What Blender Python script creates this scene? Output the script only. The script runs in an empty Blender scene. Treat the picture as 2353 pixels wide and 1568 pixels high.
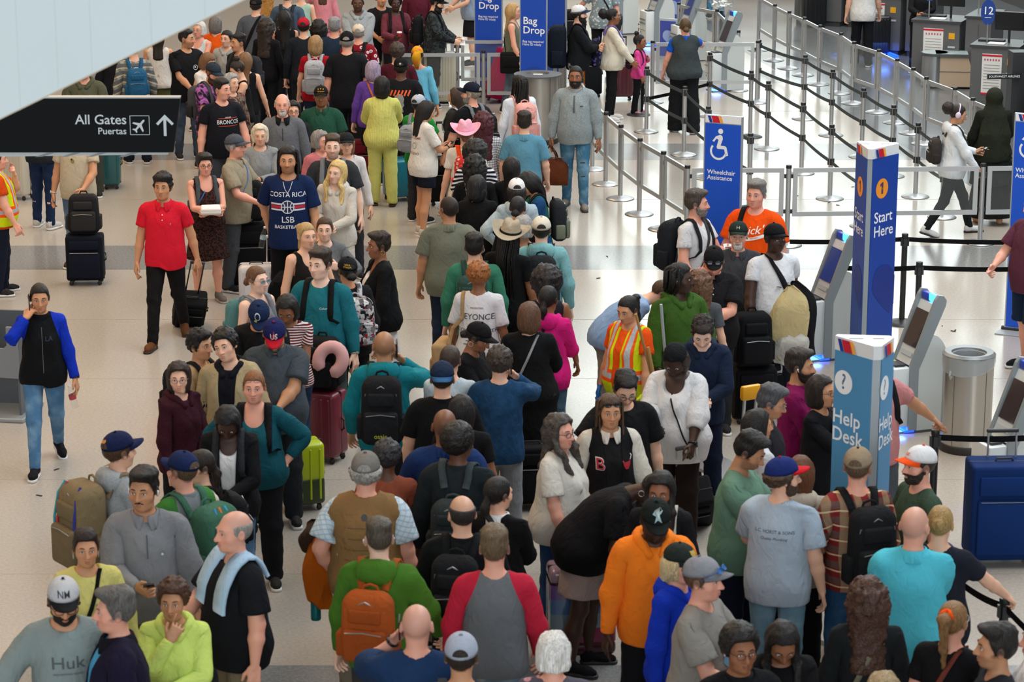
import bpy, bmesh, math, random
import numpy as np
from mathutils import Vector, Matrix
from mathutils.bvhtree import BVHTree
from mathutils.geometry import tessellate_polygon

# ---------------------------------------------------------------- camera, world, lights, exposure
SC = bpy.context.scene
COL = SC.collection
FPX, PITCH, CAMH = 6000.0, math.radians(15.0), 7.1
cam_d = bpy.data.cameras.new('camera'); cam = bpy.data.objects.new('camera', cam_d); COL.objects.link(cam)
cam_d.sensor_width = 36.0; cam_d.lens = FPX / 2353.0 * 36.0
cam_d.clip_start = 0.5; cam_d.clip_end = 400
cam.location = (0, 0, CAMH); cam.rotation_euler = (math.pi/2 - PITCH, 0, 0)
cam_d.dof.use_dof = True; cam_d.dof.focus_distance = 31.0; cam_d.dof.aperture_fstop = 5.0
SC.camera = cam
SC.view_settings.view_transform = 'Standard'; SC.view_settings.look = 'None'
SC.view_settings.exposure = 0.52; SC.view_settings.gamma = 1.0
SC.view_settings.use_curve_mapping = False

W = bpy.data.worlds.new('hall_light'); SC.world = W; W.use_nodes = True
W.node_tree.nodes['Background'].inputs[0].default_value = (0.92, 0.95, 1.0, 1)
W.node_tree.nodes['Background'].inputs[1].default_value = 0.20

def area(name, loc, size, energy, col, rot=(0, 0, 0)):
    l = bpy.data.lights.new(name, 'AREA'); l.shape = 'RECTANGLE'; l.size, l.size_y = size
    l.energy = energy; l.color = col
    o = bpy.data.objects.new(name, l); COL.objects.link(o); o.location = loc; o.rotation_euler = rot
    return o
area('ceiling_skylight', (7.5, 31, 15), (7, 36), 3300, (0.95, 0.98, 1.0))
area('ceiling_skylight', (13, 38, 15), (6, 26), 700, (0.95, 0.98, 1.0))
area('ceiling_downlight', (-7.0, 30, 13), (5, 30), 1650, (1.0, 0.69, 0.41))
area('window_wall', (2, -9, 9.5), (34, 9), 2700, (0.90, 0.96, 1.0), (math.radians(80), 0, 0))

# pixel of the photograph (2353 x 1568) -> point of the hall at height z
CT, ST = math.cos(PITCH), math.sin(PITCH)
def at(u, v, z=0.0):
    a = (u - 1176.5) / FPX; b = (v - 784.0) / FPX
    dx, dy, dz = a, CT - b*ST, -ST - b*CT
    k = (z - CAMH) / dz
    return Vector((dx*k, dy*k, z))
def at_y(u, v, Y):
    a = (u - 1176.5) / FPX; b = (v - 784.0) / FPX
    dx, dy, dz = a, CT - b*ST, -ST - b*CT
    k = Y / dy
    return Vector((dx*k, Y, CAMH + dz*k))
# ---------------------------------------------------------------- materials
def lin(h):
    if isinstance(h, str):
        h = h.lstrip('#'); c = [int(h[i:i+2], 16)/255 for i in (0, 2, 4)]
        return tuple(((x/12.92) if x <= .04045 else ((x+.055)/1.055)**2.4) for x in c) + (1,)
    return tuple(h[:3]) + (1,)
MATS = {}
def new_mat(name):
    m = bpy.data.materials.new(name); m.use_nodes = True
    return m, m.node_tree, m.node_tree.nodes['Principled BSDF']
def N(nt, t, **k):
    n = nt.nodes.new(t)
    for a, b in k.items():
        if a.startswith('i_'):
            key = a[2:]; key = int(key) if key.isdigit() else key.replace('_', ' ')
            n.inputs[key].default_value = b
        else: setattr(n, a, b)
    return n
def mat(col, rough=.5, metal=0.0, spec=.5, emit=0, alpha=1.0, trans=0.0, noise=0, bump=0, bscale=40, name=None, coat=0):
    key = ('m', col, rough, metal, spec, emit, alpha, trans, noise, bump, bscale, coat)
    if key in MATS: return MATS[key]
    m, nt, b = new_mat(name or 'surface')
    c = lin(col)
    b.inputs['Base Color'].default_value = c; b.inputs['Roughness'].default_value = rough
    b.inputs['Metallic'].default_value = metal; b.inputs['Specular IOR Level'].default_value = spec
    b.inputs['Alpha'].default_value = alpha; b.inputs['Transmission Weight'].default_value = trans
    b.inputs['Coat Weight'].default_value = coat
    if emit:
        b.inputs['Emission Color'].default_value = c; b.inputs['Emission Strength'].default_value = emit
    if noise or bump:
        tc = N(nt, 'ShaderNodeTexCoord'); nz = N(nt, 'ShaderNodeTexNoise', i_Scale=float(bscale), i_Detail=3.0)
        nt.links.new(tc.outputs['Object'], nz.inputs['Vector'])
        if noise:
            mx = N(nt, 'ShaderNodeMix', data_type='RGBA', blend_type='MIX')
            mx.inputs[6].default_value = tuple(x*(1-noise) for x in c[:3]) + (1,)
            mx.inputs[7].default_value = tuple(min(1, x*(1+noise)) for x in c[:3]) + (1,)
            nt.links.new(nz.outputs[0], mx.inputs[0]); nt.links.new(mx.outputs[2], b.inputs['Base Color'])
        if bump:
            bp = N(nt, 'ShaderNodeBump', i_Strength=float(bump), i_Distance=.01)
            nt.links.new(nz.outputs[0], bp.inputs['Height']); nt.links.new(bp.outputs[0], b.inputs['Normal'])
    MATS[key] = m
    return m
def skin_mat():
    if 'skin' in MATS: return MATS['skin']
    m, nt, b = new_mat('skin')
    a = N(nt, 'ShaderNodeAttribute', attribute_name='Col')
    nt.links.new(a.outputs['Color'], b.inputs['Base Color'])
    b.inputs['Roughness'].default_value = .5; b.inputs['Specular IOR Level'].default_value = .4
    MATS['skin'] = m
    return m
def hair_mat(col, kind='strand'):
    key = ('hair', col, kind)
    if key in MATS: return MATS[key]
    m, nt, b = new_mat('hair')
    a = N(nt, 'ShaderNodeAttribute', attribute_name='rest')
    mp = N(nt, 'ShaderNodeMapping')
    mp.inputs['Scale'].default_value = (160, 160, 14) if kind == 'strand' else (70, 70, 70)
    nz = N(nt, 'ShaderNodeTexNoise', i_Scale=1.0, i_Detail=2.0, i_Distortion=.6)
    nt.links.new(a.outputs['Vector'], mp.inputs[0]); nt.links.new(mp.outputs[0], nz.inputs['Vector'])
    c = lin(col)
    r = N(nt, 'ShaderNodeMapRange', i_1=.3, i_2=.7)
    nt.links.new(nz.outputs[0], r.inputs[0])
    mx = N(nt, 'ShaderNodeMix', data_type='RGBA')
    mx.inputs[6].default_value = tuple(x*.55 for x in c[:3]) + (1,)
    mx.inputs[7].default_value = tuple(min(1, x*1.35+.004) for x in c[:3]) + (1,)
    nt.links.new(r.outputs[0], mx.inputs[0]); nt.links.new(mx.outputs[2], b.inputs['Base Color'])
    bp = N(nt, 'ShaderNodeBump', i_Strength=.9, i_Distance=.008)
    nt.links.new(nz.outputs[0], bp.inputs['Height']); nt.links.new(bp.outputs[0], b.inputs['Normal'])
    b.inputs['Roughness'].default_value = .5; b.inputs['Specular IOR Level'].default_value = .35
    MATS[key] = m
    return m
def cloth(col, pat='plain', c2='#ffffff', c3='#000000', s=1.0, rough=.85):
    """woven or knitted fabric in the garment's own rest coordinates, with folds as fine relief"""
    key = ('cloth', col, pat, c2, c3, s, rough)
    if key in MATS: return MATS[key]
    m, nt, b = new_mat('fabric')
    L = nt.links.new
    a = N(nt, 'ShaderNodeAttribute', attribute_name='rest')
    sep = N(nt, 'ShaderNodeSeparateXYZ'); L(a.outputs['Vector'], sep.inputs[0])
    C1, C2, C3 = lin(col), lin(c2), lin(c3)
    def noise(scale, detail=2.0, dist=0.0, vec=None):
        n = N(nt, 'ShaderNodeTexNoise', i_Scale=scale, i_Detail=detail, i_Distortion=dist)
        L(vec or a.outputs['Vector'], n.inputs['Vector']); return n.outputs[0]
    def ramp(x, lo, hi):
        r = N(nt, 'ShaderNodeMapRange', i_1=lo, i_2=hi); L(x, r.inputs[0]); return r.outputs[0]
    def mix(f, A, B):
        x = N(nt, 'ShaderNodeMix', data_type='RGBA')
        if hasattr(f, 'links'): L(f, x.inputs[0])
        else: x.inputs[0].default_value = f
        for i, v in ((6, A), (7, B)):
            if hasattr(v, 'links'): L(v, x.inputs[i])
            else: x.inputs[i].default_value = v
        return x.outputs[2]
    def math_(op, x, y):
        n = N(nt, 'ShaderNodeMath', operation=op)
        for i, v in ((0, x), (1, y)):
            if v is None: continue
            if hasattr(v, 'links'): L(v, n.inputs[i])
            else: n.inputs[i].default_value = v
        return n.outputs[0]
    def bands(x, period, frac):
        return math_('LESS_THAN', math_('FRACT', math_('MULTIPLY', x, 1/period), None), frac)
    col_out = None
    if pat == 'plain':
        col_out = mix(noise(7.0), tuple(x*.9 for x in C1[:3])+(1,), tuple(min(1, x*1.08) for x in C1[:3])+(1,))
    elif pat == 'heather':
        col_out = mix(ramp(noise(170.0*s, 2.0), .35, .65), C1, C2)
    elif pat == 'denim':
        f = mix(ramp(noise(260.0, 1.0), .35, .65), tuple(x*.78 for x in C1[:3])+(1,), C1)
        col_out = mix(ramp(noise(5.0, 2.0), .48, .75), f, C2)
    elif pat == 'hstripe':
        col_out = mix(bands(sep.outputs[2], .022*s, .45), C1, C2)
    elif pat == 'plaid':
        X, Z = sep.outputs[0], sep.outputs[2]
        f1 = mix(math_('MULTIPLY', bands(Z, .10*s, .45), .75), C1, C2)
        f2 = mix(math_('MULTIPLY', bands(X, .10*s, .45), .6), f1, C3)
        col_out = mix(math_('MULTIPLY', bands(math_('ADD', Z, .02), .10*s, .1), .8), f2, (.75, .6, .35, 1))
    elif pat == 'checks':
        X, Z = sep.outputs[0], sep.outputs[2]
        f1 = mix(math_('MULTIPLY', bands(Z, .03*s, .3), .7), C1, C2)
        col_out = mix(math_('MULTIPLY', bands(X, .03*s, .3), .5), f1, C2)
    elif pat == 'blotch':
        f = mix(ramp(noise(13.0/s, 3.0, 1.0), .47, .55), C1, C2)
        col_out = mix(ramp(noise(17.0/s, 3.0, 1.5), .58, .63), f, C3)
    elif pat == 'floral':
        v = N(nt, 'ShaderNodeTexVoronoi', i_Scale=14.0/s); L(a.outputs['Vector'], v.inputs['Vector'])
        f = mix(math_('LESS_THAN', v.outputs['Distance'], .34), C1, C2)
        col_out = mix(math_('LESS_THAN', v.outputs['Distance'], .12), f, C3)
    elif pat == 'tiedye':
        f = mix(ramp(noise(8.0, 3.0, 2.0), .46, .6), C1, C2)
        col_out = mix(ramp(noise(6.0, 2.0, 1.0), .55, .7), f, C3)
    elif pat == 'leopard':
        v = N(nt, 'ShaderNodeTexVoronoi', i_Scale=42.0/s); L(a.outputs['Vector'], v.inputs['Vector'])
        d = v.outputs['Distance']
        col_out = mix(math_('MULTIPLY', math_('GREATER_THAN', d, .22), math_('LESS_THAN', d, .5)), C1, C2)
    elif pat == 'raglan':      # sleeves of another colour than the body
        x = math_('ABSOLUTE', sep.outputs[0], None)
        e = math_('ADD', x, math_('MULTIPLY', sep.outputs[2], .38))
        col_out = mix(math_('GREATER_THAN', e, .655), C1, C2)
    elif pat == 'sleeves':     # set-in sleeves of another colour
        x = math_('ABSOLUTE', sep.outputs[0], None)
        col_out = mix(math_('GREATER_THAN', math_('ADD', x, math_('MULTIPLY', sep.outputs[2], .38)), .705), C1, C2)
    elif pat == 'sides':       # panels at the sides and shoulders
        x = math_('ABSOLUTE', sep.outputs[0], None)
        f = ramp(noise(5.0), .0, 1.0)
        col_out = mix(math_('GREATER_THAN', math_('ADD', x, math_('MULTIPLY', f, .12)), .19), C1, C2)
    elif pat == 'rib':
        w = N(nt, 'ShaderNodeMath', operation='SINE'); L(math_('MULTIPLY', sep.outputs[0], 330.0), w.inputs[0])
        col_out = mix(ramp(w.outputs[0], -1.0, 1.0), tuple(x*.78 for x in C1[:3])+(1,), C1)
    elif pat == 'hivis':
        Z = sep.outputs[2]; X = math_('ABSOLUTE', sep.outputs[0], None)
        def rng(v, lo, hi): return math_('MULTIPLY', math_('GREATER_THAN', v, lo), math_('LESS_THAN', v, hi))
        o1 = math_('MAXIMUM', rng(Z, .98, 1.10), math_('MULTIPLY', rng(X, .065, .145), math_('GREATER_THAN', Z, 1.04)))
        o2 = math_('MAXIMUM', rng(Z, 1.015, 1.065), math_('MULTIPLY', rng(X, .085, .125), math_('GREATER_THAN', Z, 1.04)))
        col_out = mix(o2, mix(o1, C1, C2), C3)
    elif pat == 'tile':        # comic-like printed panels
        v = N(nt, 'ShaderNodeTexVoronoi', i_Scale=22.0/s, distance='CHEBYCHEV'); L(a.outputs['Vector'], v.inputs['Vector'])
        f = mix(ramp(v.outputs['Color'], .3, .7), C1, C2)
        col_out = mix(math_('GREATER_THAN', noise(26.0/s), .63), f, C3)
    else:
        col_out = C1
    if hasattr(col_out, 'links'): L(col_out, b.inputs['Base Color'])
    else: b.inputs['Base Color'].default_value = col_out
    mp = N(nt, 'ShaderNodeMapping'); mp.inputs['Scale'].default_value = (15, 15, 8)
    L(a.outputs['Vector'], mp.inputs[0])
    f = noise(1.0, 2.0, 1.4, mp.outputs[0])
    bp = N(nt, 'ShaderNodeBump', i_Strength=.8, i_Distance=.016); L(f, bp.inputs['Height'])
    L(bp.outputs[0], b.inputs['Normal'])
    b.inputs['Roughness'].default_value = rough; b.inputs['Specular IOR Level'].default_value = .14
    MATS[key] = m
    return m
# ---------------------------------------------------------------- mesh helpers
def obj(name, me, parent=None, m=None):
    o = bpy.data.objects.new(name, me); COL.objects.link(o)
    if parent is not None: o.parent = parent
    if m is not None and me is not None and not me.materials:
        for x in (m if isinstance(m, (list, tuple)) else [m]): me.materials.append(x)
    return o
def tag(o, label=None, cat=None, group=None, kind=None):
    if label: o['label'] = label
    if cat: o['category'] = cat
    if group: o['group'] = group
    if kind: o['kind'] = kind
    return o
def thing(name, label, cat, loc=(0, 0, 0), rz=0.0, group=None):
    o = bpy.data.objects.new(name, None); COL.objects.link(o); o.location = loc; o.rotation_euler = (0, 0, rz)
    o.empty_display_size = .1
    return tag(o, label, cat, group)
def copy_tree(o, loc=None, rz=None, label=None, parent=None):
    c = o.copy(); COL.objects.link(c); c.parent = parent
    for ch in list(o.children): copy_tree(ch, parent=c)
    if loc is not None: c.location = loc
    if rz is not None: c.rotation_euler = (0, 0, rz)
    if label: c['label'] = label
    return c
def mesh_np(name, V, F, smooth=True, mi=None, rest=None, col=None):
    """F: (n,3) or (n,4) int array, or list of such arrays"""
    me = bpy.data.meshes.new(name)
    if not isinstance(F, list): F = [F]
    F = [f for f in F if len(f)]
    nl = sum(f.size for f in F); nf = sum(len(f) for f in F)
    me.vertices.add(len(V)); me.vertices.foreach_set('co', np.ascontiguousarray(V, np.float32).ravel())
    me.loops.add(nl); me.loops.foreach_set('vertex_index', np.concatenate([f.ravel() for f in F]).astype(np.int32))
    me.polygons.add(nf)
    tot = np.concatenate([np.full(len(f), f.shape[1]) for f in F]); st = np.concatenate([[0], np.cumsum(tot)[:-1]])
    me.polygons.foreach_set('loop_start', st.astype(np.int32))
    if mi is not None: me.polygons.foreach_set('material_index', np.asarray(mi, np.int32))
    me.update(calc_edges=True)
    if smooth: me.polygons.foreach_set('use_smooth', np.ones(nf, bool))
    if rest is not None:
        at_ = me.attributes.new('rest', 'FLOAT_VECTOR', 'POINT'); at_.data.foreach_set('vector', np.ascontiguousarray(rest, np.float32).ravel())
    if col is not None:
        at_ = me.attributes.new('Col', 'FLOAT_COLOR', 'POINT'); at_.data.foreach_set('color', np.ascontiguousarray(col, np.float32).ravel())
    return me
class MB:
    """collects simple shapes into one mesh"""
    def __init__(s): s.v = []; s.f = []; s.m = []; s.cur = 0
    def add(s, V, F):
        o = len(s.v); s.v += [tuple(x) for x in V]; s.f += [tuple(i+o for i in f) for f in F]; s.m += [s.cur]*len(F)
        return s
    def box(s, c, d, rz=0.0, M=None):
        x, y, z = d[0]/2, d[1]/2, d[2]/2
        V = [Vector((a*x, b*y, e*z)) for a in (-1, 1) for b in (-1, 1) for e in (-1, 1)]
        R = M if M is not None else Matrix.Rotation(rz, 3, 'Z')
        V = [R @ p + Vector(c) for p in V]
        return s.add(V, [(0, 1, 3, 2), (4, 6, 7, 5), (0, 4, 5, 1), (2, 3, 7, 6), (0, 2, 6, 4), (1, 5, 7, 3)])
    def rbox(s, c, d, r=.02, n=2, M=None, taper=1.0):
        """box with rounded vertical edges and eased rims: stacked rounded-rectangle rings"""
        w, dp, h = d; r = min(r, w/2-1e-4, dp/2-1e-4, h/2-1e-4)
        rings = []
        for i in range(n+1):
            a = math.pi/2*i/n; rings.append((-h/2 + r*(1-math.cos(a)), -r*(1-math.sin(a))))
        rings += [(-z, o) for z, o in reversed(rings)]
        V, F = [], []
        k = 4*(n+1)
        for z, o in rings:
            tp = 1 + (taper-1)*(z+h/2)/h
            for q, (sx, sy) in enumerate(((1, 1), (-1, 1), (-1, -1), (1, -1))):
                for i in range(n+1):
                    a = math.pi/2*(q + i/n)
                    rr = max(r+o, 1e-4)
                    V.append(Vector((((w/2-r)*sx + rr*math.cos(a))*tp, ((dp/2-r)*sy + rr*math.sin(a))*tp, z)))
        for j in range(len(rings)-1):
            for i in range(k):
                F.append((j*k+i, j*k+(i+1) % k, (j+1)*k+(i+1) % k, (j+1)*k+i))
        F.append(tuple(range(k-1, -1, -1))); F.append(tuple((len(rings)-1)*k+i for i in range(k)))
        c = Vector(c)
        V = [(M @ p if M is not None else p) + c for p in V]
        return s.add(V, F)
    def tube(s, pts, r, n=8, cap=True, flat=None):
        pts = [Vector(p) for p in pts]; rs = r if isinstance(r, (list, tuple)) else [r]*len(pts)
        V, F = [], []; up = Vector((0, 0, 1))
        for i, p in enumerate(pts):
            t = (pts[min(i+1, len(pts)-1)] - pts[max(i-1, 0)]).normalized()
            a = t.cross(up)
            if a.length < 1e-3: a = t.cross(Vector((0, 1, 0)))
            a.normalize(); b = a.cross(t).normalized()
            for k in range(n):
                w = 2*math.pi*k/n
                V.append(p + a*math.cos(w)*rs[i]*(flat[0] if flat else 1) + b*math.sin(w)*rs[i]*(flat[1] if flat else 1))
        for i in range(len(pts)-1):
            for k in range(n): F.append((i*n+k, i*n+(k+1) % n, (i+1)*n+(k+1) % n, (i+1)*n+k))
        if cap: F.append(tuple(range(n-1, -1, -1))); F.append(tuple((len(pts)-1)*n+k for k in range(n)))
        return s.add(V, F)
    def lathe(s, prof, n=24, c=(0, 0, 0), caps=True):
        V, F = [], []
        for r, z in prof:
            for k in range(n):
                w = 2*math.pi*k/n; V.append((c[0]+r*math.cos(w), c[1]+r*math.sin(w), c[2]+z))
        for i in range(len(prof)-1):
            for k in range(n): F.append((i*n+k, i*n+(k+1) % n, (i+1)*n+(k+1) % n, (i+1)*n+k))
        if caps: F.append(tuple(range(n-1, -1, -1))); F.append(tuple((len(prof)-1)*n+k for k in range(n)))
        return s.add(V, F)
    def prism(s, poly, depth, M=None):
        """polygon in xz (list of (x,z)), extruded along y by +-depth/2"""
        n = len(poly)
        V = [Vector((x, -depth/2, z)) for x, z in poly] + [Vector((x, depth/2, z)) for x, z in poly]
        if M is not None: V = [M @ p for p in V]
        F = [tuple(range(n)), tuple(range(2*n-1, n-1, -1))] + [(i, i+n, (i+1) % n+n, (i+1) % n) for i in range(n)]
        return s.add(V, F)
    def mesh(s, name='mesh', smooth=False):
        me = bpy.data.meshes.new(name); me.from_pydata([tuple(v) for v in s.v], [], s.f)
        me.polygons.foreach_set('material_index', s.m)
        if smooth:
            me.polygons.foreach_set('use_smooth', [True]*len(s.f)); me.set_sharp_from_angle(angle=.7)
        me.update()
        return me
    def build(s, name, m, parent=None, smooth=False): return obj(name, s.mesh(name, smooth), parent, m)
TXT = {}
def eval_mesh(o):
    """evaluated geometry of one object, worked out in a scene of its own"""
    sc = bpy.data.scenes.new('workbench'); sc.collection.objects.link(o); vl = sc.view_layers[0]; vl.update()
    e = o.evaluated_get(vl.depsgraph); me = bpy.data.meshes.new_from_object(e)
    bpy.data.scenes.remove(sc)
    return me
def text_mesh(txt, size=1.0, bold=0.0, align='CENTER', spacing=1.0, sx=1.0, shear=0.0):
    """flat triangulated lettering in the xz plane: returns verts (n,2), faces"""
    key = (txt, size, bold, align, spacing, sx, shear)
    if key in TXT: return TXT[key]
    c = bpy.data.curves.new('t', 'FONT'); c.body = txt; c.size = size; c.align_x = align; c.align_y = 'CENTER'
    c.offset = bold*size; c.space_character = spacing; c.resolution_u = 3; c.shear = shear; c.space_line = .9
    o = bpy.data.objects.new('t', c)
    me = eval_mesh(o)
    bm = bmesh.new(); bm.from_mesh(me); bmesh.ops.triangulate(bm, faces=bm.faces)
    V = np.array([(v.co.x*sx, v.co.y) for v in bm.verts]); F = np.array([[v.index for v in f.verts] for f in bm.faces])
    bm.free(); bpy.data.objects.remove(o); bpy.data.curves.remove(c); bpy.data.meshes.remove(me)
    TXT[key] = (V, F)
    return TXT[key]
def flat_poly(poly):
    """any simple polygon -> triangulated verts, faces"""
    F = tessellate_polygon([[Vector((x, z, 0)) for x, z in poly]])
    return np.array(poly, float), np.array([tuple(f) for f in F])
def disc(r, n=24, cx=0, cz=0): return flat_poly([(cx+r*math.cos(2*math.pi*i/n), cz+r*math.sin(2*math.pi*i/n)) for i in range(n)])
def ring(r0, r1, n=24, a0=0.0, a1=2*math.pi, cx=0, cz=0):
    V, F = [], []
    for i in range(n+1):
        a = a0+(a1-a0)*i/n
        V += [(cx+r0*math.cos(a), cz+r0*math.sin(a)), (cx+r1*math.cos(a), cz+r1*math.sin(a))]
    for i in range(n): F += [(2*i, 2*i+1, 2*i+3), (2*i, 2*i+3, 2*i+2)]
    return np.array(V), np.array(F)
def stroke(pts, w):
    """polyline with width in the plane"""
    V, F = [], []; p = [np.array(q, float) for q in pts]
    for i in range(len(p)):
        t = p[min(i+1, len(p)-1)] - p[max(i-1, 0)]; t /= np.linalg.norm(t)+1e-9; n = np.array((-t[1], t[0]))*w/2
        V += [p[i]+n, p[i]-n]
    for i in range(len(p)-1): F += [(2*i, 2*i+1, 2*i+3), (2*i, 2*i+3, 2*i+2)]
    return np.array(V), np.array(F)
def join2d(items):
    V, F, o = [], [], 0
    for v, f, *sh in items:
        v = np.array(v, float)
        if sh: v = v + np.array(sh[0])
        V.append(v); F.append(np.array(f)+o); o += len(v)
    return np.concatenate(V), np.concatenate(F)
def sign_print(name, vf, m, parent, loc, M=None):
    """flat print laid on a plane: x,z in the plane, standing just proud of it"""
    V, F = vf
    P = np.zeros((len(V), 3)); P[:, 0] = V[:, 0]; P[:, 2] = V[:, 1]
    if M is not None: P = P @ np.array(M.to_3x3()).T
    P = P + np.array(loc)
    return obj(name, mesh_np(name, P, F, smooth=False), parent, m)
# ---------------------------------------------------------------- the hall
def floor_mat(c1, c2, name):
    m, nt, b = new_mat(name); L = nt.links.new
    tc = N(nt, 'ShaderNodeTexCoord')
    n1 = N(nt, 'ShaderNodeTexNoise', i_Scale=38.0, i_Detail=3.0); L(tc.outputs['Object'], n1.inputs['Vector'])
    v = N(nt, 'ShaderNodeTexVoronoi', i_Scale=75.0); L(tc.outputs['Object'], v.inputs['Vector'])
    n2 = N(nt, 'ShaderNodeTexNoise', i_Scale=.35, i_Detail=3.0); L(tc.outputs['Object'], n2.inputs['Vector'])
    r = N(nt, 'ShaderNodeMapRange', i_1=.36, i_2=.64); L(n1.outputs[0], r.inputs[0])
    mx = N(nt, 'ShaderNodeMix', data_type='RGBA'); mx.inputs[6].default_value = lin(c1); mx.inputs[7].default_value = lin(c2); L(r.outputs[0], mx.inputs[0])
    ma = N(nt, 'ShaderNodeMath', operation='LESS_THAN', i_1=.10); L(v.outputs['Distance'], ma.inputs[0])
    mx2 = N(nt, 'ShaderNodeMix', data_type='RGBA'); mx2.inputs[7].default_value = tuple(x*.72 for x in lin(c1)[:3])+(1,); L(mx.outputs[2], mx2.inputs[6])
    ml = N(nt, 'ShaderNodeMath', operation='MULTIPLY', i_1=.5); L(ma.outputs[0], ml.inputs[0]); L(ml.outputs[0], mx2.inputs[0])
    mx3 = N(nt, 'ShaderNodeMix', data_type='RGBA', blend_type='MULTIPLY'); mx3.inputs[7].default_value = (.90, .89, .88, 1); L(mx2.outputs[2], mx3.inputs[6])
    r2 = N(nt, 'ShaderNodeMapRange', i_1=.42, i_2=.7); L(n2.outputs[0], r2.inputs[0]); L(r2.outputs[0], mx3.inputs[0])
    L(mx3.outputs[2], b.inputs['Base Color'])
    r3 = N(nt, 'ShaderNodeMapRange', i_1=.3, i_2=.7, i_3=.13, i_4=.26); L(n2.outputs[0], r3.inputs[0]); L(r3.outputs[0], b.inputs['Roughness'])
    b.inputs['Specular IOR Level'].default_value = .5
    return m
M_FLOOR = floor_mat('#a9a297', '#b3ada3', 'pale_terrazzo'); M_BAND = floor_mat('#777877', '#8a8b89', 'grey_terrazzo'); M_DARKF = floor_mat('#585c5f', '#66696c', 'slate_terrazzo')
fl = tag(MB().box((0, 35, -.05), (60, 80, .1)).build('floor', M_FLOOR), kind='structure', label='pale polished terrazzo floor of the check-in hall')
DIAG = [at(1746, 140), at(2245, 437)]
def band(y0, y1, label):
    d = (DIAG[1]-DIAG[0]); x = DIAG[0].x+d.x/d.y*((y0+y1)/2-DIAG[0].y) if y1 > 32 else 30
    b = MB().add([(-30, y0, .0004), (30, y0, .0004), (30, y1, .0004), (-30, y1, .0004)], [(0, 1, 2, 3)]).build('floor_band', M_BAND, fl)
for y0, y1 in ((29.72, 30.98), (36.41, 37.67), (15.8, 17.50), (43.1, 44.4)): band(y0, y1, '')
d_ = (DIAG[0]-DIAG[1]).normalized(); a_, b_ = DIAG[1]-d_*30, DIAG[0]+d_*30
MB().add([(a_.x, a_.y, .0008), (30, a_.y, .0008), (30, 75, .0008), (b_.x, b_.y, .0008)], [(0, 1, 2, 3)]).build('floor_band', M_DARKF, fl)
jm = mat('#938d83', .5)
for y in (25.05, 27.4, 33.7, 40.4, 21.8, 19.4): MB().box((0, y, .0006), (60, .006, .0012)).build('joint', jm, fl)
for x in (-7.5, -2.5, 2.5, 7.5): MB().box((x, 35, .0007), (.006, 80, .0012)).build('joint', jm, fl)

STEEL = mat('#b9bbbc', .32, .85); SATIN = mat('#b4b7b8', .36, .75); BLACKP = mat('#16181a', .45); BELT = cloth('#465053', 'plain'); BELTK = cloth('#0d0e0f', 'plain')
GREYP = mat('#9aa2a6', .45); WHITEP = mat('#d6dcdd', .45)
def glass_mat():
    m, nt, b = new_mat('barrier_glass'); L = nt.links.new
    tr = N(nt, 'ShaderNodeBsdfTransparent'); tr.inputs[0].default_value = (.955, .965, .965, 1)
    gl = N(nt, 'ShaderNodeBsdfGlossy', i_Roughness=.06); gl.inputs[0].default_value = (.9, .95, .95, 1)
    df = N(nt, 'ShaderNodeBsdfDiffuse'); df.inputs[0].default_value = (.75, .78, .78, 1)
    lw = N(nt, 'ShaderNodeLayerWeight', i_Blend=.25); fr = N(nt, 'ShaderNodeMath', operation='MULTIPLY', i_1=.16); L(lw.outputs['Facing'], fr.inputs[0])
    m1 = N(nt, 'ShaderNodeMixShader', i_0=.03); L(tr.outputs[0], m1.inputs[1]); L(df.outputs[0], m1.inputs[2])
    m2 = N(nt, 'ShaderNodeMixShader'); L(fr.outputs[0], m2.inputs[0]); L(m1.outputs[0], m2.inputs[1]); L(gl.outputs[0], m2.inputs[2])
    L(m2.outputs[0], nt.nodes['Material Output'].inputs[0])
    return m
GLASS = glass_mat()
# ---- stanchions and barrier panels
ORD = ['first', 'second', 'third', 'fourth', 'fifth', 'sixth', 'seventh', 'eighth', 'ninth', 'tenth', 'eleventh', 'twelfth', 'thirteenth', 'fourteenth', 'fifteenth']
me_base = MB().lathe([(.178, 0), (.180, .006), (.176, .012), (.12, .030), (.05, .044), (.036, .050)], 32).mesh('base', True)
me_foot = MB().lathe([(.184, 0), (.186, .004), (.182, .0055)], 32).mesh('foot_ring', True)
me_post = MB().lathe([(.031, .045), (.031, .955)], 20).mesh('post', True)
me_cap = MB().lathe([(.033, .952), (.035, .956), (.035, .985), (.032, .992), (.0, .993)], 20, caps=False).mesh('cap', True)
mb_ = MB(); mb_.box((0, -.035, .90), (.036, .018, .085)); mb_.box((0, .035, .90), (.036, .018, .085)); mb_.box((.035, 0, .90), (.018, .036, .085)); mb_.box((-.035, 0, .90), (.018, .036, .085))
me_cas = mb_.mesh('belt_cassette'); mb_ = MB(); mb_.v = [(v[0], v[1], v[2]-.40) for v in MB().add(me_cas.vertices and [v.co for v in me_cas.vertices], []).v]; mb_.f = [tuple(p.vertices) for p in me_cas.polygons]; mb_.m = [0]*len(mb_.f); me_cas2 = mb_.mesh('belt_cassette')
for me, m in ((me_base, SATIN), (me_foot, mat('#2c2e30', .6)), (me_post, SATIN), (me_cap, BLACKP), (me_cas, BLACKP), (me_cas2, BLACKP)): me.materials.append(m)
def black_copy(me):
    c = me.copy(); c.materials.clear(); c.materials.append(BLACKP); return c
me_bb, me_bp = black_copy(me_base), black_copy(me_post)
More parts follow.
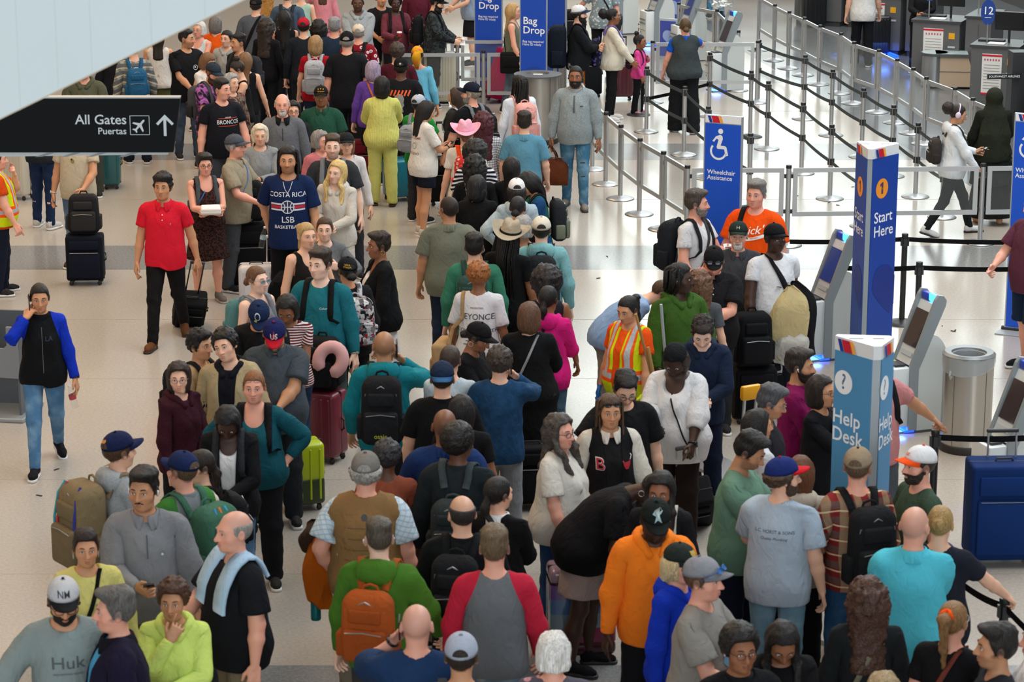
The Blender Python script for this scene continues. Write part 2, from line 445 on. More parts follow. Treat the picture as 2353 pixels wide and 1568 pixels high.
def stanchion(p, label, group, belts=2, black=False, darkbase=False):
    t = thing('stanchion', label, 'stanchion', (p[0], p[1], 0), group=group)
    obj('base', me_bb if black or darkbase else me_base, t); obj('foot_ring', me_foot, t); obj('post', me_bp if black else me_post, t); obj('cap', me_cap, t)
    if belts: obj('belt_cassette', me_cas, t)
    if belts > 1: obj('belt_cassette', me_cas2, t)
    return t
def belt(t, a, b, z=.90, sag=.022, m=None, h=.05):
    """one belt from post t (standing at a) to b"""
    a, b = Vector((a[0], a[1], z)), Vector((b[0], b[1], z)); n = 10; d = (b-a); w = Vector((-d.y, d.x, 0)).normalized()*.0012
    V, F = [], []
    for i in range(n+1):
        s = i/n; p = a+d*s-Vector((0, 0, sag*4*s*(1-s)))
        V += [p+w+Vector((0, 0, h/2)), p+w-Vector((0, 0, h/2)), p-w-Vector((0, 0, h/2)), p-w+Vector((0, 0, h/2))]
    for i in range(n):
        for k in range(4): F.append((i*4+k, i*4+(k+1) % 4, (i+1)*4+(k+1) % 4, (i+1)*4+k))
    o = Vector((t.location.x, t.location.y, 0)); mb = MB().add([v-o for v in V], F)
    return mb.build('belt', m or BELT, t)
def panel(a, b, label, group, z0=.36, z1=.955):
    """framed glass panel hung between two posts"""
    a, b = Vector((a[0], a[1], 0)), Vector((b[0], b[1], 0)); d = b-a; L = d.length-.11; c = (a+b)/2
    t = thing('glass_barrier', label, 'barrier', (c.x, c.y, 0), math.atan2(d.y, d.x), group)
    w = .055
    MB().box((0, 0, z1-w/2), (L, .026, w)).build('top_rail', SATIN, t); MB().box((0, 0, z0+w/2), (L, .026, w)).build('bottom_rail', SATIN, t)
    for s in (-1, 1): MB().box((s*(L/2-w/2), 0, (z0+z1)/2), (w, .026, z1-z0-2*w)).build('side_rail', SATIN, t)
    MB().box((0, 0, (z0+z1)/2), (L-2*w, .006, z1-z0-2*w)).build('pane', GLASS, t)
    for s in (-1, 1):
        for z in (z0+.06, z1-.1): MB().box((s*(L/2+.022), 0, z), (.05, .02, .05)).build('bracket', BLACKP, t)
    return t
def row(pts, where, z=1.0, frm='far end', glass=False, belts=(), black=(), z0=.36, skip=()):
    ps = [at(u, v, z) for u, v in pts]; T = []
    for i, p in enumerate(ps):
        T.append(stanchion(p, f'{ORD[i]} silver post from {frm} of the {where}', f'posts of the {where}', 0 if glass else 2, darkbase=i in black))
    for i in range(len(ps)-1):
        if i in skip: continue
        if glass: panel(ps[i], ps[i+1], f'{ORD[i]} glass panel from {frm} of the {where}', f'panels of the {where}', z0)
        else: belt(T[i], ps[i], ps[i+1], .90); belt(T[i], ps[i], ps[i+1], .50)
    return T, ps
row([(1745, -12), (1781, 8), (1814, 24), (1849, 38), (1885, 56), (1933, 74), (1963, 94), (2020, 112), (2062, 133), (2099, 154), (2129, 175), (2195, 199), (2236, 223), (2300, 250)], 'glass barrier along the ticket counters', glass=True)
TB, PB = row([(1745, 90), (1851, 125), (1914, 158), (1985, 201), (2054, 240), (2110, 281), (2172, 322)], 'belt line nearest the ticket counters')
TC, PC = row([(1632, 119), (1727, 161), (1766, 185), (1846, 234), (1912, 285), (1992, 340)], 'middle belt line of the empty queue', black=(1,))
TD, PD = row([(1487, 151), (1574, 197), (1628, 243), (1725, 305)], 'near belt line of the empty queue', black=(3,))
TE, PE = row([(1469, 117)], 'belt line behind the girl in pink', black=(0,))
belt(TE[0], PE[0], at(1297, 118, 1.0), .93, .01, BELTK); belt(TD[0], PD[0], PC[0], .50, .01, BELTK)
row([(1297, 118), (1313, 150), (1336, 182), (1362, 226), (1393, 256), (1427, 285), (1471, 316), (1525, 346), (1580, 378), (1813, 378), (2260, 374), (2480, 372)], 'glass barrier behind the wheelchair sign', glass=True)
row([(880, 88), (1051, 86), (1190, 86)], 'glass barrier beside the maroon-clad woman', glass=True, z0=.30)
row([(905, 116), (1111, 115), (1288, 116)], 'glass barrier by the bag drop sign', frm='left end', glass=True, z0=.30)
row([(1500, 92), (1742, 92)], 'glass barrier behind the vested agent', glass=True, z0=.30)
row([(1560, 4), (1648, 20), (1697, 68)], 'glass barrier beyond the far kiosks', glass=True, z0=.35)
for i, (p, q, lab, zz) in enumerate((((2080, 535), (2420, 541), 'black belt post behind the Start Here column', 1.0), ((2113, 600), (2430, 600), 'short-looking black belt post beside the Start Here column', 1.0), ((2150, 986), (2420, 984), 'black belt post in front of the steel litter bin', 1.0), ((2309, 1372), (2430, 1480), 'black belt post at the hand of the woman in navy', 1.0))):
    a = at(*p, zz); t = stanchion(a, lab, None, 1, black=True); belt(t, a, at(*q, zz), .93, .02, BELTK)
    if i < 2:
        b = at(1815, 541, 1.0) if i == 0 else at(1925, 600, 1.0); belt(t, a, b, .93, .015, BELTK)
    if i == 3: belt(t, a, at(2208, 1318, 1.0), .93, .02, BELTK)

# ---- signs
BLUE = mat('#0a3f9e', .45); BLUE2 = mat('#0a50c8', .42); HELPB = mat('#4a8cba', .5); PRW = mat('#e9eef2', .6); YEL = mat('#f0962a', .6); RED = mat('#c4102c', .6); ORG = mat('#f5a52c', .6); NAVY = mat('#0b2f86', .5); DKBLUE = mat('#0a3590', .5); HELPD = mat('#3d7aa6', .5)
def stripe_set(x0, w, h):
    """the blue, red and amber slanted marks of the header strip"""
    out = []
    for a, b, m in ((0, .22, 'b'), (.26, .78, 'r'), (.80, 1, 'y')):
        k = .35*h; out.append((flat_poly([(x0+a*w, h), (x0+b*w, h), (x0+b*w+k, 0), (x0+a*w+k, 0)]), {'b': DKBLUE, 'r': RED, 'y': ORG}[m]))
    return out
def heart_leaf(s=1.0):
    return flat_poly([(x*s, z*s) for x, z in ((-.16, .02), (-.15, .12), (-.10, .19), (-.02, .215), (.06, .20), (.13, .15), (.16, .09), (.16, -.16), (.10, -.235), (.02, -.18), (-.07, -.10), (-.13, -.04))])
def tri_column(px3, zt, label, mface, mdark, faces):
    P = [at(u, v, zt) for u, v in px3]; c = sum(P, Vector())/3
    t = thing('sign_column', label, 'sign', (c.x, c.y, 0)); L = [p-c for p in P]; L = [Vector((p.x, p.y, 0)) for p in L]
    def corner_poly(k, cut):
        out = []
        for i in range(3):
            p = L[i]; a = (L[i-1]-p).normalized(); b = (L[(i+1) % 3]-p).normalized(); out += [p*k+a*cut, p*k+b*cut]
        return out
    def prism(poly, z0, z1):
        n = len(poly); return MB().add([(q.x, q.y, z0) for q in poly]+[(q.x, q.y, z1) for q in poly], [tuple(range(n))[::-1], tuple(range(n, 2*n))]+[(i, (i+1) % n, (i+1) % n+n, i+n) for i in range(n)])
    prism(corner_poly(.985, .055), .03, zt-.10).build('core', mat('#a6b2b8', .4, .4), t)
    prism(corner_poly(1.0, .05), zt-.10, zt).build('header', mat('#dfe3e5', .45), t)
    prism(corner_poly(1.06, .03), 0, .035).build('base_plate', GREYP, t)
    mb = MB()
    for s, r in ((-.4, .05), (.35, .04)): mb.box((L[2].x*s, L[0].y*.1, zt+.001), (r*2, .02, .004))
    mb.build('slot', mat('#8c9296', .6), t)
    for i, items in faces.items():
        A, B = L[i], L[(i+1) % 3]; d = (B-A); W_ = d.length; ex = d.normalized(); ny = Vector((ex.y, -ex.x, 0))
        if ny.dot((A+B)/2) < 0: ny = -ny
        if ny.cross(Vector((0, 0, 1))).dot(ex) > 0: pass
        M = Matrix((ex, -ny, Vector((0, 0, 1)))).transposed(); o = (A+B)/2
        w2 = W_/2-.058
        MB().box(o+ny*.004+Vector((0, 0, (zt-.10+.05)/2)), (w2*2, .006, zt-.15), M=M).build('face_panel', mface, t)
        off = ny*.009
        for vf, m in stripe_set(-w2+.03, .15, .085): sign_print('stripe', vf, m, t, o+ny*.013*1.0+Vector((0, 0, zt-.095))+ny*(-.0), M)
        for vf, m, x, z in items: sign_print('print', vf, m, t, o+off+ex*x+Vector((0, 0, z)), M)
    return t
num1 = flat_poly([(-.012, -.055), (.020, -.055), (.020, .062), (-.004, .062), (-.034, .042), (-.034, .018), (-.012, .030)])
tri_column([(1966, 323), (1998, 345), (2073, 328)], 2.35, 'tall blue triangular column reading 1 Start Here', BLUE, None, {
    0: [(disc(.10), YEL, 0, 1.94), (num1, NAVY, 0, 1.94), (text_mesh('Start\nHere', .155, .010, 'CENTER'), PRW, -.01, 1.58), (heart_leaf(1.0), NAVY, .02, .95)],
    1: [(disc(.10), YEL, -.05, 1.94), (num1, NAVY, -.05, 1.94), (text_mesh('Start\nHere', .155, .010, 'LEFT'), PRW, -.165, 1.58), (heart_leaf(1.15), NAVY, .03, .92)]})
q_ = text_mesh('?', .16, .008)
tri_column([(1908, 768), (2020, 800), (2060, 772)], 2.35, 'light blue triangular column reading Help Desk', HELPB, None, {
    0: [(disc(.088), PRW, -.085, 2.03), (q_, HELPD, -.085, 2.03), (text_mesh('Help\nDesk', .145, .012, 'LEFT'), PRW, -.185, 1.70), (heart_leaf(1.2), HELPD, .03, 1.0)],
    1: [(disc(.088), PRW, -.06, 2.03), (q_, HELPD, -.06, 2.03), (text_mesh('Help\nDesk', .145, .012, 'LEFT'), PRW, -.15, 1.70)]})
def wheelchair():
    s = 1.0
    it = [disc(.028, 20, .02, .165)]
    it.append(flat_poly([(-.030, .110), (.015, .128), (.040, .118), (.046, .085), (.022, .015), (.072, .012), (.088, .0), (.108, -.085), (.080, -.095), (.062, -.022), (-.012, -.022), (-.022, -.005), (-.002, .075), (-.025, .085), (-.050, .050), (-.070, .058)]))
    it.append(ring(.072, .094, 26, math.radians(140), math.radians(345), .0, -.045))
    return join2d(it)
def flat_sign(p0, p1, zt, label, items, w=None, base=True, mface=None):
    a, b = at(*p0, zt), at(*p1, zt); d = b-a; W_ = d.length if w is None else w; c = (a+b)/2; ang = math.atan2(d.y, d.x)
    t = thing('banner_sign', label, 'sign', (c.x, c.y, 0), ang)
    MB().box((0, 0, zt/2+.01), (W_, .036, zt-.02)).build('frame', mat('#b9c2c8', .35, .6), t)
    MB().box((0, -.02, zt/2-.02), (W_-.03, .006, zt-.14)).build('face_panel', mface or BLUE2, t)
    MB().box((0, -.02, zt-.042), (W_-.03, .006, .075)).build('header_strip', mat('#e4e9ec', .5), t)
    for vf, m in stripe_set(-W_/2+.04, .15, .07): sign_print('stripe', vf, m, t, (0, -.0245, zt-.078))
    if base:
        MB().rbox((0, 0, .006), (W_+.10, .42, .012), r=.004).build('base_plate', GREYP, t); MB().tube([(-W_/2-.03, 0, .03), (W_/2+.03, 0, .03)], .022, 10).build('foot_tube', mat('#2b2e31', .5), t)
    for vf, m, x, z in items: sign_print('print', vf, m, t, (x, -.0245, z))
    return t
wtxt = text_mesh('Wheelchair\nAssistance', .066, .014, 'LEFT')
for p0, p1, lab in (((1620, 262), (1708, 269), 'tall blue wheelchair assistance banner behind the man in orange'), ((2333, 259), (2422, 266), 'tall blue wheelchair assistance banner cut off by the frame')):
    flat_sign(p0, p1, 2.35, lab, [(wheelchair(), PRW, -.045, 2.02), (wtxt, PRW, -.165, 1.72), (heart_leaf(1.1), BLUE, .05, .55)])
btxt = [(text_mesh('Bag\nDrop', .155, .012, 'LEFT'), PRW, -.16, 1.56), (text_mesh('Bag tag required\nHave ID ready', .049, .004, 'LEFT'), PRW, -.165, 1.30), (heart_leaf(1.1), BLUE, .02, .72)]
flat_sign((1195, -64), (1258, -62), 2.35, 'blue bag drop banner behind the round steel bin', btxt, mface=mat('#0a45b0', .45))
flat_sign((1090, -112), (1155, -110), 2.35, 'blue bag drop banner farther back beside the blonde woman', [(v, m, x, z) for v, m, x, z in btxt], mface=mat('#0a45b0', .45))
flat_sign((1256, -100), (1302, -96), 2.35, 'third blue banner farthest back beside the white-capped man', [(heart_leaf(1.0), BLUE, .02, .9)], mface=mat('#0a45b0', .45))

# ---- overhead: white sloping bulkhead and the hanging gates sign
Yb = 13.0; wb = tag(bpy.data.objects.new('wall_left', None), kind='structure', label='white panelled bulkhead sloping across the upper corner'); COL.objects.link(wb)
m_wb = mat('#d5e2e5', .6, noise=.02, bscale=3.0); e0, e1 = at_y(-40, 292, Yb), at_y(600, -20, Yb); zt_ = at_y(0, -160, Yb).z
us = [-40, 35, 125, 205, 345, 470, 600]
for i in range(len(us)-1):
    xa, xb = at_y(us[i], 0, Yb).x+.0003, at_y(us[i+1], 0, Yb).x-.0003; ta, tb = (xa-e0.x)/(e1.x-e0.x), (xb-e0.x)/(e1.x-e0.x)
    za, zb = e0.z+(e1.z-e0.z)*ta, e0.z+(e1.z-e0.z)*tb
    MB().prism([(xa, za), (xb, zb), (xb, zt_), (xa, zt_)], .5, Matrix.Translation((0, Yb+.25, 0))).build('panel', m_wb, wb)
mb = MB(); mb.tube([e0+Vector((0, -.002, -.002)), e1+Vector((0, -.002, -.002))], .0035, 4); mb.build('edge_trim', mat('#d8cdb8', .5), wb)
mb = MB(); mb.prism([(e0.x, e0.z+.03), (e1.x, e1.z+.03), (e1.x, e1.z+.05), (e0.x, e0.z+.05)], .46, Matrix.Translation((0, Yb+.26, 0))); mb.build('backing', mat('#b9c4c8', .7), wb)
Ys = 20.0; S0, S1 = at_y(-60, 229, Ys), at_y(414, 226, Ys); S2 = at_y(398, 350, Ys); zb_ = at_y(200, 350, Ys).z
gs = thing('hanging_sign', 'black hanging sign reading All Gates Puertas with plane and arrow', 'sign', (S1.x, Ys, zb_)); k = S1.x; hgt = S1.z-zb_
xl = S0.x-k-.6
MB().prism([(xl, 0), (S2.x-k, 0), (0, hgt), (xl, hgt)], .06, Matrix.Translation((0, .03, 0))).build('panel', mat('#0c1215', .6, spec=.15), gs)
MB().box((xl/2, .03, hgt+.006), (-xl, .07, .012)).build('top_trim', mat('#b9bfbf', .35, .5), gs)
mb = MB(); mb.prism([(xl, -.045), (S2.x-k-.04, -.02), (S2.x-k-.04, -.004), (xl, -.004)], .05, Matrix.Translation((0, .035, 0))); mb.build('lower_fin', mat('#c5cdd0', .25), gs)
mb = MB()
for x in (-1.15, -.95, -.75, -.5): mb.add([(x, .008, -.040), (x+.06, .008, -.036), (x+.16, .008, -.006), (x+.10, .008, -.006)], [(0, 1, 2, 3)])
mb.build('fin_pattern', mat('#8b949a', .4), gs)
MB().tube([(xl*.5, .11, hgt), (xl*.5, .11, hgt+3)], .02, 8).build('suspension_rod', STEEL, gs); MB().tube([(xl*.95, .11, hgt), (xl*.95, .11, hgt+3)], .02, 8).build('suspension_rod', STEEL, gs)
PW = mat('#cfdce2', .6)
def spx(u, v): p = at_y(u, v, Ys-.003); return (p.x-k, p.z-zb_)
def sprint(nm, vf, u, v): x, z = spx(u, v); sign_print(nm, vf, PW, gs, (x, -.003, z))
pm = Ys/ (CT*math.cos(0))/FPX*1.0; pm = (at_y(1000, 280, Ys)-at_y(900, 280, Ys)).length/100
sprint('lettering', text_mesh('All Gates', 31*pm/.98, .010, 'RIGHT'), 291, 276); sprint('lettering', text_mesh('Puertas', 21.5*pm/.98, .010, 'RIGHT'), 291, 302)
sq = 22*pm; sprint('plane_frame', join2d([stroke([(-sq, -sq), (sq, -sq)], 1.3*pm), stroke([(sq, -sq), (sq, sq)], 1.3*pm), stroke([(sq, sq), (-sq, sq)], 1.3*pm), stroke([(-sq, sq), (-sq, -sq)], 1.3*pm)]), 321, 288)
pl = [(0, 20), (2.6, 17), (2.8, 6), (17, -3), (17, -7), (2.8, -2), (2.2, -12), (7, -16), (7, -19), (0, -17), (-7, -19), (-7, -16), (-2.2, -12), (-2.8, -2), (-17, -7), (-17, -3), (-2.8, 6), (-2.6, 17)]
c45, s45 = math.cos(-.72), math.sin(-.72); sprint('plane', flat_poly([((x*c45-z*s45)*pm*.92, (x*s45+z*c45)*pm*.92) for x, z in pl]), 320, 289)
sprint('arrow', flat_poly([(x*pm, z*pm) for x, z in ((-3.2, -25), (3.2, -25), (3.2, 13), (16, -.5), (20.5, 4), (0, 25), (-20.5, 4), (-16, -.5), (-3.2, 13))]), 379, 288)
# ---- dark wall behind the ticket counters and the far end of the hall
E0, E1 = at(1890, 50), at(2135, 172); e1_ = (E1-E0).normalized(); e2_ = Vector((-e1_.y, e1_.x, 0)); e2_ = e2_ if e2_.x > 0 else -e2_
angc = math.atan2(e1_.y, e1_.x)
def cl(a, b, z=0): return E0+e1_*a+e2_*b+Vector((0, 0, z))
w = MB().box((0, 0, 2.0), (44, .3, 4.0)).build('wall_right', mat('#4a4b4d', .5, noise=.06, bscale=2)); w.location = cl(4, 4.6); w.rotation_euler = (0, 0, angc); tag(w, 'dark grey wall behind the ticket counters', kind='structure')
win = tag(bpy.data.objects.new('window_1', None), 'tall daylit windows at the far end of the hall', kind='structure'); COL.objects.link(win); win.location = (10, 64, 0)
day = mat('#e8f4f2', .3, emit=2.5, name='daylit_pane')
for i in range(7):
    for k_ in range(3): MB().box((-10.5+3.5*i, 0, 5.0+4.0*k_), (3.3, .04, 3.8)).build('pane', day, win)
    MB().box((-12.25+3.5*i, -.05, 9), (.12, .2, 12.2)).build('mullion', STEEL, win)
w = tag(MB().box((0, 66, 2.5), (70, .3, 5)).build('wall_back', mat('#a58a72', .6)), 'warm toned wall at the far end of the hall', kind='structure')
w = tag(MB().box((-19, 40, 3.5), (.3, 60, 7)).build('wall_side', mat('#b6a18a', .6)), 'warm toned wall along the concourse', kind='structure')
# ---------------------------------------------------------------- kiosks, counters, bins
KW = mat('#cfd7d8', .42); KG = mat('#8f999e', .4, .3); KD = mat('#6d777c', .45); LED = mat('#3fb8ff', .3, emit=2.2, name='led'); LEDB = mat('#1a4cff', .3, emit=1.6, name='led'); SCR = mat('#27356b', .12, emit=.25); SCRD = mat('#3a3233', .06)
KIO = {}
def kiosk(p, rz, label, dark=False, sc=.88):
    """self-service kiosk: bent slab frame with a leaning screen, printer cabinet in front, rounded body behind. local +x = back, user at -x"""
    t = thing('check_in_kiosk', label, 'kiosk', (p[0], p[1], 0), rz, 'self-service check-in kiosks'); t.scale = (sc, sc, sc)
    if not KIO:
        W_ = .40
        pf = [(-.05, .04), (.05, .04), (.05, .70), (.335, 1.36), (.345, 1.42), (.31, 1.47), (.25, 1.48), (.215, 1.43), (-.05, .73)]
        mb = MB()
        for s in (-1, 1): mb.prism(pf, .045, Matrix.Translation((0, s*(W_/2-.022), 0)))
        KIO['side_frame'] = (mb.mesh('side_frame'), KG)
        pi = [(-.035, .70), (.03, .70), (.315, 1.36), (.235, 1.36)]
        KIO['head'] = (MB().prism([(-.030, .735), (.035, .70), (.318, 1.37), (.232, 1.37)], W_-.09).mesh('head'), KW)
        R = Matrix.Rotation(-math.atan2(.262, .62), 3, 'Y'); R = Matrix.Rotation(math.atan2(.265, .64), 3, 'Y')
        c = Vector((.118, 0, 1.10)); nrm = R @ Vector((-1, 0, 0))
        KIO['screen'] = (MB().box(c+nrm*.014, (.006, W_-.135, .40), M=R).mesh('screen'), None)
        KIO['bezel_strip'] = (MB().box(Vector((.03, 0, .83))+nrm*.036, (.006, W_-.16, .05), M=R).mesh('bezel_strip'), mat('#aeb7ba', .4))
        KIO['beacon'] = (MB().rbox((.268, -.06, 1.425), (.055, .13, .085), r=.015, n=2).mesh('beacon', True), LED)
        KIO['beacon_shell'] = (MB().rbox((.268, .075, 1.42), (.06, .15, .08), r=.015, n=2).mesh('beacon_shell', True), mat('#2b45c0', .35))
        KIO['cabinet'] = (MB().rbox((-.13, 0, .40), (.20, W_-.05, .64), r=.015, n=2).mesh('cabinet', True), KW)
        mb = MB(); mb.box((-.12, -.03, .735), (.12, .16, .02)); KIO['card_reader'] = (mb.mesh('card_reader'), mat('#2a2d2f', .5))
        mb = MB(); mb.box((-.10, .11, .728), (.08, .06, .012)); KIO['passport_pad'] = (mb.mesh('passport_pad'), mat('#b9b13c', .5))
        mb = MB(); mb.box((-.238, 0, .55), (.02, .26, .02)); mb.box((-.245, 0, .48), (.04, .28, .015)); KIO['ticket_slot'] = (mb.mesh('ticket_slot'), KD)
        mb = MB(); mb.box((-.234, 0, .33), (.006, .30, .006)); mb.box((-.234, .10, .28), (.008, .02, .03)); KIO['cabinet_door_seam'] = (mb.mesh('cabinet_door_seam'), KD)
        pb = [(.05, .03), (.40, .03), (.40, .70)]+[(.40-.21*(1-math.cos(a)), .70+.36*math.sin(a)) for a in np.linspace(.15, 1.45, 8)]+[(.17, .98), (.05, .70)]
        KIO['body'] = (MB().prism(pb, W_-.02).mesh('body'), mat('#c3cac9', .5))
        KIO['base_light'] = (MB().box((-.02, 0, .022), (.12, W_-.06, .022)).mesh('base_light'), LEDB)
        KIO['plinth'] = (MB().box((.10, 0, .012), (.62, W_-.08, .022)).mesh('plinth'), KD)
        for n_, (me, m) in KIO.items():
            if m: me.materials.append(m)
        d = KIO['screen'][0].copy(); KIO['screen'][0].materials.append(SCR); d.materials.append(SCRD); KIO['screen_dark'] = (d, 1)
    for n_, (me, m) in KIO.items():
        if n_ == 'screen' and dark or n_ == 'screen_dark' and not dark: continue
        obj(n_.replace('_dark', ''), me, t)
    l = bpy.data.lights.new('kiosk_glow', 'AREA'); l.shape = 'RECTANGLE'; l.size, l.size_y = .15, .34; l.energy = 1.2; l.color = (.15, .35, 1.0)
    o = bpy.data.objects.new('kiosk_glow', l); COL.objects.link(o); o.parent = t; o.location = (-.10, 0, .07)
    return t
RK = math.radians(20)
kiosk(at(1884, 822), RK, 'check-in kiosk with blue screen left of the Start Here column')
kiosk(at(2075, 986), RK, 'check-in kiosk with dark screen beside the steel litter bin', True)
kiosk(at(2294, 1178), RK, 'check-in kiosk with dark screen behind the big blue suitcase', True)
kiosk(at(1654, 208), RK, 'check-in kiosk with lit beacon right of the vested agent', True)
kiosk(at(1572, 140), RK, 'far kiosk with blue screen behind the vested agent')
kiosk(at(1500, 104), RK, 'far kiosk cut by the top edge beside the patterned shirt')
kiosk(at(1245, 150), RK, 'far kiosk whose lit beacon peeps past the bag drop banner')
kiosk(at(1418, 78), RK, 'far kiosk behind the woman with the purple backpack')
# litter bins
def bin_(p, label, r=.228, h=.90, bag=True, dark=False):
    t = thing('litter_bin', label, 'bin', (p[0], p[1], 0))
    MB().lathe([(r, .07), (r, h)], 40, caps=False).build('drum', mat('#b5b1aa', .28, .85, noise=.04, bscale=4), t, True)
    MB().lathe([(r+.008, 0), (r+.012, .01), (r+.012, .065), (r+.004, .075)], 40).build('kick_ring', mat('#2a2726', .5), t, True)
    mb = MB(); 
    for a in (-2.3, -.95, .4): mb.tube([((r+.001)*math.cos(a), (r+.001)*math.sin(a), .08), ((r+.001)*math.cos(a), (r+.001)*math.sin(a), h)], .003, 4)
    mb.build('seam', mat('#7c7a76', .4, .8), t)
    if dark:
        MB().lathe([(r+.01, h), (r+.05, h+.01), (r+.05, h+.03), (r*.55, h+.04), (r*.5, h+.01), (.0, h+.01)], 40, caps=False).build('lid', mat('#55585a', .5), t, True)
    else: MB().lathe([(r+.006, h-.03), (r+.012, h), (r-.01, h+.022), (r*.70, h+.012), (r*.66, h-.02)], 40, caps=False).build('lid_ring', mat('#7f8385', .45, .4), t, True)
    if bag:
        V, F = [], []; n = 40
        for j, (rr, z) in enumerate(((r*.60, h-.16), (r*.64, h-.01), (r*.90, h+.012), (r+.010, h-.004), (r+.012, h-.05), (r+.007, h-.11))):
            for i in range(n):
                a = 2*math.pi*i/n; wv = .0018*math.sin(a*9+j)+.0012*math.sin(a*17+2*j)
                dz = (.055*math.sin(a*1+.6)) if j == 5 else 0
                V.append(((rr+wv)*math.cos(a), (rr+wv)*math.sin(a), z+dz+.002*math.sin(a*7)))
        for j in range(5):
            for i in range(n): F.append((j*n+i, j*n+(i+1) % n, (j+1)*n+(i+1) % n, (j+1)*n+i))
        mb = MB().add(V, F); c = Vector((-.20, -.23, h-.10)); mb.tube([c, c+Vector((-.01, -.012, -.04)), c+Vector((.0, -.012, -.075)), c+Vector((.012, -.01, -.05))], .010, 6)
        mb.build('bin_liner', mat('#b4bcc0', .3, alpha=.55), t, True)
    return t
bin_(at(2227, 812, .90), 'round stainless steel litter bin with clear liner')
b = bin_(at(1236, 171, 1.0), 'round steel bin with dark lid under the bag drop banner', .30, .98, False, True)
MB().rbox((0, 0, 1.0), (.14, .06, .012), r=.005).build('folded_papers', mat('#e6e6e2', .7), b)
# bag sizer at the left edge
def sizer():
    p = at(6, 958); t = thing('bag_sizer', 'grey metal bag sizer stand at the left edge', 'stand', (p.x, p.y, 0), math.radians(-8))
    m1, m2 = mat('#83888e', .45, .3), mat('#5e636a', .5, .3)
    MB().rbox((-.12, .12, .02), (.78, .62, .04), r=.012).build('base', mat('#9aa0a4', .4, .4), t)
    MB().box((-.12, .34, .50), (.66, .03, .92)).build('back_panel', m2, t)
    mb = MB(); x0, x1, z0, z1 = -.45, .21, .42, .90
    mb.prism([(x0, z0), (x1, z0-.02), (x1, z1), (.10, z1), (.10, .72), (.06, .69), (-.06, .69), (-.10, .72), (-.10, z1), (x0, z1)], .024, Matrix.Translation((0, -.06, 0))); mb.build('front_panel', m1, t)
    for s in (-1, 1): MB().box((-.12+s*.32, .14, .47), (.02, .40, .86)).build('side_panel', m2, t)
sizer()
# low advert easels and bowl of tags near the far kiosks
for (u_, v_, lab) in ((1535, 135, 'small blue notice easel left of the vested agent'), (1548, 62, 'small blue notice easel behind the vested agent head')):
    p = at(u_, v_); t = thing('notice_easel', lab, 'sign', (p.x, p.y, 0), math.radians(-25))
    MB().box((0, 0, .36), (.34, .05, .70)).build('frame', mat('#a9b3b8', .4), t); MB().box((0, -.03, .36), (.29, .006, .62)).build('face_panel', mat('#3a49a0', .5), t)
    sign_print('print', heart_leaf(.6), mat('#8fa6d8', .6), t, (0, -.035, .38))
p = at(1655, 152); t = thing('tag_bowl', 'clear bowl of white luggage tags on a black stand', 'bowl', (p.x, p.y, 0))
MB().lathe([(.14, 0), (.14, .02), (.025, .04), (.025, .95), (.08, .97)], 20).build('stand', BLACKP, t, True)
MB().lathe([(.06, .98), (.17, 1.04), (.22, 1.15), (.225, 1.15), (.17, 1.03), (.06, .97)], 24, caps=False).build('bowl', GLASS, t, True)
mb = MB(); rg = random.Random(2)
for i in range(26): a = rg.uniform(0, 6.28); r = rg.uniform(0, .15); mb.box((r*math.cos(a), r*math.sin(a), 1.02+.12*rg.random()), (.09, .03, .006), M=Matrix.Rotation(rg.uniform(-.6, .6), 3, 'X') @ Matrix.Rotation(rg.uniform(0, 3), 3, 'Z'))
mb.build('tags', mat('#e8e8e4', .7), t)
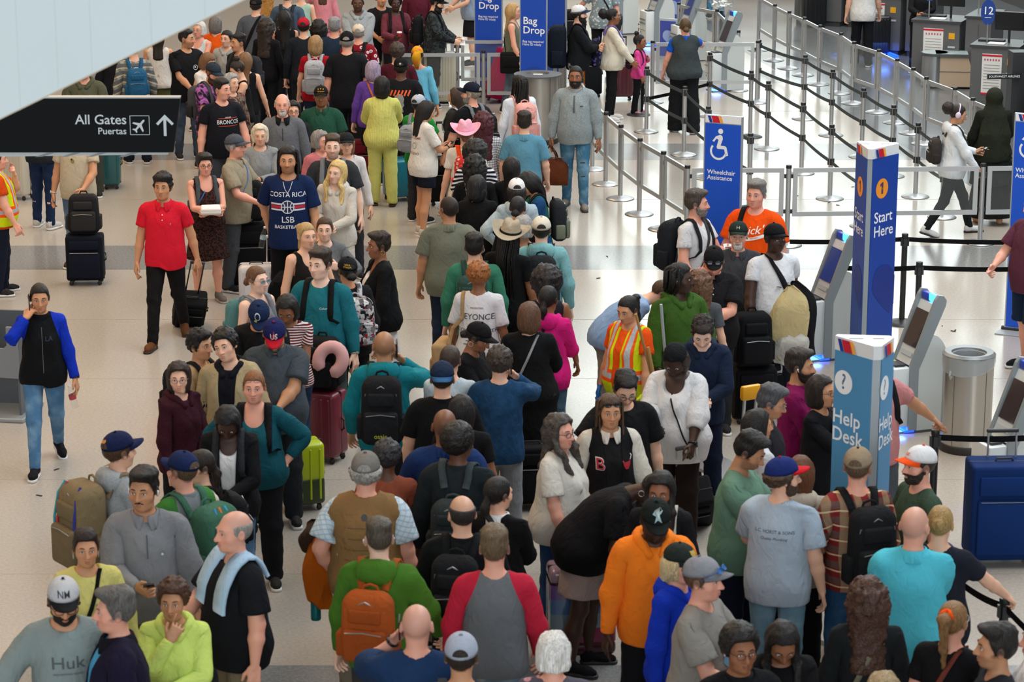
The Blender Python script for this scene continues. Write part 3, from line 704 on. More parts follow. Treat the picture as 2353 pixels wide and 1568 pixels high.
# ---- ticket counters
CM = mat('#6b6c6d', .42, .5, noise=.05, bscale=8); CD = mat('#444648', .45, .4); CT_ = mat('#3b3d3f', .4); POST = mat('#d9dad6', .6); PTXT = mat('#8a8c8a', .7); YS = mat('#e0a21a', .6)
def counter(a, b, w, d, h, label, poster=1, monitor=True, num=None, wells=True, blue=True):
    """counter unit along the line of the check-in desks: a = along, b = behind the line"""
    p = a; t = thing('ticket_counter', label, 'counter', (p.x, p.y, 0), angc, 'ticket counters')
    dz = .10
    MB().box((0, 0, dz+(h-dz)/2), (w, d, h-dz)).build('body', CM, t); MB().box((0, 0, h+.02), (w+.05, d+.05, .04)).build('top', CT_, t); MB().box((0, 0, dz/2), (w-.06, d-.06, dz)).build('plinth', CD, t)
    mb = MB(); sd = -1
    for x in (-w*.0,): mb.box((x, sd*(d/2+.002), h*.52), (.008, .004, h*.8))
    mb.build('door_seam', CD, t)
    if poster:
        MB().box((-w*.05, sd*(d/2+.004), h*.60), (w*.42, .006, h*.62)).build('notice', POST, t)
        MB().box((-w*.05, sd*(d/2+.008), h*.885), (w*.42, .004, .03)).build('notice_band', RED, t); MB().box((-w*.05, sd*(d/2+.008), h*.30), (w*.42, .004, .03)).build('notice_band', RED, t)
        mb = MB()
        for i in range(9): mb.box((-w*.05, sd*(d/2+.0085), h*(.74-.045*i)), (w*.34, .003, .008))
        mb.build('notice_text', PTXT, t)
        mb = MB()
        for i in range(6): mb.box((-w*.05-w*.15+w*.06*i, sd*(d/2+.0085), h*.82), (.022, .003, .03))
        mb.build('notice_icons', mat('#b4525a', .6), t)
        MB().box((w*.34, sd*(d/2+.005), h*.80), (.10, .006, .10)).build('yellow_sticker', YS, t); MB().box((w*.34, sd*(d/2+.006), h*.62), (.12, .006, .03)).build('plate', mat('#b8b9b8', .5), t)
    MB().box((-w/2-.003, 0, h*.66), (.006, d*.34, h*.42)).build('side_notice', POST, t)
    if monitor:
        MB().tube([(w*.18, d*.05, h+.03), (w*.18, d*.05, h+.30)], .02, 8).build('monitor_stand', BLACKP, t)
        MB().rbox((w*.18, d*.02, h+.38), (.46, .04, .30), r=.012, M=Matrix.Rotation(.15, 3, 'X')).build('monitor', mat('#151719', .3), t)
        MB().box((-w*.2, d*.12, h+.055), (.40, .16, .025)).build('keyboard', mat('#202224', .6), t)
        MB().box((-w*.02, -d*.22, h+.048), (.26, .20, .012)).build('papers', POST, t)
    if num:
        MB().tube([(-w*.28, 0, h+.03), (-w*.28, 0, h+.32)], .012, 8).build('number_stem', STEEL, t)
        V, F = disc(1.0, 28); V = V*np.array((.11, .19))
        mb = MB(); mb.prism([(-w*.28+.115*math.cos(x), h+.50+.20*math.sin(x)) for x in np.linspace(0, 2*math.pi, 29)[:-1]], .02); mb.build('number_disc', mat('#173f8c', .4), t)
        sign_print('number', text_mesh(num, .17, .006), PRW, t, (-w*.28, -.0115, h+.52)); sign_print('number_line', stroke([(-.05, 0), (.05, 0)], .008), PRW, t, (-w*.28, -.0115, h+.42))
    if blue and False: MB().box((-w/2-.12, -d/2-.02, .03), (.36, .03, .05)).build('blue_light', LEDB, t)
    return t
CPX = [(1962, -12, None), (2097, 46, '10'), (2232, 104, '12'), (2367, 162, None), (1827, -70, None)]
for i, (u_, v_, n_) in enumerate(CPX):
    a_, b_ = at(u_, v_, 1.05), at(u_+108, v_+6, 1.05); d_ = b_-a_; angc = math.atan2(d_.y, d_.x); w_ = d_.length
    nrm = Vector((-d_.y, d_.x, 0)).normalized(); c_ = (a_+b_)/2+nrm*.40
    o_ = counter(c_, None, w_, .75, 1.02, ('grey ticket counter beside the white t-shirt person', 'grey ticket counter with notice and number 10 disc', 'grey ticket counter behind the olive head scarf, number 12 disc', 'grey ticket counter cut by the right edge', 'grey ticket counter at the far end')[i], num=n_)
    c2_ = b_+d_.normalized()*.30+nrm*.55
    counter(c2_, None, .42, .95, 1.12, ('dark desk pier behind the black ribbed suitcase', 'dark desk pier with the number 11 disc', 'dark desk pier above the olive head scarf', 'dark desk pier cut by the right edge', 'dark desk pier at the far end of the counters')[i], poster=0, monitor=False, blue=False, num='11' if i == 1 else None)
for u_, v_, l_ in ((1903, 52, .55), (2048, 132, .55), (2133, 168, .35)):
    q = at(u_, v_); o = MB().box((0, 0, .04), (.06, l_, .07)).build('blue_floor_light', LEDB); o.location = q; o.rotation_euler = (0, 0, .25); tag(o, {1903: 'blue floor light at the far counters', 2048: 'blue floor light beside the black ribbed suitcase', 2133: 'blue floor light beside the beige bag drop unit'}[u_], 'light')
    l = bpy.data.lights.new('blue_glow', 'AREA'); l.size = .3; l.energy = 4; l.color = (.1, .25, 1); k = bpy.data.objects.new('blue_glow', l); COL.objects.link(k); k.parent = o; k.location = (-.2, 0, .25)
def bagwell(a, label):
    p = at(2196, 206); t = thing('bag_drop_well', label, 'counter', (p.x, p.y+.25, 0), -.12); t.scale = (.62, .62, .68)
    BG = mat('#b29d84', .55)
    MB().prism([(-.5, .05), (.62, .05), (.34, .78), (-.5, .78)], .62).build('body', BG, t)
    MB().box((.05, -.318, .42), (1.0, .01, .012)).build('seam', mat('#6d6052', .6), t)
    mb = MB(); mb.lathe([(.34, .05), (.34, .78)], 28); mb.v = [(v[0]-.52, v[1], v[2]) for v in mb.v]; mb.build('steel_end', mat('#a9abab', .25, .8), t, True)
    mb = MB(); mb.lathe([(.38, .78), (.38, .84)], 28); mb.v = [(v[0]-.52, v[1], v[2]) for v in mb.v]; mb.box((-.08, 0, .81), (.88, .72, .06)); mb.build('top', mat('#4a4f50', .3), t)
    mb = MB(); mb.lathe([(.35, .842), (.35, .85)], 28); mb.v = [(v[0]-.52, v[1], v[2]) for v in mb.v]; mb.box((-.08, 0, .846), (.84, .66, .008)); mb.build('glass_top', mat('#9fb0b0', .15), t)
    MB().rbox((.95, -.02, .14), (.75, .62, .16), r=.03).build('scale', mat('#85847e', .5, .4), t); MB().rbox((.95, .25, .34), (.5, .3, .3), r=.1, n=3).build('black_cover', mat('#141518', .7), t)
bagwell(5.55, 'beige and steel bag drop end unit with glass top by the counters')
pz = at(2336, 172, .90); t = thing('airline_sign', 'black airline nameplate on a dark post by the counters', 'sign', (pz.x, pz.y, 0), math.radians(4))
MB().box((.05, .1, .62), (.26, .3, 1.24)).build('post', mat('#26282a', .45), t); MB().box((-.22, -.12, .90), (.50, .05, .075)).build('nameplate', mat('#0d0e0f', .4), t)
sign_print('lettering', text_mesh('SOUTHWEST AIRLINES', .046, .004), PRW, t, (-.22, -.147, .90))
# ---------------------------------------------------------------- people: one body form in a rest pose, posed by joints
def ss(a, b, x): t = np.clip((x-a)/(b-a), 0, 1); return t*t*(3-2*t)
def smin(a, b, k): h = np.maximum(k-np.abs(a-b), 0)/k; return np.minimum(a, b)-h*h*k*.25
def smax(a, b, k): return -smin(-a, -b, k)
def f3(*a): return np.array(a, np.float32)
def cone(p, a, b, r1, r2, sc=None):
    a = f3(*a); b = f3(*b)
    if sc is not None: sc = f3(*sc); p = p*sc; a = a*sc; b = b*sc
    pa = p-a; ba = b-a; t = np.clip(pa @ ba/(ba @ ba), 0, 1)
    return np.sqrt(((pa-t[:, None]*ba)**2).sum(1))-(r1+(r2-r1)*t)
def ell(p, c, r):
    q = (p-f3(*c))/f3(*r); k0 = np.sqrt((q*q).sum(1)); q = q/f3(*r); k1 = np.sqrt((q*q).sum(1))
    return k0*(k0-1)/np.maximum(k1, 1e-6)
def rbx(p, c, h, r):
    q = np.abs(p-f3(*c))-f3(*h)+r
    return np.sqrt((np.maximum(q, 0)**2).sum(1))+np.minimum(q.max(1), 0)-r
def nz(p, f, s=0.0):
    x, y, z = p[:, 0]*f+s, p[:, 1]*f+s*1.7, p[:, 2]*f+s*2.3
    return (np.sin(x+1.4*np.sin(.8*y+.5*z))+np.sin(1.3*y+1.2*np.sin(.9*z+.7*x+1))+np.sin(1.1*z+1.3*np.sin(1.1*x-.6*y+2)))/3
def half(p): q = p.copy(); q[:, 0] = np.abs(q[:, 0]); return q
AD = f3(.574, 0, -.819); AN = f3(.819, 0, .574); AF = f3(0, -1, 0)
SH = f3(.178, .01, 1.405); EL = SH+AD*.29; WR = SH+AD*.545
def torso(q):
    d = ell(q, (0, .015, .94), (.158, .115, .13))
    d = smin(d, ell(q, (0, .0, 1.07), (.138, .100, .17)), .08)
    d = smin(d, ell(q, (0, .005, 1.27), (.160, .112, .18)), .08)
    d = smin(d, cone(q, (0, .012, 1.40), (.158, .012, 1.388), .060, .052), .06)
    d = smin(d, cone(q, (.02, .022, 1.455), (.14, .016, 1.42), .048, .04), .05)
    return smin(d, ell(q, (.07, .06, .90), (.085, .08, .095)), .05)
def arm(q, r=0.0, L=.545):
    d = cone(q, SH, EL, .051+r, .042+r)
    d = smin(d, cone(q, EL, EL+AD*.09, .042+r, .041+r), .02)
    return smin(d, cone(q, EL+AD*.09, WR, .041+r, .026+r), .02)
def leg(q, r=0.0):
    d = cone(q, (.09, .005, .90), (.098, -.003, .50), .086+r, .054+r)
    d = smin(d, cone(q, (.098, 0, .50), (.102, .022, .33), .05+r, .053+r), .03)
    return smin(d, cone(q, (.102, .022, .33), (.104, .018, .08), .052+r, .034+r), .03)
def hand(q):
    l = q-WR; a = l @ AD; b = l @ AF; c = l @ AN; h = np.stack([a, b, c], 1)
    d = rbx(h, (.050, .0, 0), (.050, .040, .0135), .013)
    for b0, L in ((.031, .072), (.0105, .082), (-.0105, .076), (-.031, .058)):
        e = cone(h, (.09, b0, 0), (.09+L*.55, b0*1.32, -.006), .0098, .0088)
        e = smin(e, cone(h, (.09+L*.55, b0*1.32, -.006), (.09+L, b0*1.5, -.026), .0088, .0072), .004)
        d = smin(d, e, .008)
    e = cone(h, (.015, .026, -.004), (.052, .058, -.014), .015, .0115)
    e = smin(e, cone(h, (.052, .058, -.014), (.085, .066, -.022), .0112, .0088), .005)
    return smin(d, e, .012)
def head(q):
    d = ell(q, (0, .012, 1.662), (.075, .096, .088))
    d = smin(d, ell(q, (0, -.030, 1.602), (.060, .064, .080)), .04)
    d = smin(d, cone(q, (0, -.068, 1.540), (.030, -.040, 1.545), .023, .020), .03)
    d = smin(d, ell(q, (.043, -.052, 1.605), (.024, .026, .024)), .02)
    d = smin(d, cone(q, (.012, -.086, 1.656), (.045, -.072, 1.657), .011, .010), .018)
    d = smax(d, -ell(q, (.032, -.104, 1.635), (.021, .020, .014)), .014)
    d = smin(d, cone(q, (0, -.090, 1.645), (0, -.114, 1.602), .007, .0125), .014)
    d = smin(d, ell(q, (.013, -.098, 1.598), (.010, .012, .008)), .008)
    d = smin(d, cone(q, (0, -.093, 1.573), (.020, -.083, 1.569), .0078, .004), .008)
    d = smin(d, cone(q, (0, -.090, 1.561), (.017, -.081, 1.564), .0085, .004), .006)
    e = ell(q, (.079, .010, 1.628), (.012, .021, .031)); e = smax(e, -ell(q, (.090, .004, 1.632), (.010, .012, .018)), .008)
    return smin(d, e, .008)
def body_sdf(p):
    q = half(p)
    d = smin(torso(q), leg(q), .03)
    f = cone(q, (.104, .035, .045), (.112, -.10, .032), .040, .030); f = smin(f, cone(q, (.112, -.10, .03), (.114, -.15, .028), .034, .026), .02)
    d = smin(d, np.maximum(f, .004-q[:, 2]), .03)
    d = smin(d, smin(arm(q), hand(q), .015), .035)
    n = cone(q, (0, .024, 1.43), (0, .006, 1.57), .060, .053)
    return smin(smin(d, n, .04), head(q), .02)

def surf_nets(fn, lo, hi, h, coarse=4, mirror=True):
    lo = np.array(lo, float); hi = np.array(hi, float)
    nx, ny, nz_ = [int(math.ceil((hi[i]-lo[i])/h/coarse))*coarse for i in range(3)]
    if mirror: xs = ((np.arange(nx)+.5)*h)
    else: xs = lo[0]+np.arange(nx)*h
    ys = lo[1]+np.arange(ny)*h; zs = lo[2]+np.arange(nz_)*h
    off = (coarse-1)/2*h
    gx, gy, gz = np.meshgrid(xs[::coarse]+off, ys[::coarse]+off, zs[::coarse]+off, indexing='ij')
    cv = fn(np.stack([gx, gy, gz], -1).reshape(-1, 3).astype(np.float32)).reshape(gx.shape)
    f = np.repeat(np.repeat(np.repeat(cv, coarse, 0), coarse, 1), coarse, 2).astype(np.float32)
    near = np.argwhere(np.abs(f) < coarse*h*1.6)
    P = np.stack([xs[near[:, 0]], ys[near[:, 1]], zs[near[:, 2]]], 1).astype(np.float32)
    f[near[:, 0], near[:, 1], near[:, 2]] = fn(P)
    if mirror:
        f = np.concatenate([f[::-1], f], 0); xs = np.concatenate([-xs[::-1], xs])
    ins = f < 0
    s = [slice(None, -1), slice(1, None)]
    cnt = sum(ins[s[i], s[j], s[k]].astype(np.int8) for i in (0, 1) for j in (0, 1) for k in (0, 1))
    act = (cnt > 0) & (cnt < 8); ci = np.argwhere(act)
    idx = -np.ones(act.shape, np.int64); idx[act] = np.arange(len(ci))
    acc = np.zeros((len(ci), 3)); num = np.zeros(len(ci))
    cor = [(i, j, k) for i in (0, 1) for j in (0, 1) for k in (0, 1)]
    for A in cor:
        for ax in range(3):
            if A[ax]: continue
            B = list(A); B[ax] = 1
            fa = f[ci[:, 0]+A[0], ci[:, 1]+A[1], ci[:, 2]+A[2]]; fb = f[ci[:, 0]+B[0], ci[:, 1]+B[1], ci[:, 2]+B[2]]
            c = (fa < 0) != (fb < 0); t = np.where(c, fa/np.where(c, fa-fb, 1), 0)
            pt = np.tile(np.array(A, float), (len(ci), 1)); pt[:, ax] = t
            acc[c] += pt[c]; num[c] += 1
    V = (ci+acc/num[:, None])*h+np.array([xs[0], ys[0], zs[0]])
    Q = []
    for ax in range(3):
        o1, o2 = (ax+1) % 3, (ax+2) % 3
        sa = [slice(1, -1)]*3; sb = [slice(1, -1)]*3; sa[ax] = slice(None, -1); sb[ax] = slice(1, None)
        A, B = ins[tuple(sa)], ins[tuple(sb)]
        e = np.argwhere(A != B); flip = A[A != B]
        e = e+np.array([0 if i == ax else 1 for i in range(3)])
        d1 = np.zeros(3, int); d1[o1] = 1; d2 = np.zeros(3, int); d2[o2] = 1
        q = np.stack([idx[tuple((e-x).T)] for x in (d1+d2, d2, 0*d1, d1)], 1)
        q[~flip] = q[~flip][:, ::-1]
        Q.append(q)
    Q = np.concatenate(Q); Q = Q[(Q >= 0).all(1)]
    V = V.astype(np.float32)
    for _ in range(2):                       # settle on the surface
        e = h*.4; d = fn(V)
        g = np.stack([(fn(V+f3(*(e*(i == k) for k in range(3))))-fn(V-f3(*(e*(i == k) for k in range(3)))))/(2*e) for i in range(3)], 1)
        V = V-np.clip(d, -h, h)[:, None]*g/np.maximum((g*g).sum(1), .3)[:, None]
    return V, Q
def decimate(V, Q, tris):
    me = mesh_np('t', V, Q); o = bpy.data.objects.new('t', me)
    md = o.modifiers.new('d', 'DECIMATE'); md.ratio = min(1.0, tris/(len(Q)*2.0))
    m2 = eval_mesh(o)
    n = len(m2.vertices); v = np.zeros(n*3, np.float32); m2.vertices.foreach_get('co', v)
    m2.calc_loop_triangles(); t = np.zeros(len(m2.loop_triangles)*3, np.int32); m2.loop_triangles.foreach_get('vertices', t)
    bpy.data.meshes.remove(m2); bpy.data.objects.remove(o); bpy.data.meshes.remove(me)
    return v.reshape(-1, 3), t.reshape(-1, 3)

# ---- joints and weights. bones: 0 pelvis 1 spine 2 chest 3 neck 4 head | arm L 5..9, R 10..14 (upper fore hand knuckle fingertip) | leg L 15..17, R 18..20
JR = np.zeros((21, 3))
JR[0] = (0, .01, .95); JR[1] = (0, .01, 1.02); JR[2] = (0, .012, 1.20); JR[3] = (0, .022, 1.455); JR[4] = (0, .008, 1.555)
for s_, o_ in ((1, 5), (-1, 10)):
    for i_, p_ in enumerate((SH, EL, WR, WR+AD*.092, WR+AD*.135)): JR[o_+i_] = p_*np.array((s_, 1, 1))
for s_, o_ in ((1, 15), (-1, 18)):
    for i_, p_ in enumerate(((.092, .005, .92), (.098, 0, .50), (.104, .02, .085))): JR[o_+i_] = np.array(p_)*np.array((s_, 1, 1))
PARENT = [-1, 0, 1, 2, 3, 2, 5, 6, 7, 8, 2, 10, 11, 12, 13, 0, 15, 16, 0, 18, 19]
def weights(p, rigid=None):
    n = len(p); w = np.zeros((n, 21), np.float32); q = half(p); x, y, z = p[:, 0], p[:, 1], p[:, 2]
    if rigid is not None: w[:, rigid] = 1; return w
    hd = ss(1.50, 1.56, z); nk = ss(1.43, 1.49, z)*(1-hd); ch = ss(1.10, 1.26, z)*(1-hd-nk); sp = ss(.96, 1.08, z)*(1-hd-nk-ch)
    pv = 1-hd-nk-ch-sp
    l = q-SH; t = l @ AD; tc = np.clip(t, 0, .75)
    dA = np.sqrt(((l-tc[:, None]*AD)**2).sum(1))
    core = np.sqrt(np.maximum(q[:, 0]-.115, 0)**2+np.maximum(np.abs(y)-.10, 0)**2)
    r = core/(core+dA+1e-6)
    aw = ss(.36, .62, r)*ss(-.03, .075, t)*(1-ss(1.44, 1.50, z))
    aw = np.maximum(aw, ss(.12, .16, t)*ss(.5, .62, r))
    lg = (1-ss(.84, .97, z))*(1-aw)
    fo = ss(.25, .33, t); ha = ss(.53, .565, t); th = ((l @ AF) > .044) & (t > .555)
    k1 = ss(.625, .65, t)*(~th); k2 = ss(.67, .695, t)*(~th)
    A = [1-fo, fo*(1-ha), ha*(1-k1), k1*(1-k2), k2]
    kn = 1-ss(.44, .56, z); an = 1-ss(.07, .12, z)
    Lg = [1-kn, kn*(1-an), an]
    sd = ss(-.035, .035, x); sl = ss(-.02, .02, x)
    rest = (1-aw)*(1-lg)
    for b, v in ((0, pv), (1, sp), (2, ch), (3, nk), (4, hd)): w[:, b] = v*rest
    for i in range(5): w[:, 5+i] = aw*A[i]*(x > 0); w[:, 10+i] = aw*A[i]*(x <= 0)
    for i in range(3): w[:, 15+i] = lg*Lg[i]*sd; w[:, 18+i] = lg*Lg[i]*(1-sd)
    return w/np.maximum(w.sum(1, keepdims=True), 1e-6)

def morph(p, w, sex, fat, bust=None):
    """body type in the rest pose: shoulder, waist and hip widths, girth"""
    p = np.array(p, np.float32).copy(); z = p[:, 2]; x0 = p[:, 0].copy()
    aL, aR = w[:, 5:10].sum(1), w[:, 10:15].sum(1); aw = aL+aR; lg = w[:, 15:21].sum(1); tw = w[:, :3].sum(1); hd = w[:, 4]
    fem = 1.0 if sex == 'f' else 0.0
    belly = np.exp(-((z-1.06)/.16)**2); chest = np.exp(-((z-1.30)/.15)**2); hip = np.exp(-((z-.92)/.13)**2)
    sx = 1+fat*(.34*belly+.16*chest+.24*hip)+fem*(-.10*chest-.06*np.exp(-((z-1.10)/.1)**2)+.06*hip)
    sy = 1+fat*(.62*belly+.26*chest+.28*hip)+fem*(.06*hip-.06*chest)
    tl = tw+w[:, 3]*.3
    lw = lg*ss(.40, .95, z)
    p[:, 0] = p[:, 0]*(1+(sx-1)*np.minimum(tl+lw*.8, 1)); p[:, 1] = p[:, 1]*(1+(sy-1)*np.minimum(tl+lw*.6, 1))-fat*.05*belly*tl
    dsh = .178*(fat*.13-fem*.11)
    p[:, 0] += (aL-aR)*dsh
    # girth of arms and legs
    for s, b in ((1, aL), (-1, aR)):
        l = p-(SH*f3(s, 1, 1)+f3(dsh*s, 0, 0)); d = AD*f3(s, 1, 1); t = l @ d; r = l-t[:, None]*d
        g = (fat*.42-fem*.13)*b*(1-ss(.40, .55, t)); p += r*g[:, None]
    for s, b in ((1, w[:, 15:18].sum(1)), (-1, w[:, 18:21].sum(1))):
        g = (fat*.22)*b*ss(.08, .3, z)*(1-ss(.7, .95, z)); cx = np.float32(.10*s)
        p[:, 0] += (p[:, 0]-cx)*g; p[:, 1] += p[:, 1]*g
    if fem or bust:
        bz = .030*(1 if bust is None else bust)*(1+fat)
        for s in (1, -1):
            g = np.exp(-(((x0-.078*s)/.062)**2+((z-1.255)/.07)**2))*(p[:, 1] < 0.02)*tw
            p[:, 1] -= bz*g
    jaw = hd*(1-ss(1.56, 1.66, z))
    p[:, 0] *= 1+jaw*(fat*.16-fem*.07)
    return p
def rot(axis, a):
    x, y, z = np.array(axis, float)/np.linalg.norm(axis); c, s = math.cos(a), math.sin(a); C = 1-c
    return np.array([[c+x*x*C, x*y*C-z*s, x*z*C+y*s], [y*x*C+z*s, c+y*y*C, y*z*C-x*s], [z*x*C-y*s, z*y*C+x*s, c+z*z*C]])
def frame(d, a):
    d = d/np.linalg.norm(d); a = a-d*(a @ d); a = a/np.linalg.norm(a); return np.stack([d, a, np.cross(d, a)], 1)
ARMS = {  # wrist target (outwards, front -, height), elbow pole, hand twist, curl
    'down': ((.275, -.03, .875), (.25, 1, -.2), .1, .35), 'relax': ((.27, -.13, .90), (.5, 1, -.3), .1, .4),
    'phone': ((.07, -.30, 1.13), (.8, .3, -1), -.9, .75), 'phone2': ((.03, -.29, 1.08), (.9, .3, -1), -1.0, .7),
    'hold': ((.15, -.30, 1.05), (.9, .4, -1), -.5, .8), 'ear': ((.135, -.125, 1.485), (.8, -.35, -1), -.9, .55),
    'clasp': ((.015, -.235, .98), (1, .5, -.6), -1.0, .6), 'cross': ((-.085, -.215, 1.16), (1, .2, -.8), -.7, .6),
    'hip': ((.205, -.02, 1.02), (1, .55, .1), 1.2, .7), 'chin': ((.02, -.165, 1.44), (.6, -.2, -1), -1.1, .9),
    'behind': ((.03, .21, .95), (1, .7, -.3), .8, .5), 'pull': ((.27, .20, .90), (.3, 1, .1), .3, .95),
    'front': ((.20, -.28, .92), (.6, .8, -.4), -.2, .95), 'up': ((.24, -.36, 1.28), (.5, .2, -1), -.4, .5),
    'strap': ((.10, -.17, 1.27), (1, .1, -.6), -.6, .9), 'pocket': ((.20, -.06, .93), (.9, 1, .2), .4, .5),
    'out': ((.48, -.22, 1.02), (.3, .8, -.6), -.3, .6), 'fold': ((-.02, -.27, 1.14), (1, .3, -.8), -.9, .6)}
def pose(sex, fat, spec, J=None):
    """spec: arms, legs, bend (forward), lean (sideways), twist, head yaw/pitch/roll -> posed bone matrices"""
    wj = weights(JR.astype(np.float32)); wj[5:10] = 0; wj[10:15] = 0
    for i in range(5): wj[5+i, 5+i] = 1; wj[10+i, 10+i] = 1
    for i in range(3): wj[15+i, :] = 0; wj[15+i, 15+i] = 1; wj[18+i, :] = 0; wj[18+i, 18+i] = 1
    J = morph(JR, wj, sex, fat).astype(float)
    for b in range(5): J[b, 1] = JR[b, 1]
    R = [np.eye(3) for _ in range(21)]; Pp = J.copy()
    bend, lean, tw = (math.radians(spec.get(k, 0)) for k in ('bend', 'lean', 'twist'))
    X, Y, Z = (1, 0, 0), (0, 1, 0), (0, 0, 1)
    def child(b, Rl):
        pa = PARENT[b]; R[b] = R[pa] @ Rl; Pp[b] = Pp[pa]+R[pa] @ (J[b]-J[pa])
    R[0] = rot(X, bend*.35)
    if abs(bend) > .3: Pp[0] = J[0]+np.array((0, abs(math.sin(bend*.5))*.14, 0))
    child(1, rot(X, bend*.35) @ rot(Y, lean*.5) @ rot(Z, tw*.5)); child(2, rot(X, bend*.3) @ rot(Y, lean*.5) @ rot(Z, tw*.5))
    hy, hp, hr = (math.radians(spec.get(k, 0)) for k in ('hy', 'hp', 'hr'))
    child(3, rot(Z, hy*.35) @ rot(X, hp*.4) @ rot(Y, hr*.4)); child(4, rot(Z, hy*.65) @ rot(X, hp*.6) @ rot(Y, hr*.6))
    for s, o, nm in ((1, 5, 'L'), (-1, 10, 'R')):
        a = spec.get(nm, 'down'); ex = spec.get(nm+'x', {})
        tgt, pole, tws, curl = ARMS[a] if isinstance(a, str) else a
        tws = ex.get('twist', tws); curl = ex.get('curl', curl)
        S = Pp[2]+R[2] @ (J[o]-J[2]); Pp[o] = S
        m = np.array((s, 1, 1))
        if len(tgt) == 4: T = np.array(tgt[:3])                    # given in the person's own frame, unmirrored
        elif spec.get('bend', 0) and a not in ('down', 'relax'): T = Pp[2]+R[2] @ (np.array(tgt)*m-J[2])
        else: T = np.array(tgt)*m*np.array((1+.18*fat if tgt[2] < 1.1 and tgt[0] > .15 else 1, 1+.5*fat if tgt[1] < -.1 else 1, 1))+(S-J[o])*(1 if a in ('down', 'relax') else 0)
        pole = R[2] @ (np.array(pole, float)*m)
        v = T-S; L1, L2 = np.linalg.norm(J[o+1]-J[o]), np.linalg.norm(J[o+2]-J[o+1])
        D = min(max(np.linalg.norm(v), .12), (L1+L2)*.996); v = v/np.linalg.norm(v)
        ca = np.clip((L1*L1+D*D-L2*L2)/(2*L1*D), -1, 1)
        pd = pole-v*(pole @ v); pd = pd/np.linalg.norm(pd)
        u = v*ca+pd*math.sqrt(1-ca*ca); E = S+u*L1; fd = (S+v*D-E)/L2
        hinge = np.cross(u, fd); hinge = np.cross(-pd, v)*-1 if np.linalg.norm(hinge) < 1e-4 else hinge
        d0 = AD*m; a0 = np.cross(d0, (0, -1, 0)); F0 = frame(d0.astype(float), a0.astype(float))
        R[o] = frame(u, hinge) @ F0.T
        tw_ = rot(fd, tws*s)
        R[o+1] = rot(fd, tws*s*.45) @ frame(fd, hinge) @ F0.T; Pp[o+1] = E
        wf = ex.get('wf', 0.0)
        R[o+2] = tw_ @ frame(fd, hinge) @ F0.T @ rot((0, 1, 0), wf*s); Pp[o+2] = E+fd*L2
        cu = rot((0, 1, 0), curl*s*1.15)
        for k in (3, 4):
            pa = o+k-1; R[o+k] = R[pa] @ cu; Pp[o+k] = Pp[pa]+R[pa] @ (J[o+k]-J[pa])
    lg = spec.get('legs', 'stand')
    if lg == 'walk': A = ((-24, 8), (16, 14))
    elif lg == 'walk2': A = ((16, 18), (-22, 6))
    elif lg == 'step': A = ((-10, 8), (7, 4))
    elif lg == 'sit': A = ((-85, 85), (-85, 85))
    elif isinstance(lg, tuple): A = lg
    else: A = ((-3, 4), (4, 2))
    sp = spec.get("spread", 1)
    for s, o, (h, k) in ((1, 15, A[0]), (-1, 18, A[1])):
        base = rot(X, bend*.35).T if True else np.eye(3)
        R[o] = rot(X, math.radians(h)) @ rot(Y, math.radians(-sp*s)); Pp[o] = Pp[0]+R[0] @ (J[o]-J[0])
        if abs(bend) > .3: Pp[o][1] = J[o][1]+(Pp[0]-J[0])[1]*.9
        R[o+1] = rot(X, math.radians(h+k)) @ rot(Y, math.radians(-sp*s)); Pp[o+1] = Pp[o]+R[o] @ (J[o+1]-J[o])
        ft = 0 if abs(h+k) < 18 else math.radians((h+k)*.55)
        R[o+2] = rot(Z, math.radians(8*s)) @ rot(X, ft); Pp[o+2] = Pp[o+1]+R[o+1] @ (J[o+2]-J[o+1])
    low = min(Pp[17][2], Pp[20][2]); R[4] = R[4]*1.05*spec.get('hk', 1); Pp[:, 2] -= low-.085
    return np.array(R), J, Pp
def apply_pose(V, w, P):
    R, J, Pp = P
    out = np.zeros((len(V), 3))
    for b in range(21):
        m = w[:, b] > 1e-4
        if m.any(): out[m] += w[m, b][:, None]*((V[m]-J[b]) @ R[b].T+Pp[b])
    return out
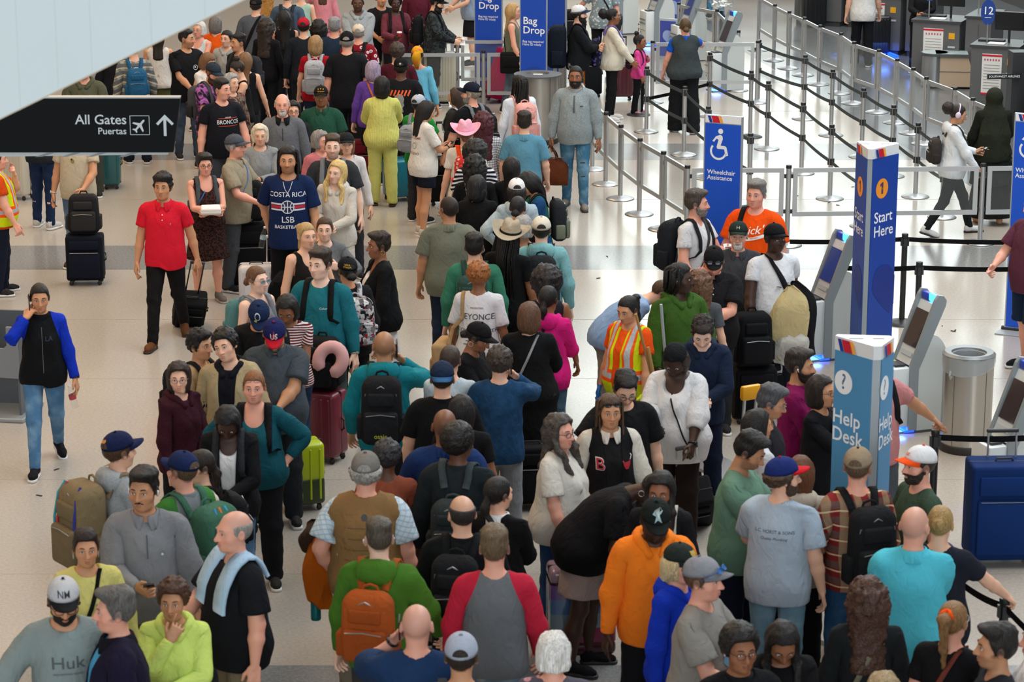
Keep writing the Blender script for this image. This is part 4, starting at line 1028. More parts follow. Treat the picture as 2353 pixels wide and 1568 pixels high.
# ---------------------------------------------------------------- garments, hair, hats, shoes in the same rest pose
def arm_t(q): return (q-SH) @ AD
def neck_cut(q, kind):
    if kind == 'crew': return ell(q, (0, -.002, 1.50), (.083, .090, .075))
    if kind == 'v': return smin(ell(q, (0, -.002, 1.50), (.083, .090, .075)), cone(q, (0, -.12, 1.45), (0, -.15, 1.335), .062, .012), .03)
    if kind == 'scoop': return smin(ell(q, (0, -.002, 1.50), (.105, .105, .085)), ell(q, (0, -.11, 1.43), (.090, .11, .095)), .03)
    if kind == 'wide': return ell(q, (0, -.0, 1.50), (.150, .120, .10))
    return ell(q, (0, 0, 1.52), (.075, .082, .075))
def g_top(sleeve=.17, hem=.83, off=.012, loose=.02, neck='crew', sl=.022, slend=None, wr=.004, open_=0.0, flare=0.0, hole=0.0):
    def fn(p):
        q = half(p); z = q[:, 2]
        d = torso(q)-off
        dr = cone(q, (0, .0, 1.27), (0, .012, hem-.05), .158+loose*.9, .178+loose+flare+.16*max(0, .85-hem)*(flare == 0), (1, 1.24, 1))
        d = smin(d, dr, .05)
        if sleeve > 0:
            t = arm_t(q); end = SH+AD*sleeve
            a = cone(q, SH, SH+AD*min(sleeve, .29), .053+off*.8, .047+sl)
            if sleeve > .29: a = smin(a, cone(q, SH+AD*.29, end, .047+sl, (slend if slend else .034+sl*.6)), .03)
            a = smax(a, t-sleeve, .008)
            d = smin(d, a, .035)
        else:
            cut = cone(q, (.19+hole, .0, 1.44), (.205+hole, .0, 1.27), .062, .055)
            d = smax(d, -cut, .01); d = smax(d, q[:, 0]-.178-hole, .01)
        f = nz(p*f3(1, 1, .55), 31, hem*9)+.6*nz(p*f3(1, 1, .8), 57, sleeve*7)
        d = d+f*wr
        d = smax(d, hem-z+.006*nz(p, 14), .012)
        d = smax(d, -neck_cut(q, neck), .008)
        if open_: d = smax(d, -np.maximum(q[:, 0]-open_*(1+.6*ss(.9, 1.4, z)), p[:, 1]+.02), .008)
        return d
    return fn
def g_leg(bot=.05, off=.012, ankle=.05, knee=.066, top=1.02, wr=.004, thigh=.014):
    def fn(p):
        q = half(p); z = q[:, 2]
        d = torso(q)-off
        l = cone(q, (.09, .005, .90), (.099, .0, .50), .088+thigh, knee)
        l = smin(l, cone(q, (.099, .0, .50), (.105, .014, .06), knee, ankle), .03)
        d = smin(d, l, .03)
        f = nz(p*f3(1, 1, 1.6), 36, 2.0)*(.5+1.3*(1-ss(.08, .35, z))+.9*np.exp(-((z-.5)/.09)**2))
        d = d+f*wr
        d = smax(d, z-top, .01); d = smax(d, bot-z, .01)
        return d
    return fn
def g_skirt(bot=.55, r0=.145, r1=.24, top=1.03, wr=.005):
    def fn(p):
        q = half(p); z = q[:, 2]; t = np.clip((top-z)/(top-bot), 0, 1)
        d = cone(q, (0, .01, top+.05), (0, .01, bot-.05), r0, r1, (1, 1.22, 1))
        d = smin(d, ell(q, (0, .02, .93), (.172, .135, .14)), .04)
        a = np.arctan2(p[:, 1], p[:, 0]); d = d+(np.sin(a*11+nz(p, 5)*2)*.9+nz(p, 24))*wr*t
        return smax(smax(d, z-top, .01), bot-z, .01)
    return fn
def u(*fs):
    def fn(p):
        d = fs[0](p)
        for f in fs[1:]: d = smin(d, f(p), .03)
        return d
    return fn
def g_hood(p):
    q = half(p)
    d = ell(q, (0, .095, 1.452), (.128, .064, .088)); d = smin(d, ell(q, (.082, .025, 1.475), (.050, .080, .042)), .03)
    d = smin(d, cone(q, (.084, -.02, 1.470), (.040, -.102, 1.415), .036, .026), .03)
    d = smax(d, -ell(q, (0, .0, 1.53), (.080, .088, .085)), .02)
    return d+.005*nz(p, 40)+.003*nz(p, 90)
def g_collar(p):
    q = half(p); z = q[:, 2]; c = np.sqrt(q[:, 0]**2+((p[:, 1]-.006)*.92)**2)
    r = .083+(1.480-z)*.30
    d = np.abs(c-r)-.007
    d = smax(d, z-1.508+.20*np.maximum(-p[:, 1], 0), .006); d = smax(d, 1.437-.32*np.maximum(-p[:, 1], 0)-z, .006)
    return smax(d, -np.maximum(q[:, 0]-.012-.35*np.maximum(1.47-z, 0), p[:, 1]+.04), .006)
def g_turtle(p):
    q = half(p); z = q[:, 2]; c = np.sqrt(q[:, 0]**2+((p[:, 1]-.008)*.95)**2)
    return smax(smax(np.abs(c-.072)-.009, z-1.50+.1*np.maximum(-p[:, 1], 0), .008), 1.42-z, .008)
def cranium(q, o): return ell(q, (0, .012, 1.662), (.075+o, .096+o, .088+o))
def hairline(p, up=0.0): return (1.713+up+6*np.minimum(np.abs(p[:, 0]), .055)**2*(p[:, 1] < -.02)-1.0*(p[:, 1]+.085)-.09*ss(.02, .08, np.abs(p[:, 0]))*np.exp(-((p[:, 1]+.025)/.022)**2)*.6)-p[:, 2]
def face_open(q, zc=1.615, w=.062): return ell(q, (0, -.12, zc), (w, .115, .083))
def h_short(side=.009, top=.018, rough=.003, fr=30, up=0.0, fwd=0.0):
    def fn(p):
        q = half(p); o = side+(top-side)*ss(1.685, 1.745, q[:, 2]+.25*np.maximum(-p[:, 1]-.03, 0))
        rg_ = np.minimum(1, o/.011)*rough; d = cranium(q, 0)-o+rg_*1.3*nz(p*f3(1, 1, .6), fr*4.3)+rg_*1.2*nz(p, fr*1.7, 3)
        if fwd: d = smin(d, ell(q, (.012, -.068, 1.737), (.045, .040, .028)), .03)+rough*nz(p, fr*2)
        d = smax(d, hairline(p, up)+.005*nz(p, 140, 2), .010); d = smax(d, 1.545-q[:, 2], .01)
        return smax(d, -ell(q, (.09, .012, 1.628), (.03, .020, .03)), .01)
    return fn
def h_fringe(p):
    q = half(p); d = cranium(q, .008)+.002*nz(p, 90)
    d = smax(d, p[:, 2]-1.685+.25*np.maximum(-p[:, 1], 0), .01); d = smax(d, hairline(p), .01)
    return smax(d, -p[:, 1]-.035, .01)
def h_long(low=1.30, o=.018, wid=.090, rough=.005, fr=26, front=False, curly=False):
    def fn(p):
        q = half(p); z = q[:, 2]
        d = cranium(q, o); d = smax(d, hairline(p, .01), .012)
        s = ell(q, (0, .030, 1.615), (.080+o, .085+o, .115)); s = smax(s, -face_open(q, 1.615, .066), .012); s = smax(s, -p[:, 1]-.045, .02)
        d = smin(d, s, .02)
        b = cone(q, (.012, .055, 1.60), (.030, .115, low+.03), wid*.72, wid*.55, (1, 1.5, 1))
        d = smin(d, b, .04)
        if front:
            c = cone(q, (.072, -.005, 1.63), (.092, -.07, 1.50), .026, .032); c = smin(c, cone(q, (.092, -.07, 1.50), (.098, -.112, low), .032, .024), .02)
            d = smin(d, c, .02)
        st = f3(1, 1, 1) if curly else f3(1, 1, .22)
        d = d+rough*nz(p*st, fr*2.2)+rough*.8*nz(p*st, fr*4, 1)
        d = smax(d, low-z+.02*nz(p, 40), .02)
        return smax(d, -ell(q, (0, -.085, 1.60), (.056, .05, .085)), .01)
    return fn
def h_bob(low=1.50, o=.020, rough=.004, curly=False):
    def fn(p):
        q = half(p); z = q[:, 2]
        d = smax(cranium(q, o), hairline(p, .012), .012)
        s = ell(q, (0, .022, 1.60), (.082+o, .092+o, .135)); s = smax(s, -face_open(q, 1.615, .064), .012); s = smax(s, -p[:, 1]-.050, .02)
        d = smin(d, s, .02)
        st = f3(1, 1, 1) if curly else f3(1, 1, .3)
        d = d+rough*nz(p*st, 60)+rough*nz(p*st, 110, 2)
        d = smax(d, low-z+.008*nz(p, 50), .015)
        d = smax(d, -ell(q, (0, -.075, 1.48), (.066, .085, .12)), .012)
        return smax(d, -ell(q, (0, -.085, 1.60), (.056, .05, .085)), .01)
    return fn
def h_puff(o=.045, rough=.008, fr=75, low=1.56):
    def fn(p):
        q = half(p); d = ell(q, (0, .022, 1.672), (.082+o, .096+o, .090+o)); d = d+rough*nz(p, fr)+rough*.6*nz(p, fr*1.9, 4)
        d = smax(d, hairline(p, .0), .02); return smax(d, low-q[:, 2], .02)
    return fn
def h_tail(kind):
    base = h_short(.007, .010, .0015, 30)
    def fn(p):
        q = half(p); d = base(p)
        if kind == 'pony':
            t = cone(q, (0, .095, 1.70), (0, .135, 1.685), .022, .034); t = smin(t, cone(q, (0, .135, 1.685), (0, .130, 1.50), .034, .022), .03); t = smin(t, cone(q, (0, .13, 1.50), (0, .12, 1.38), .022, .010), .03)
        elif kind == 'lowpony':
            t = cone(q, (0, .10, 1.62), (0, .125, 1.56), .024, .028); t = smin(t, cone(q, (0, .125, 1.56), (0, .128, 1.33), .030, .014), .03)
        elif kind == 'bun': t = ell(q, (0, .118, 1.665), (.040, .034, .040))
        elif kind == 'highbun': t = ell(q, (0, .055, 1.775), (.044, .044, .036))
        elif kind == 'lowbun': t = ell(q, (0, .115, 1.60), (.046, .034, .038))
        else: t = ell(q, (0, .140, 1.68), (.088, .072, .080))
        return smin(d, t+.004*nz(p, 110)+.003*nz(p, 60), .012)
    return fn
def b_beard(long=0.0, full=True):
    def fn(p):
        q = half(p); z = q[:, 2]
        d = head(q)-.006-long*.5*(1-ss(1.52, 1.57, z))+.0025*nz(p, 150)
        if long: d = smin(d, ell(q, (0, -.075, 1.535-long), (.035, .025, .03)), .03)
        lim = z-(1.590+.55*np.maximum(p[:, 1]+.055, 0)*(1 if full else 0))
        if not full: d = smax(d, q[:, 0]-.036, .006)
        d = smax(d, lim, .006); d = smax(d, p[:, 1]-(.004 if full else -.060), .008)
        d = smax(d, -ell(q, (0, -.10, 1.567), (.019, .03, .0085)), .004)
        d = smax(d, -ell(q, (0, -.11, 1.60), (.014, .03, .011)), .004)
        return smax(d, 1.50-long-z, .01)
    return fn
def b_stache(p):
    q = half(p); return cone(q, (0, -.097, 1.5815), (.024, -.083, 1.573), .0062, .0042)
def s_shoe(p):
    q = half(p); y = p[:, 1]; z = q[:, 2]
    d = cone(q, (.105, .030, .058), (.113, -.11, .040), .043, .036); d = smin(d, cone(q, (.105, .034, .05), (.104, .022, .10), .042, .044), .02)
    d = smin(d, cone(q, (.113, -.11, .038), (.115, -.155, .034), .040, .030), .03)
    return smax(smax(d, z-.112+.25*np.maximum(-y, 0), .01), .018-z, .004)
def s_sole(p):
    q = half(p); z = q[:, 2]
    d = cone(q*f3(1, 1, .2), (.105, .035, .003), (.115, -.155, .003), .046, .041)
    return smax(smax(d, z-.024, .004), .001-z, .004)
def h_wrap(p):
    q = half(p); d = ell(q, (0, .018, 1.675), (.092, .112, .098))+.004*nz(p*f3(1, 1, 2), 60); d = smax(d, hairline(p, .0), .012)
    return smax(d, 1.585-q[:, 2], .01)
def h_hijab(p):
    q = half(p); z = q[:, 2]
    d = ell(q, (0, .012, 1.655), (.102, .118, .115)); d = smin(d, cone(q, (0, .01, 1.60), (0, .01, 1.20), .085, .255, (1, 1.25, 1)), .06)
    d = smin(d, cone(q, (0, .03, 1.4), (0, .05, .85), .16, .20, (1, 1.2, 1)), .05)
    a = np.arctan2(p[:, 1], p[:, 0]); d = d+.007*np.sin(a*7+nz(p, 9)*2.4)*(1-ss(1.4, 1.6, z))+.004*nz(p*f3(1, 1, .5), 40)
    d = smax(d, .84-z, .02)
    return smax(d, -face_open(q, 1.62, .058), .01)
TEMPL_DEF = {
    # name: (function, lo, hi, step, near triangles, far triangles, mirror)
    'body': (body_sdf, (0, -.20, 0), (.66, .18, 1.79), .006, 7400, 3800, True),
    'tee': (g_top(), (0, -.24, .74), (.5, .24, 1.52), .0105, 3000, 1500, False),
    'tee_fit': (g_top(.15, .88, .008, .004, 'crew', .012), (0, -.24, .78), (.5, .24, 1.52), .0105, 2600, 1300, False),
    'tee_v': (g_top(.17, .84, .012, .016, 'v'), (0, -.24, .74), (.5, .24, 1.52), .0105, 3000, 1500, False),
    'tee_big': (g_top(.22, .80, .018, .026, 'crew', .034), (0, -.26, .72), (.5, .26, 1.52), .0105, 3000, 1500, False),
    'wide': (g_top(.50, .93, .010, .012, 'wide', .016), (0, -.24, .8), (.62, .24, 1.52), .0105, 3200, 1600, False),
    'tank': (g_top(0, .88, .009, .006, 'scoop'), (0, -.24, .78), (.4, .24, 1.52), .0105, 2200, 1100, False),
    'vest': (g_top(0, .86, .030, .035, 'crew', wr=.006, hole=.030), (0, -.26, .76), (.4, .26, 1.52), .0105, 2600, 1300, False),
    'vest_open': (g_top(0, .84, .026, .030, 'v', wr=.005, open_=.028, hole=.022), (0, -.26, .76), (.4, .26, 1.52), .0105, 2600, 1300, False),
    'long': (g_top(.535, .84, .013, .018, 'crew', .016), (0, -.24, .74), (.62, .24, 1.52), .0105, 3600, 1700, False),
    'long_v': (g_top(.48, .84, .010, .012, 'scoop', .013), (0, -.24, .74), (.62, .24, 1.52), .0105, 3600, 1700, False),
    'sweat': (g_top(.54, .82, .020, .020, 'crew', .026, .038, .0055), (0, -.26, .72), (.62, .26, 1.52), .0105, 3800, 1800, False),
    'blouse': (g_top(.40, .76, .018, .035, 'scoop', .032, .060, .006, flare=.03), (0, -.27, .66), (.6, .27, 1.52), .0105, 3600, 1700, False),
    'jacket': (g_top(.54, .82, .024, .032, 'v', .026, .038, .006, open_=.045), (0, -.26, .72), (.62, .26, 1.52), .0105, 4000, 1900, False),
    'coat': (g_top(.54, .52, .024, .030, 'v', .026, .040, .006, flare=.055), (0, -.28, .42), (.62, .28, 1.52), .0105, 4200, 1900, False),
    'dress': (u(g_top(0, .95, .010, .008, 'scoop'), g_skirt(.53, .15, .245, 1.06)), (0, -.28, .45), (.4, .28, 1.52), .0105, 3600, 1800, False),
    'pants': (g_leg(.045, .014, .070, .078), (0, -.22, .02), (.4, .22, 1.05), .0105, 2600, 1200, False),
    'jeans': (g_leg(.055, .010, .052, .066, wr=.0045), (0, -.22, .02), (.4, .22, 1.05), .0105, 2600, 1200, False),
    'slim': (g_leg(.075, .008, .047, .065, wr=.0025, thigh=.008), (0, -.22, .04), (.4, .22, 1.05), .0105, 2400, 1100, False),
    'widepants': (g_leg(.03, .016, .115, .098), (0, -.24, .0), (.4, .24, 1.05), .0105, 2600, 1200, False),
    'shorts': (g_leg(.50, .020, .10, .100, thigh=.026), (0, -.24, .44), (.4, .24, 1.05), .0105, 1600, 800, False),
    'shorts_short': (g_leg(.66, .018, .10, .115, thigh=.026), (0, -.24, .58), (.4, .24, 1.05), .0105, 1400, 700, False),
    'skirt': (g_skirt(.53, .145, .20), (0, -.27, .45), (.4, .27, 1.06), .0105, 1800, 900, False),
    'miniskirt': (g_skirt(.60, .15, .195), (0, -.27, .5), (.4, .27, 1.06), .0105, 1600, 800, False),
    'longskirt': (g_skirt(.09, .15, .27), (0, -.30, .03), (.42, .30, 1.06), .012, 2200, 1000, False),
    'hood': (g_hood, (0, -.16, 1.33), (.17, .19, 1.57), .007, 900, 450, True),
    'collar': (g_collar, (0, -.15, 1.37), (.15, .15, 1.53), .006, 700, 350, True),
    'turtle': (g_turtle, (0, -.11, 1.40), (.11, .11, 1.52), .006, 600, 300, True),
    'h_short': (h_short(), (0, -.14, 1.53), (.13, .16, 1.80), .006, 1500, 700, False),
    'h_buzz': (h_short(.0045, .006, .0008), (0, -.14, 1.53), (.13, .16, 1.80), .006, 1100, 600, False),
    'h_fade': (h_short(.003, .024, .003, 34, .004), (0, -.14, 1.53), (.13, .16, 1.82), .006, 1500, 700, False),
    'h_crop': (h_short(.008, .030, .004, 30, .0, .01), (0, -.15, 1.53), (.14, .16, 1.83), .006, 1700, 800, False),
    'h_mess': (h_short(.013, .030, .0055, 48, -.010, .01), (0, -.16, 1.52), (.15, .17, 1.84), .006, 2000, 900, False),
    'h_curl': (h_puff(.020, .008, 95, 1.555), (0, -.16, 1.52), (.16, .18, 1.85), .006, 2600, 1100, False),
    'h_afro': (h_puff(.026, .004, 120), (0, -.16, 1.52), (.16, .18, 1.85), .006, 2200, 1000, False),
    'h_bigafro': (h_puff(.065, .010, 75, 1.50), (0, -.20, 1.46), (.20, .23, 1.90), .007, 2600, 1200, False),
    'h_fringe': (h_fringe, (0, -.14, 1.53), (.13, .16, 1.80), .006, 800, 500, False),
    'h_long': (h_long(), (0, -.16, 1.24), (.16, .24, 1.82), .007, 2600, 1300, False),
    'h_longer': (h_long(1.16, .020, .10), (0, -.16, 1.08), (.17, .26, 1.82), .007, 2800, 1300, False),
    'h_front': (h_long(1.30, .018, .090, front=True), (0, -.18, 1.22), (.17, .24, 1.82), .007, 3000, 1500, False),
    'h_wavy': (h_long(1.33, .026, .10, .009, 22, True, True), (0, -.18, 1.24), (.19, .26, 1.84), .007, 3200, 1500, False),
    'h_curlylong': (h_long(1.20, .044, .155, .012, 30, False, True), (0, -.19, 1.10), (.22, .30, 1.88), .007, 3400, 1600, False),
    'h_bob': (h_bob(), (0, -.16, 1.44), (.16, .18, 1.82), .006, 2000, 1000, False),
    'h_short_bob': (h_bob(1.555, .022, .006), (0, -.16, 1.48), (.16, .18, 1.82), .006, 2000, 1000, False),
    'h_shoulder': (h_bob(1.40, .024, .006), (0, -.17, 1.34), (.17, .20, 1.82), .006, 2200, 1000, False),
    'h_pony': (h_tail('pony'), (0, -.14, 1.34), (.13, .20, 1.82), .006, 2000, 900, False),
    'h_lowpony': (h_tail('lowpony'), (0, -.14, 1.30), (.13, .20, 1.82), .006, 2000, 900, False),
    'h_bun': (h_tail('bun'), (0, -.14, 1.53), (.13, .20, 1.82), .006, 1800, 800, False),
    'h_highbun': (h_tail('highbun'), (0, -.14, 1.53), (.13, .18, 1.84), .006, 1800, 800, False),
    'h_lowbun': (h_tail('lowbun'), (0, -.14, 1.53), (.13, .18, 1.82), .006, 1800, 800, False),
    'h_puffpony': (h_tail('puff'), (0, -.14, 1.53), (.13, .25, 1.82), .006, 1900, 800, False),
    'beard': (b_beard(), (0, -.14, 1.47), (.11, .06, 1.64), .005, 900, 450, False),
    'beard_long': (b_beard(.035), (0, -.15, 1.42), (.11, .06, 1.64), .005, 1000, 500, False),
    'goatee': (b_beard(0, False), (0, -.14, 1.47), (.11, .06, 1.64), .005, 600, 300, False),
    'moustache': (b_stache, (0, -.12, 1.55), (.05, -.06, 1.60), .003, 250, 120, True),
    'shoe': (s_shoe, (0, -.21, .0), (.18, .10, .14), .007, 900, 450, True),
    'sole': (s_sole, (0, -.21, -.006), (.18, .10, .04), .006, 700, 300, True),
    'h_wrap': (h_wrap, (0, -.15, 1.55), (.14, .18, 1.82), .006, 1200, 600, False),
    'h_hijab': (h_hijab, (0, -.30, .80), (.34, .34, 1.80), .012, 3000, 2200, False),
}
TEMPL = {}
def template(name, far):
    key = (name, far)
    if key in TEMPL: return TEMPL[key]
    fn, lo, hi, h, tn, tf, mir = TEMPL_DEF[name]
    raw = TEMPL.get(('raw', name))
    if raw is None:
        if not mir: lo = (-hi[0], lo[1], lo[2])
        raw = surf_nets(fn, lo, hi, h, 4, mir); TEMPL[('raw', name)] = raw
    V, F = decimate(raw[0], raw[1], tf if far else tn)
    w = weights(V)
    if name[:2] == 'h_' and name != 'h_hijab':
        hd = ss(1.44, 1.55, V[:, 2]); w = np.zeros_like(w); w[:, 4] = hd; w[:, 2] = 1-hd
    elif name in ('beard', 'beard_long', 'goatee', 'moustache'): w = weights(V, 4)
    elif name in ('hood', 'collar', 'turtle'):
        w = np.zeros_like(w); w[:, 2] = .75; w[:, 3] = .25
    elif name == 'shoe' or name == 'sole':
        w = np.zeros_like(w); w[:, 17] = V[:, 0] > 0; w[:, 20] = V[:, 0] <= 0
    elif name in ('skirt', 'miniskirt', 'longskirt', 'dress', 'coat', 'h_hijab'):
        z = V[:, 2]; lgw = w[:, 15:21].sum(1); sd = ss(-.16, .16, V[:, 0]); kn = .6*(1-ss(.25, .60, z))
        for b in range(15, 21): w[:, b] = 0
        w[:, 15] = lgw*sd*(1-kn); w[:, 18] = lgw*(1-sd)*(1-kn); w[:, 16] = lgw*sd*kn; w[:, 19] = lgw*(1-sd)*kn
    elif name in ('tee', 'tee_fit', 'tee_v', 'tee_big', 'tank', 'vest', 'vest_open', 'long', 'long_v', 'sweat', 'jacket', 'blouse', 'wide'):
        lgw = w[:, 15:21].sum(1); w[:, 0] += lgw*.6; w[:, 15:21] *= .4          # hems hang from the hips
    T = TEMPL[key] = (V, F, w)
    return T
def raw_mesh(name, V, F, rigid=4):
    V = np.array(V, np.float32); T = TEMPL[(name, False)] = TEMPL[(name, True)] = (V, F, weights(V, rigid)); return T
def tri(F):
    out = []
    for f in F:
        for i in range(1, len(f)-1): out.append((f[0], f[i], f[i+1]))
    return np.array(out)
# ---- hats, glasses, eyes as rest-pose meshes on the head
def _sph(mb, c, r, nu=10, nv=6, lo=-90):
    V, F = [], []
    for j in range(nv+1):
        b = math.radians(lo+(90-lo)*j/nv)
        for i in range(nu):
            a = 2*math.pi*i/nu; V.append((c[0]+r[0]*math.cos(b)*math.cos(a), c[1]+r[1]*math.cos(b)*math.sin(a), c[2]+r[2]*math.sin(b)))
    for j in range(nv):
        for i in range(nu): F.append((j*nu+i, j*nu+(i+1) % nu, (j+1)*nu+(i+1) % nu, (j+1)*nu+i))
    mb.add(V, F); return mb
def cap_dome(h=.096, tilt=.16):
    mb = MB(); n, m = 28, 8; V, F = [], []
    c = np.array((0, .012, 1.676))
    for j in range(m+1):
        b = math.pi/2*j/m
        for i in range(n):
            a = 2*math.pi*i/n; k = math.cos(b)**.85; V.append((.0885*k*math.cos(a), c[1]+.1095*k*math.sin(a), c[2]-.004+h*math.sin(b)))
    for i in range(n):                    # turned-in rim
        a = 2*math.pi*i/n; V.append((.083*math.cos(a), c[1]+.104*math.sin(a), c[2]-.002))
    for j in range(m):
        for i in range(n): F.append((j*n+i, j*n+(i+1) % n, (j+1)*n+(i+1) % n, (j+1)*n+i))
    for i in range(n): F.append(((m+1)*n+i, (m+1)*n+(i+1) % n, (i+1) % n, i))
    return V, F
def tilted(V, a=.13):
    V = np.array(V, float); c = np.array((0, .0, 1.69)); R = rot((1, 0, 0), -a); return (V-c) @ R.T+c
def cap_visor(flat=0.0):
    V, F = [], []; n, m = 12, 5
    for side in (1, 0):
        for j in range(m+1):
            for i in range(n+1):
                s = -1+2*i/n; ph = s*math.radians(66); x0 = .0885*math.sin(ph); y0 = .012-.1095*math.cos(ph)
                L = .078*math.cos(s*math.pi/2)**.55 if abs(s) < 1 else 0
                t = j/m; x = x0*(1-.12*t); y = y0-L*t
                z = 1.674-.012*t-(.030 if not flat else .010)*(x/.08)**2*(.25+.75*t)+(.0045 if side else 0)
                V.append((x, y, z))
    k = (m+1)*(n+1)
    for side in (0, 1):
        o = side*k
        for j in range(m):
            for i in range(n):
                f = (o+j*(n+1)+i, o+j*(n+1)+i+1, o+(j+1)*(n+1)+i+1, o+(j+1)*(n+1)+i); F.append(f if side == 0 else f[::-1])
    for i in range(n): a = m*(n+1)+i; F.append((a, a+1, k+a+1, k+a))
    return V, F
def make_hats():
    V, F = cap_dome(); raw_mesh('cap', tilted(V), tri(F))
    Vv, Fv = cap_visor(); raw_mesh('visor', tilted(Vv), tri(Fv))
    Vf, Ff = cap_visor(1); raw_mesh('visor_flat', tilted(Vf), tri(Ff))
    fl = lambda V: np.array(V)*np.array((-1, -1, 1))+np.array((0, .024, 0))      # turned back to front
    raw_mesh('cap_back', fl(V), tri(F)); raw_mesh('visor_back', fl(Vv), tri(Fv))
    for nm, sg in (('cap_gap', 1), ('cap_gap_front', -1)):                       # half-moon opening and strap
        P, G = [], []; n = 12
        for j in range(4):
            for i in range(n+1):
                a = math.pi*i/n; r = j/3*.040; x = r*math.cos(a)*1.05; zz = 1.690+r*math.sin(a)*.95
                k = max(0.0, 1-((zz-1.672)/.098)**2-(x/.0905)**2); P.append((x, .012+.1125*math.sqrt(k)+.0006, zz))
        for j in range(3):
            for i in range(n): G.append((j*(n+1)+i, j*(n+1)+i+1, (j+1)*(n+1)+i+1, (j+1)*(n+1)+i))
        P = np.array(P)
        if sg < 0: P = P*np.array((-1, -1, 1))+np.array((0, .024, 0))
        raw_mesh(nm, tilted(P) if sg > 0 else tilted(P), tri(G))
    mb = MB(); _sph(mb, (0, .012, 1.772), (.009, .009, .006), 8, 4); raw_mesh('cap_button', tilted(mb.v), tri(mb.f))
    # beanie-like crown, cowboy hat
    V, F = [], []; n = 36
    prof = [(.0, .112), (.045, .113), (.062, .108), (.074, .085), (.083, .045), (.093, .004), (.100, -.004), (.150, -.006), (.192, .004), (.196, .010), (.192, .010), (.150, .0), (.097, .004)]
    for r, z in prof:
        for i in range(n):
            a = 2*math.pi*i/n; ca, sa = math.cos(a), math.sin(a); e = max(0, (r-.10)/.10)
            zz = z+.060*e*ca*ca-.014*e*sa*sa
            if r < .08 and z > .06: zz -= .028*math.exp(-(r*ca/.022)**2)*(1 if r < .07 else .4)
            V.append((r*ca*(1-.14*e), .012+r*sa*1.22*(1-.02*e), 1.690+zz))
    for j in range(len(prof)-1):
        for i in range(n): F.append((j*n+i, (j+1)*n+i, (j+1)*n+(i+1) % n, j*n+(i+1) % n))
    raw_mesh('cowboy', tilted(V, .10), tri(F))
    mb = MB(); n = 30
    V = [((.0995+dr)*math.cos(2*math.pi*i/n)*.965, .012+(.0995+dr)*math.sin(2*math.pi*i/n)*1.20, z) for dr, z in ((0, 1.690), (.002, 1.694), (-.003, 1.712), (-.006, 1.712)) for i in range(n)]
    F = [(j*n+i, j*n+(i+1) % n, (j+1)*n+(i+1) % n, (j+1)*n+i) for j in range(3) for i in range(n)]
    raw_mesh('hatband', tilted(V, .10), tri(F))
    # glasses
    mb = MB()
    for s in (1, -1):
        c = Vector((.033*s, -.108, 1.633)); pts = []
        for i in range(13):
            a = 2*math.pi*i/12; e = .75
            x = .023*abs(math.cos(a))**e*math.copysign(1, math.cos(a)); z = .0165*abs(math.sin(a))**e*math.copysign(1, math.sin(a))
            pts.append(c+Vector((x, .012*(abs(x*s+.0)/.03)**2*(1 if x*s > 0 else 0), z)))
        mb.tube(pts, .0021, 5, cap=False)
        mb.tube([(.056*s, -.102, 1.638), (.077*s, -.05, 1.64), (.080*s, .012, 1.638)], .0019, 5)
    mb.tube([(-.011, -.112, 1.637), (0, -.114, 1.640), (.011, -.112, 1.637)], .002, 5)
    raw_mesh('glasses', mb.v, tri(mb.f))
    mb = MB()
    for s in (1, -1): mb.add([(.033*s+.022*math.cos(2*math.pi*i/12), -.1075+.004*abs(math.cos(2*math.pi*i/12)), 1.633+.0158*math.sin(2*math.pi*i/12)) for i in range(12)], [tuple(range(12))])
    raw_mesh('lenses', mb.v, tri(mb.f))
    g = TEMPL[('glasses', False)]; l = TEMPL[('lenses', False)]
    up = lambda V, a=.62: (np.array(V)-np.array((0, .0, 1.66))) @ rot((1, 0, 0), -a).T+np.array((0, -.008, 1.672))
    raw_mesh('glasses_up', up(g[0]), g[1]); raw_mesh('lenses_up', up(l[0]), l[1])
    # eyes: white, iris; lashes and brows; lips
    for part, fnm in (('eye', 0), ('iris', 1), ('lash', 2), ('brow', 3)):
        mb = MB()
        for s in (1, -1):
            c = (.032*s, -.0835, 1.6345)
            if part == 'eye': _sph(mb, c, (.0135, .0075, .0066), 12, 6)
            elif part == 'iris': _sph(mb, (.0325*s, -.0885, 1.6348), (.0054, .0034, .0056), 10, 5)
            elif part == 'lash': mb.tube([(.0178*s, -.0860, 1.6352), (.026*s, -.0915, 1.6408), (.036*s, -.0905, 1.6410), (.047*s, -.0815, 1.6352)], .0014, 5)
            else: mb.tube([(.016*s, -.0985, 1.6600), (.028*s, -.0972, 1.6635), (.040*s, -.0890, 1.6630), (.051*s, -.0760, 1.6560)], [.0026, .0036, .0032, .0016], 6)
        raw_mesh(part, mb.v, tri(mb.f))
    mb = MB()
    mb.tube([(-.0235, -.0818, 1.5680), (-.012, -.0945, 1.5735), (0, -.0995, 1.5725), (.012, -.0945, 1.5735), (.0235, -.0818, 1.5680)], [.0015, .0042, .0046, .0042, .0015], 6)
    mb.tube([(-.0205, -.0822, 1.5665), (-.010, -.0945, 1.5620), (0, -.0975, 1.5605), (.010, -.0945, 1.5620), (.0205, -.0822, 1.5665)], [.0015, .0045, .0052, .0045, .0015], 6)
    raw_mesh('lips', mb.v, tri(mb.f))
    # headphones, earbuds, hoop earrings
    mb = MB(); pts = [(.088*math.cos(a), .012, 1.645+.118*math.sin(a)) for a in np.linspace(.1, math.pi-.1, 14)]; mb.tube(pts, .008, 6)
    for s in (1, -1): _sph(mb, (.092*s, .012, 1.635), (.020, .036, .040), 12, 6)
    raw_mesh('headphones', mb.v, tri(mb.f))
    mb = MB()
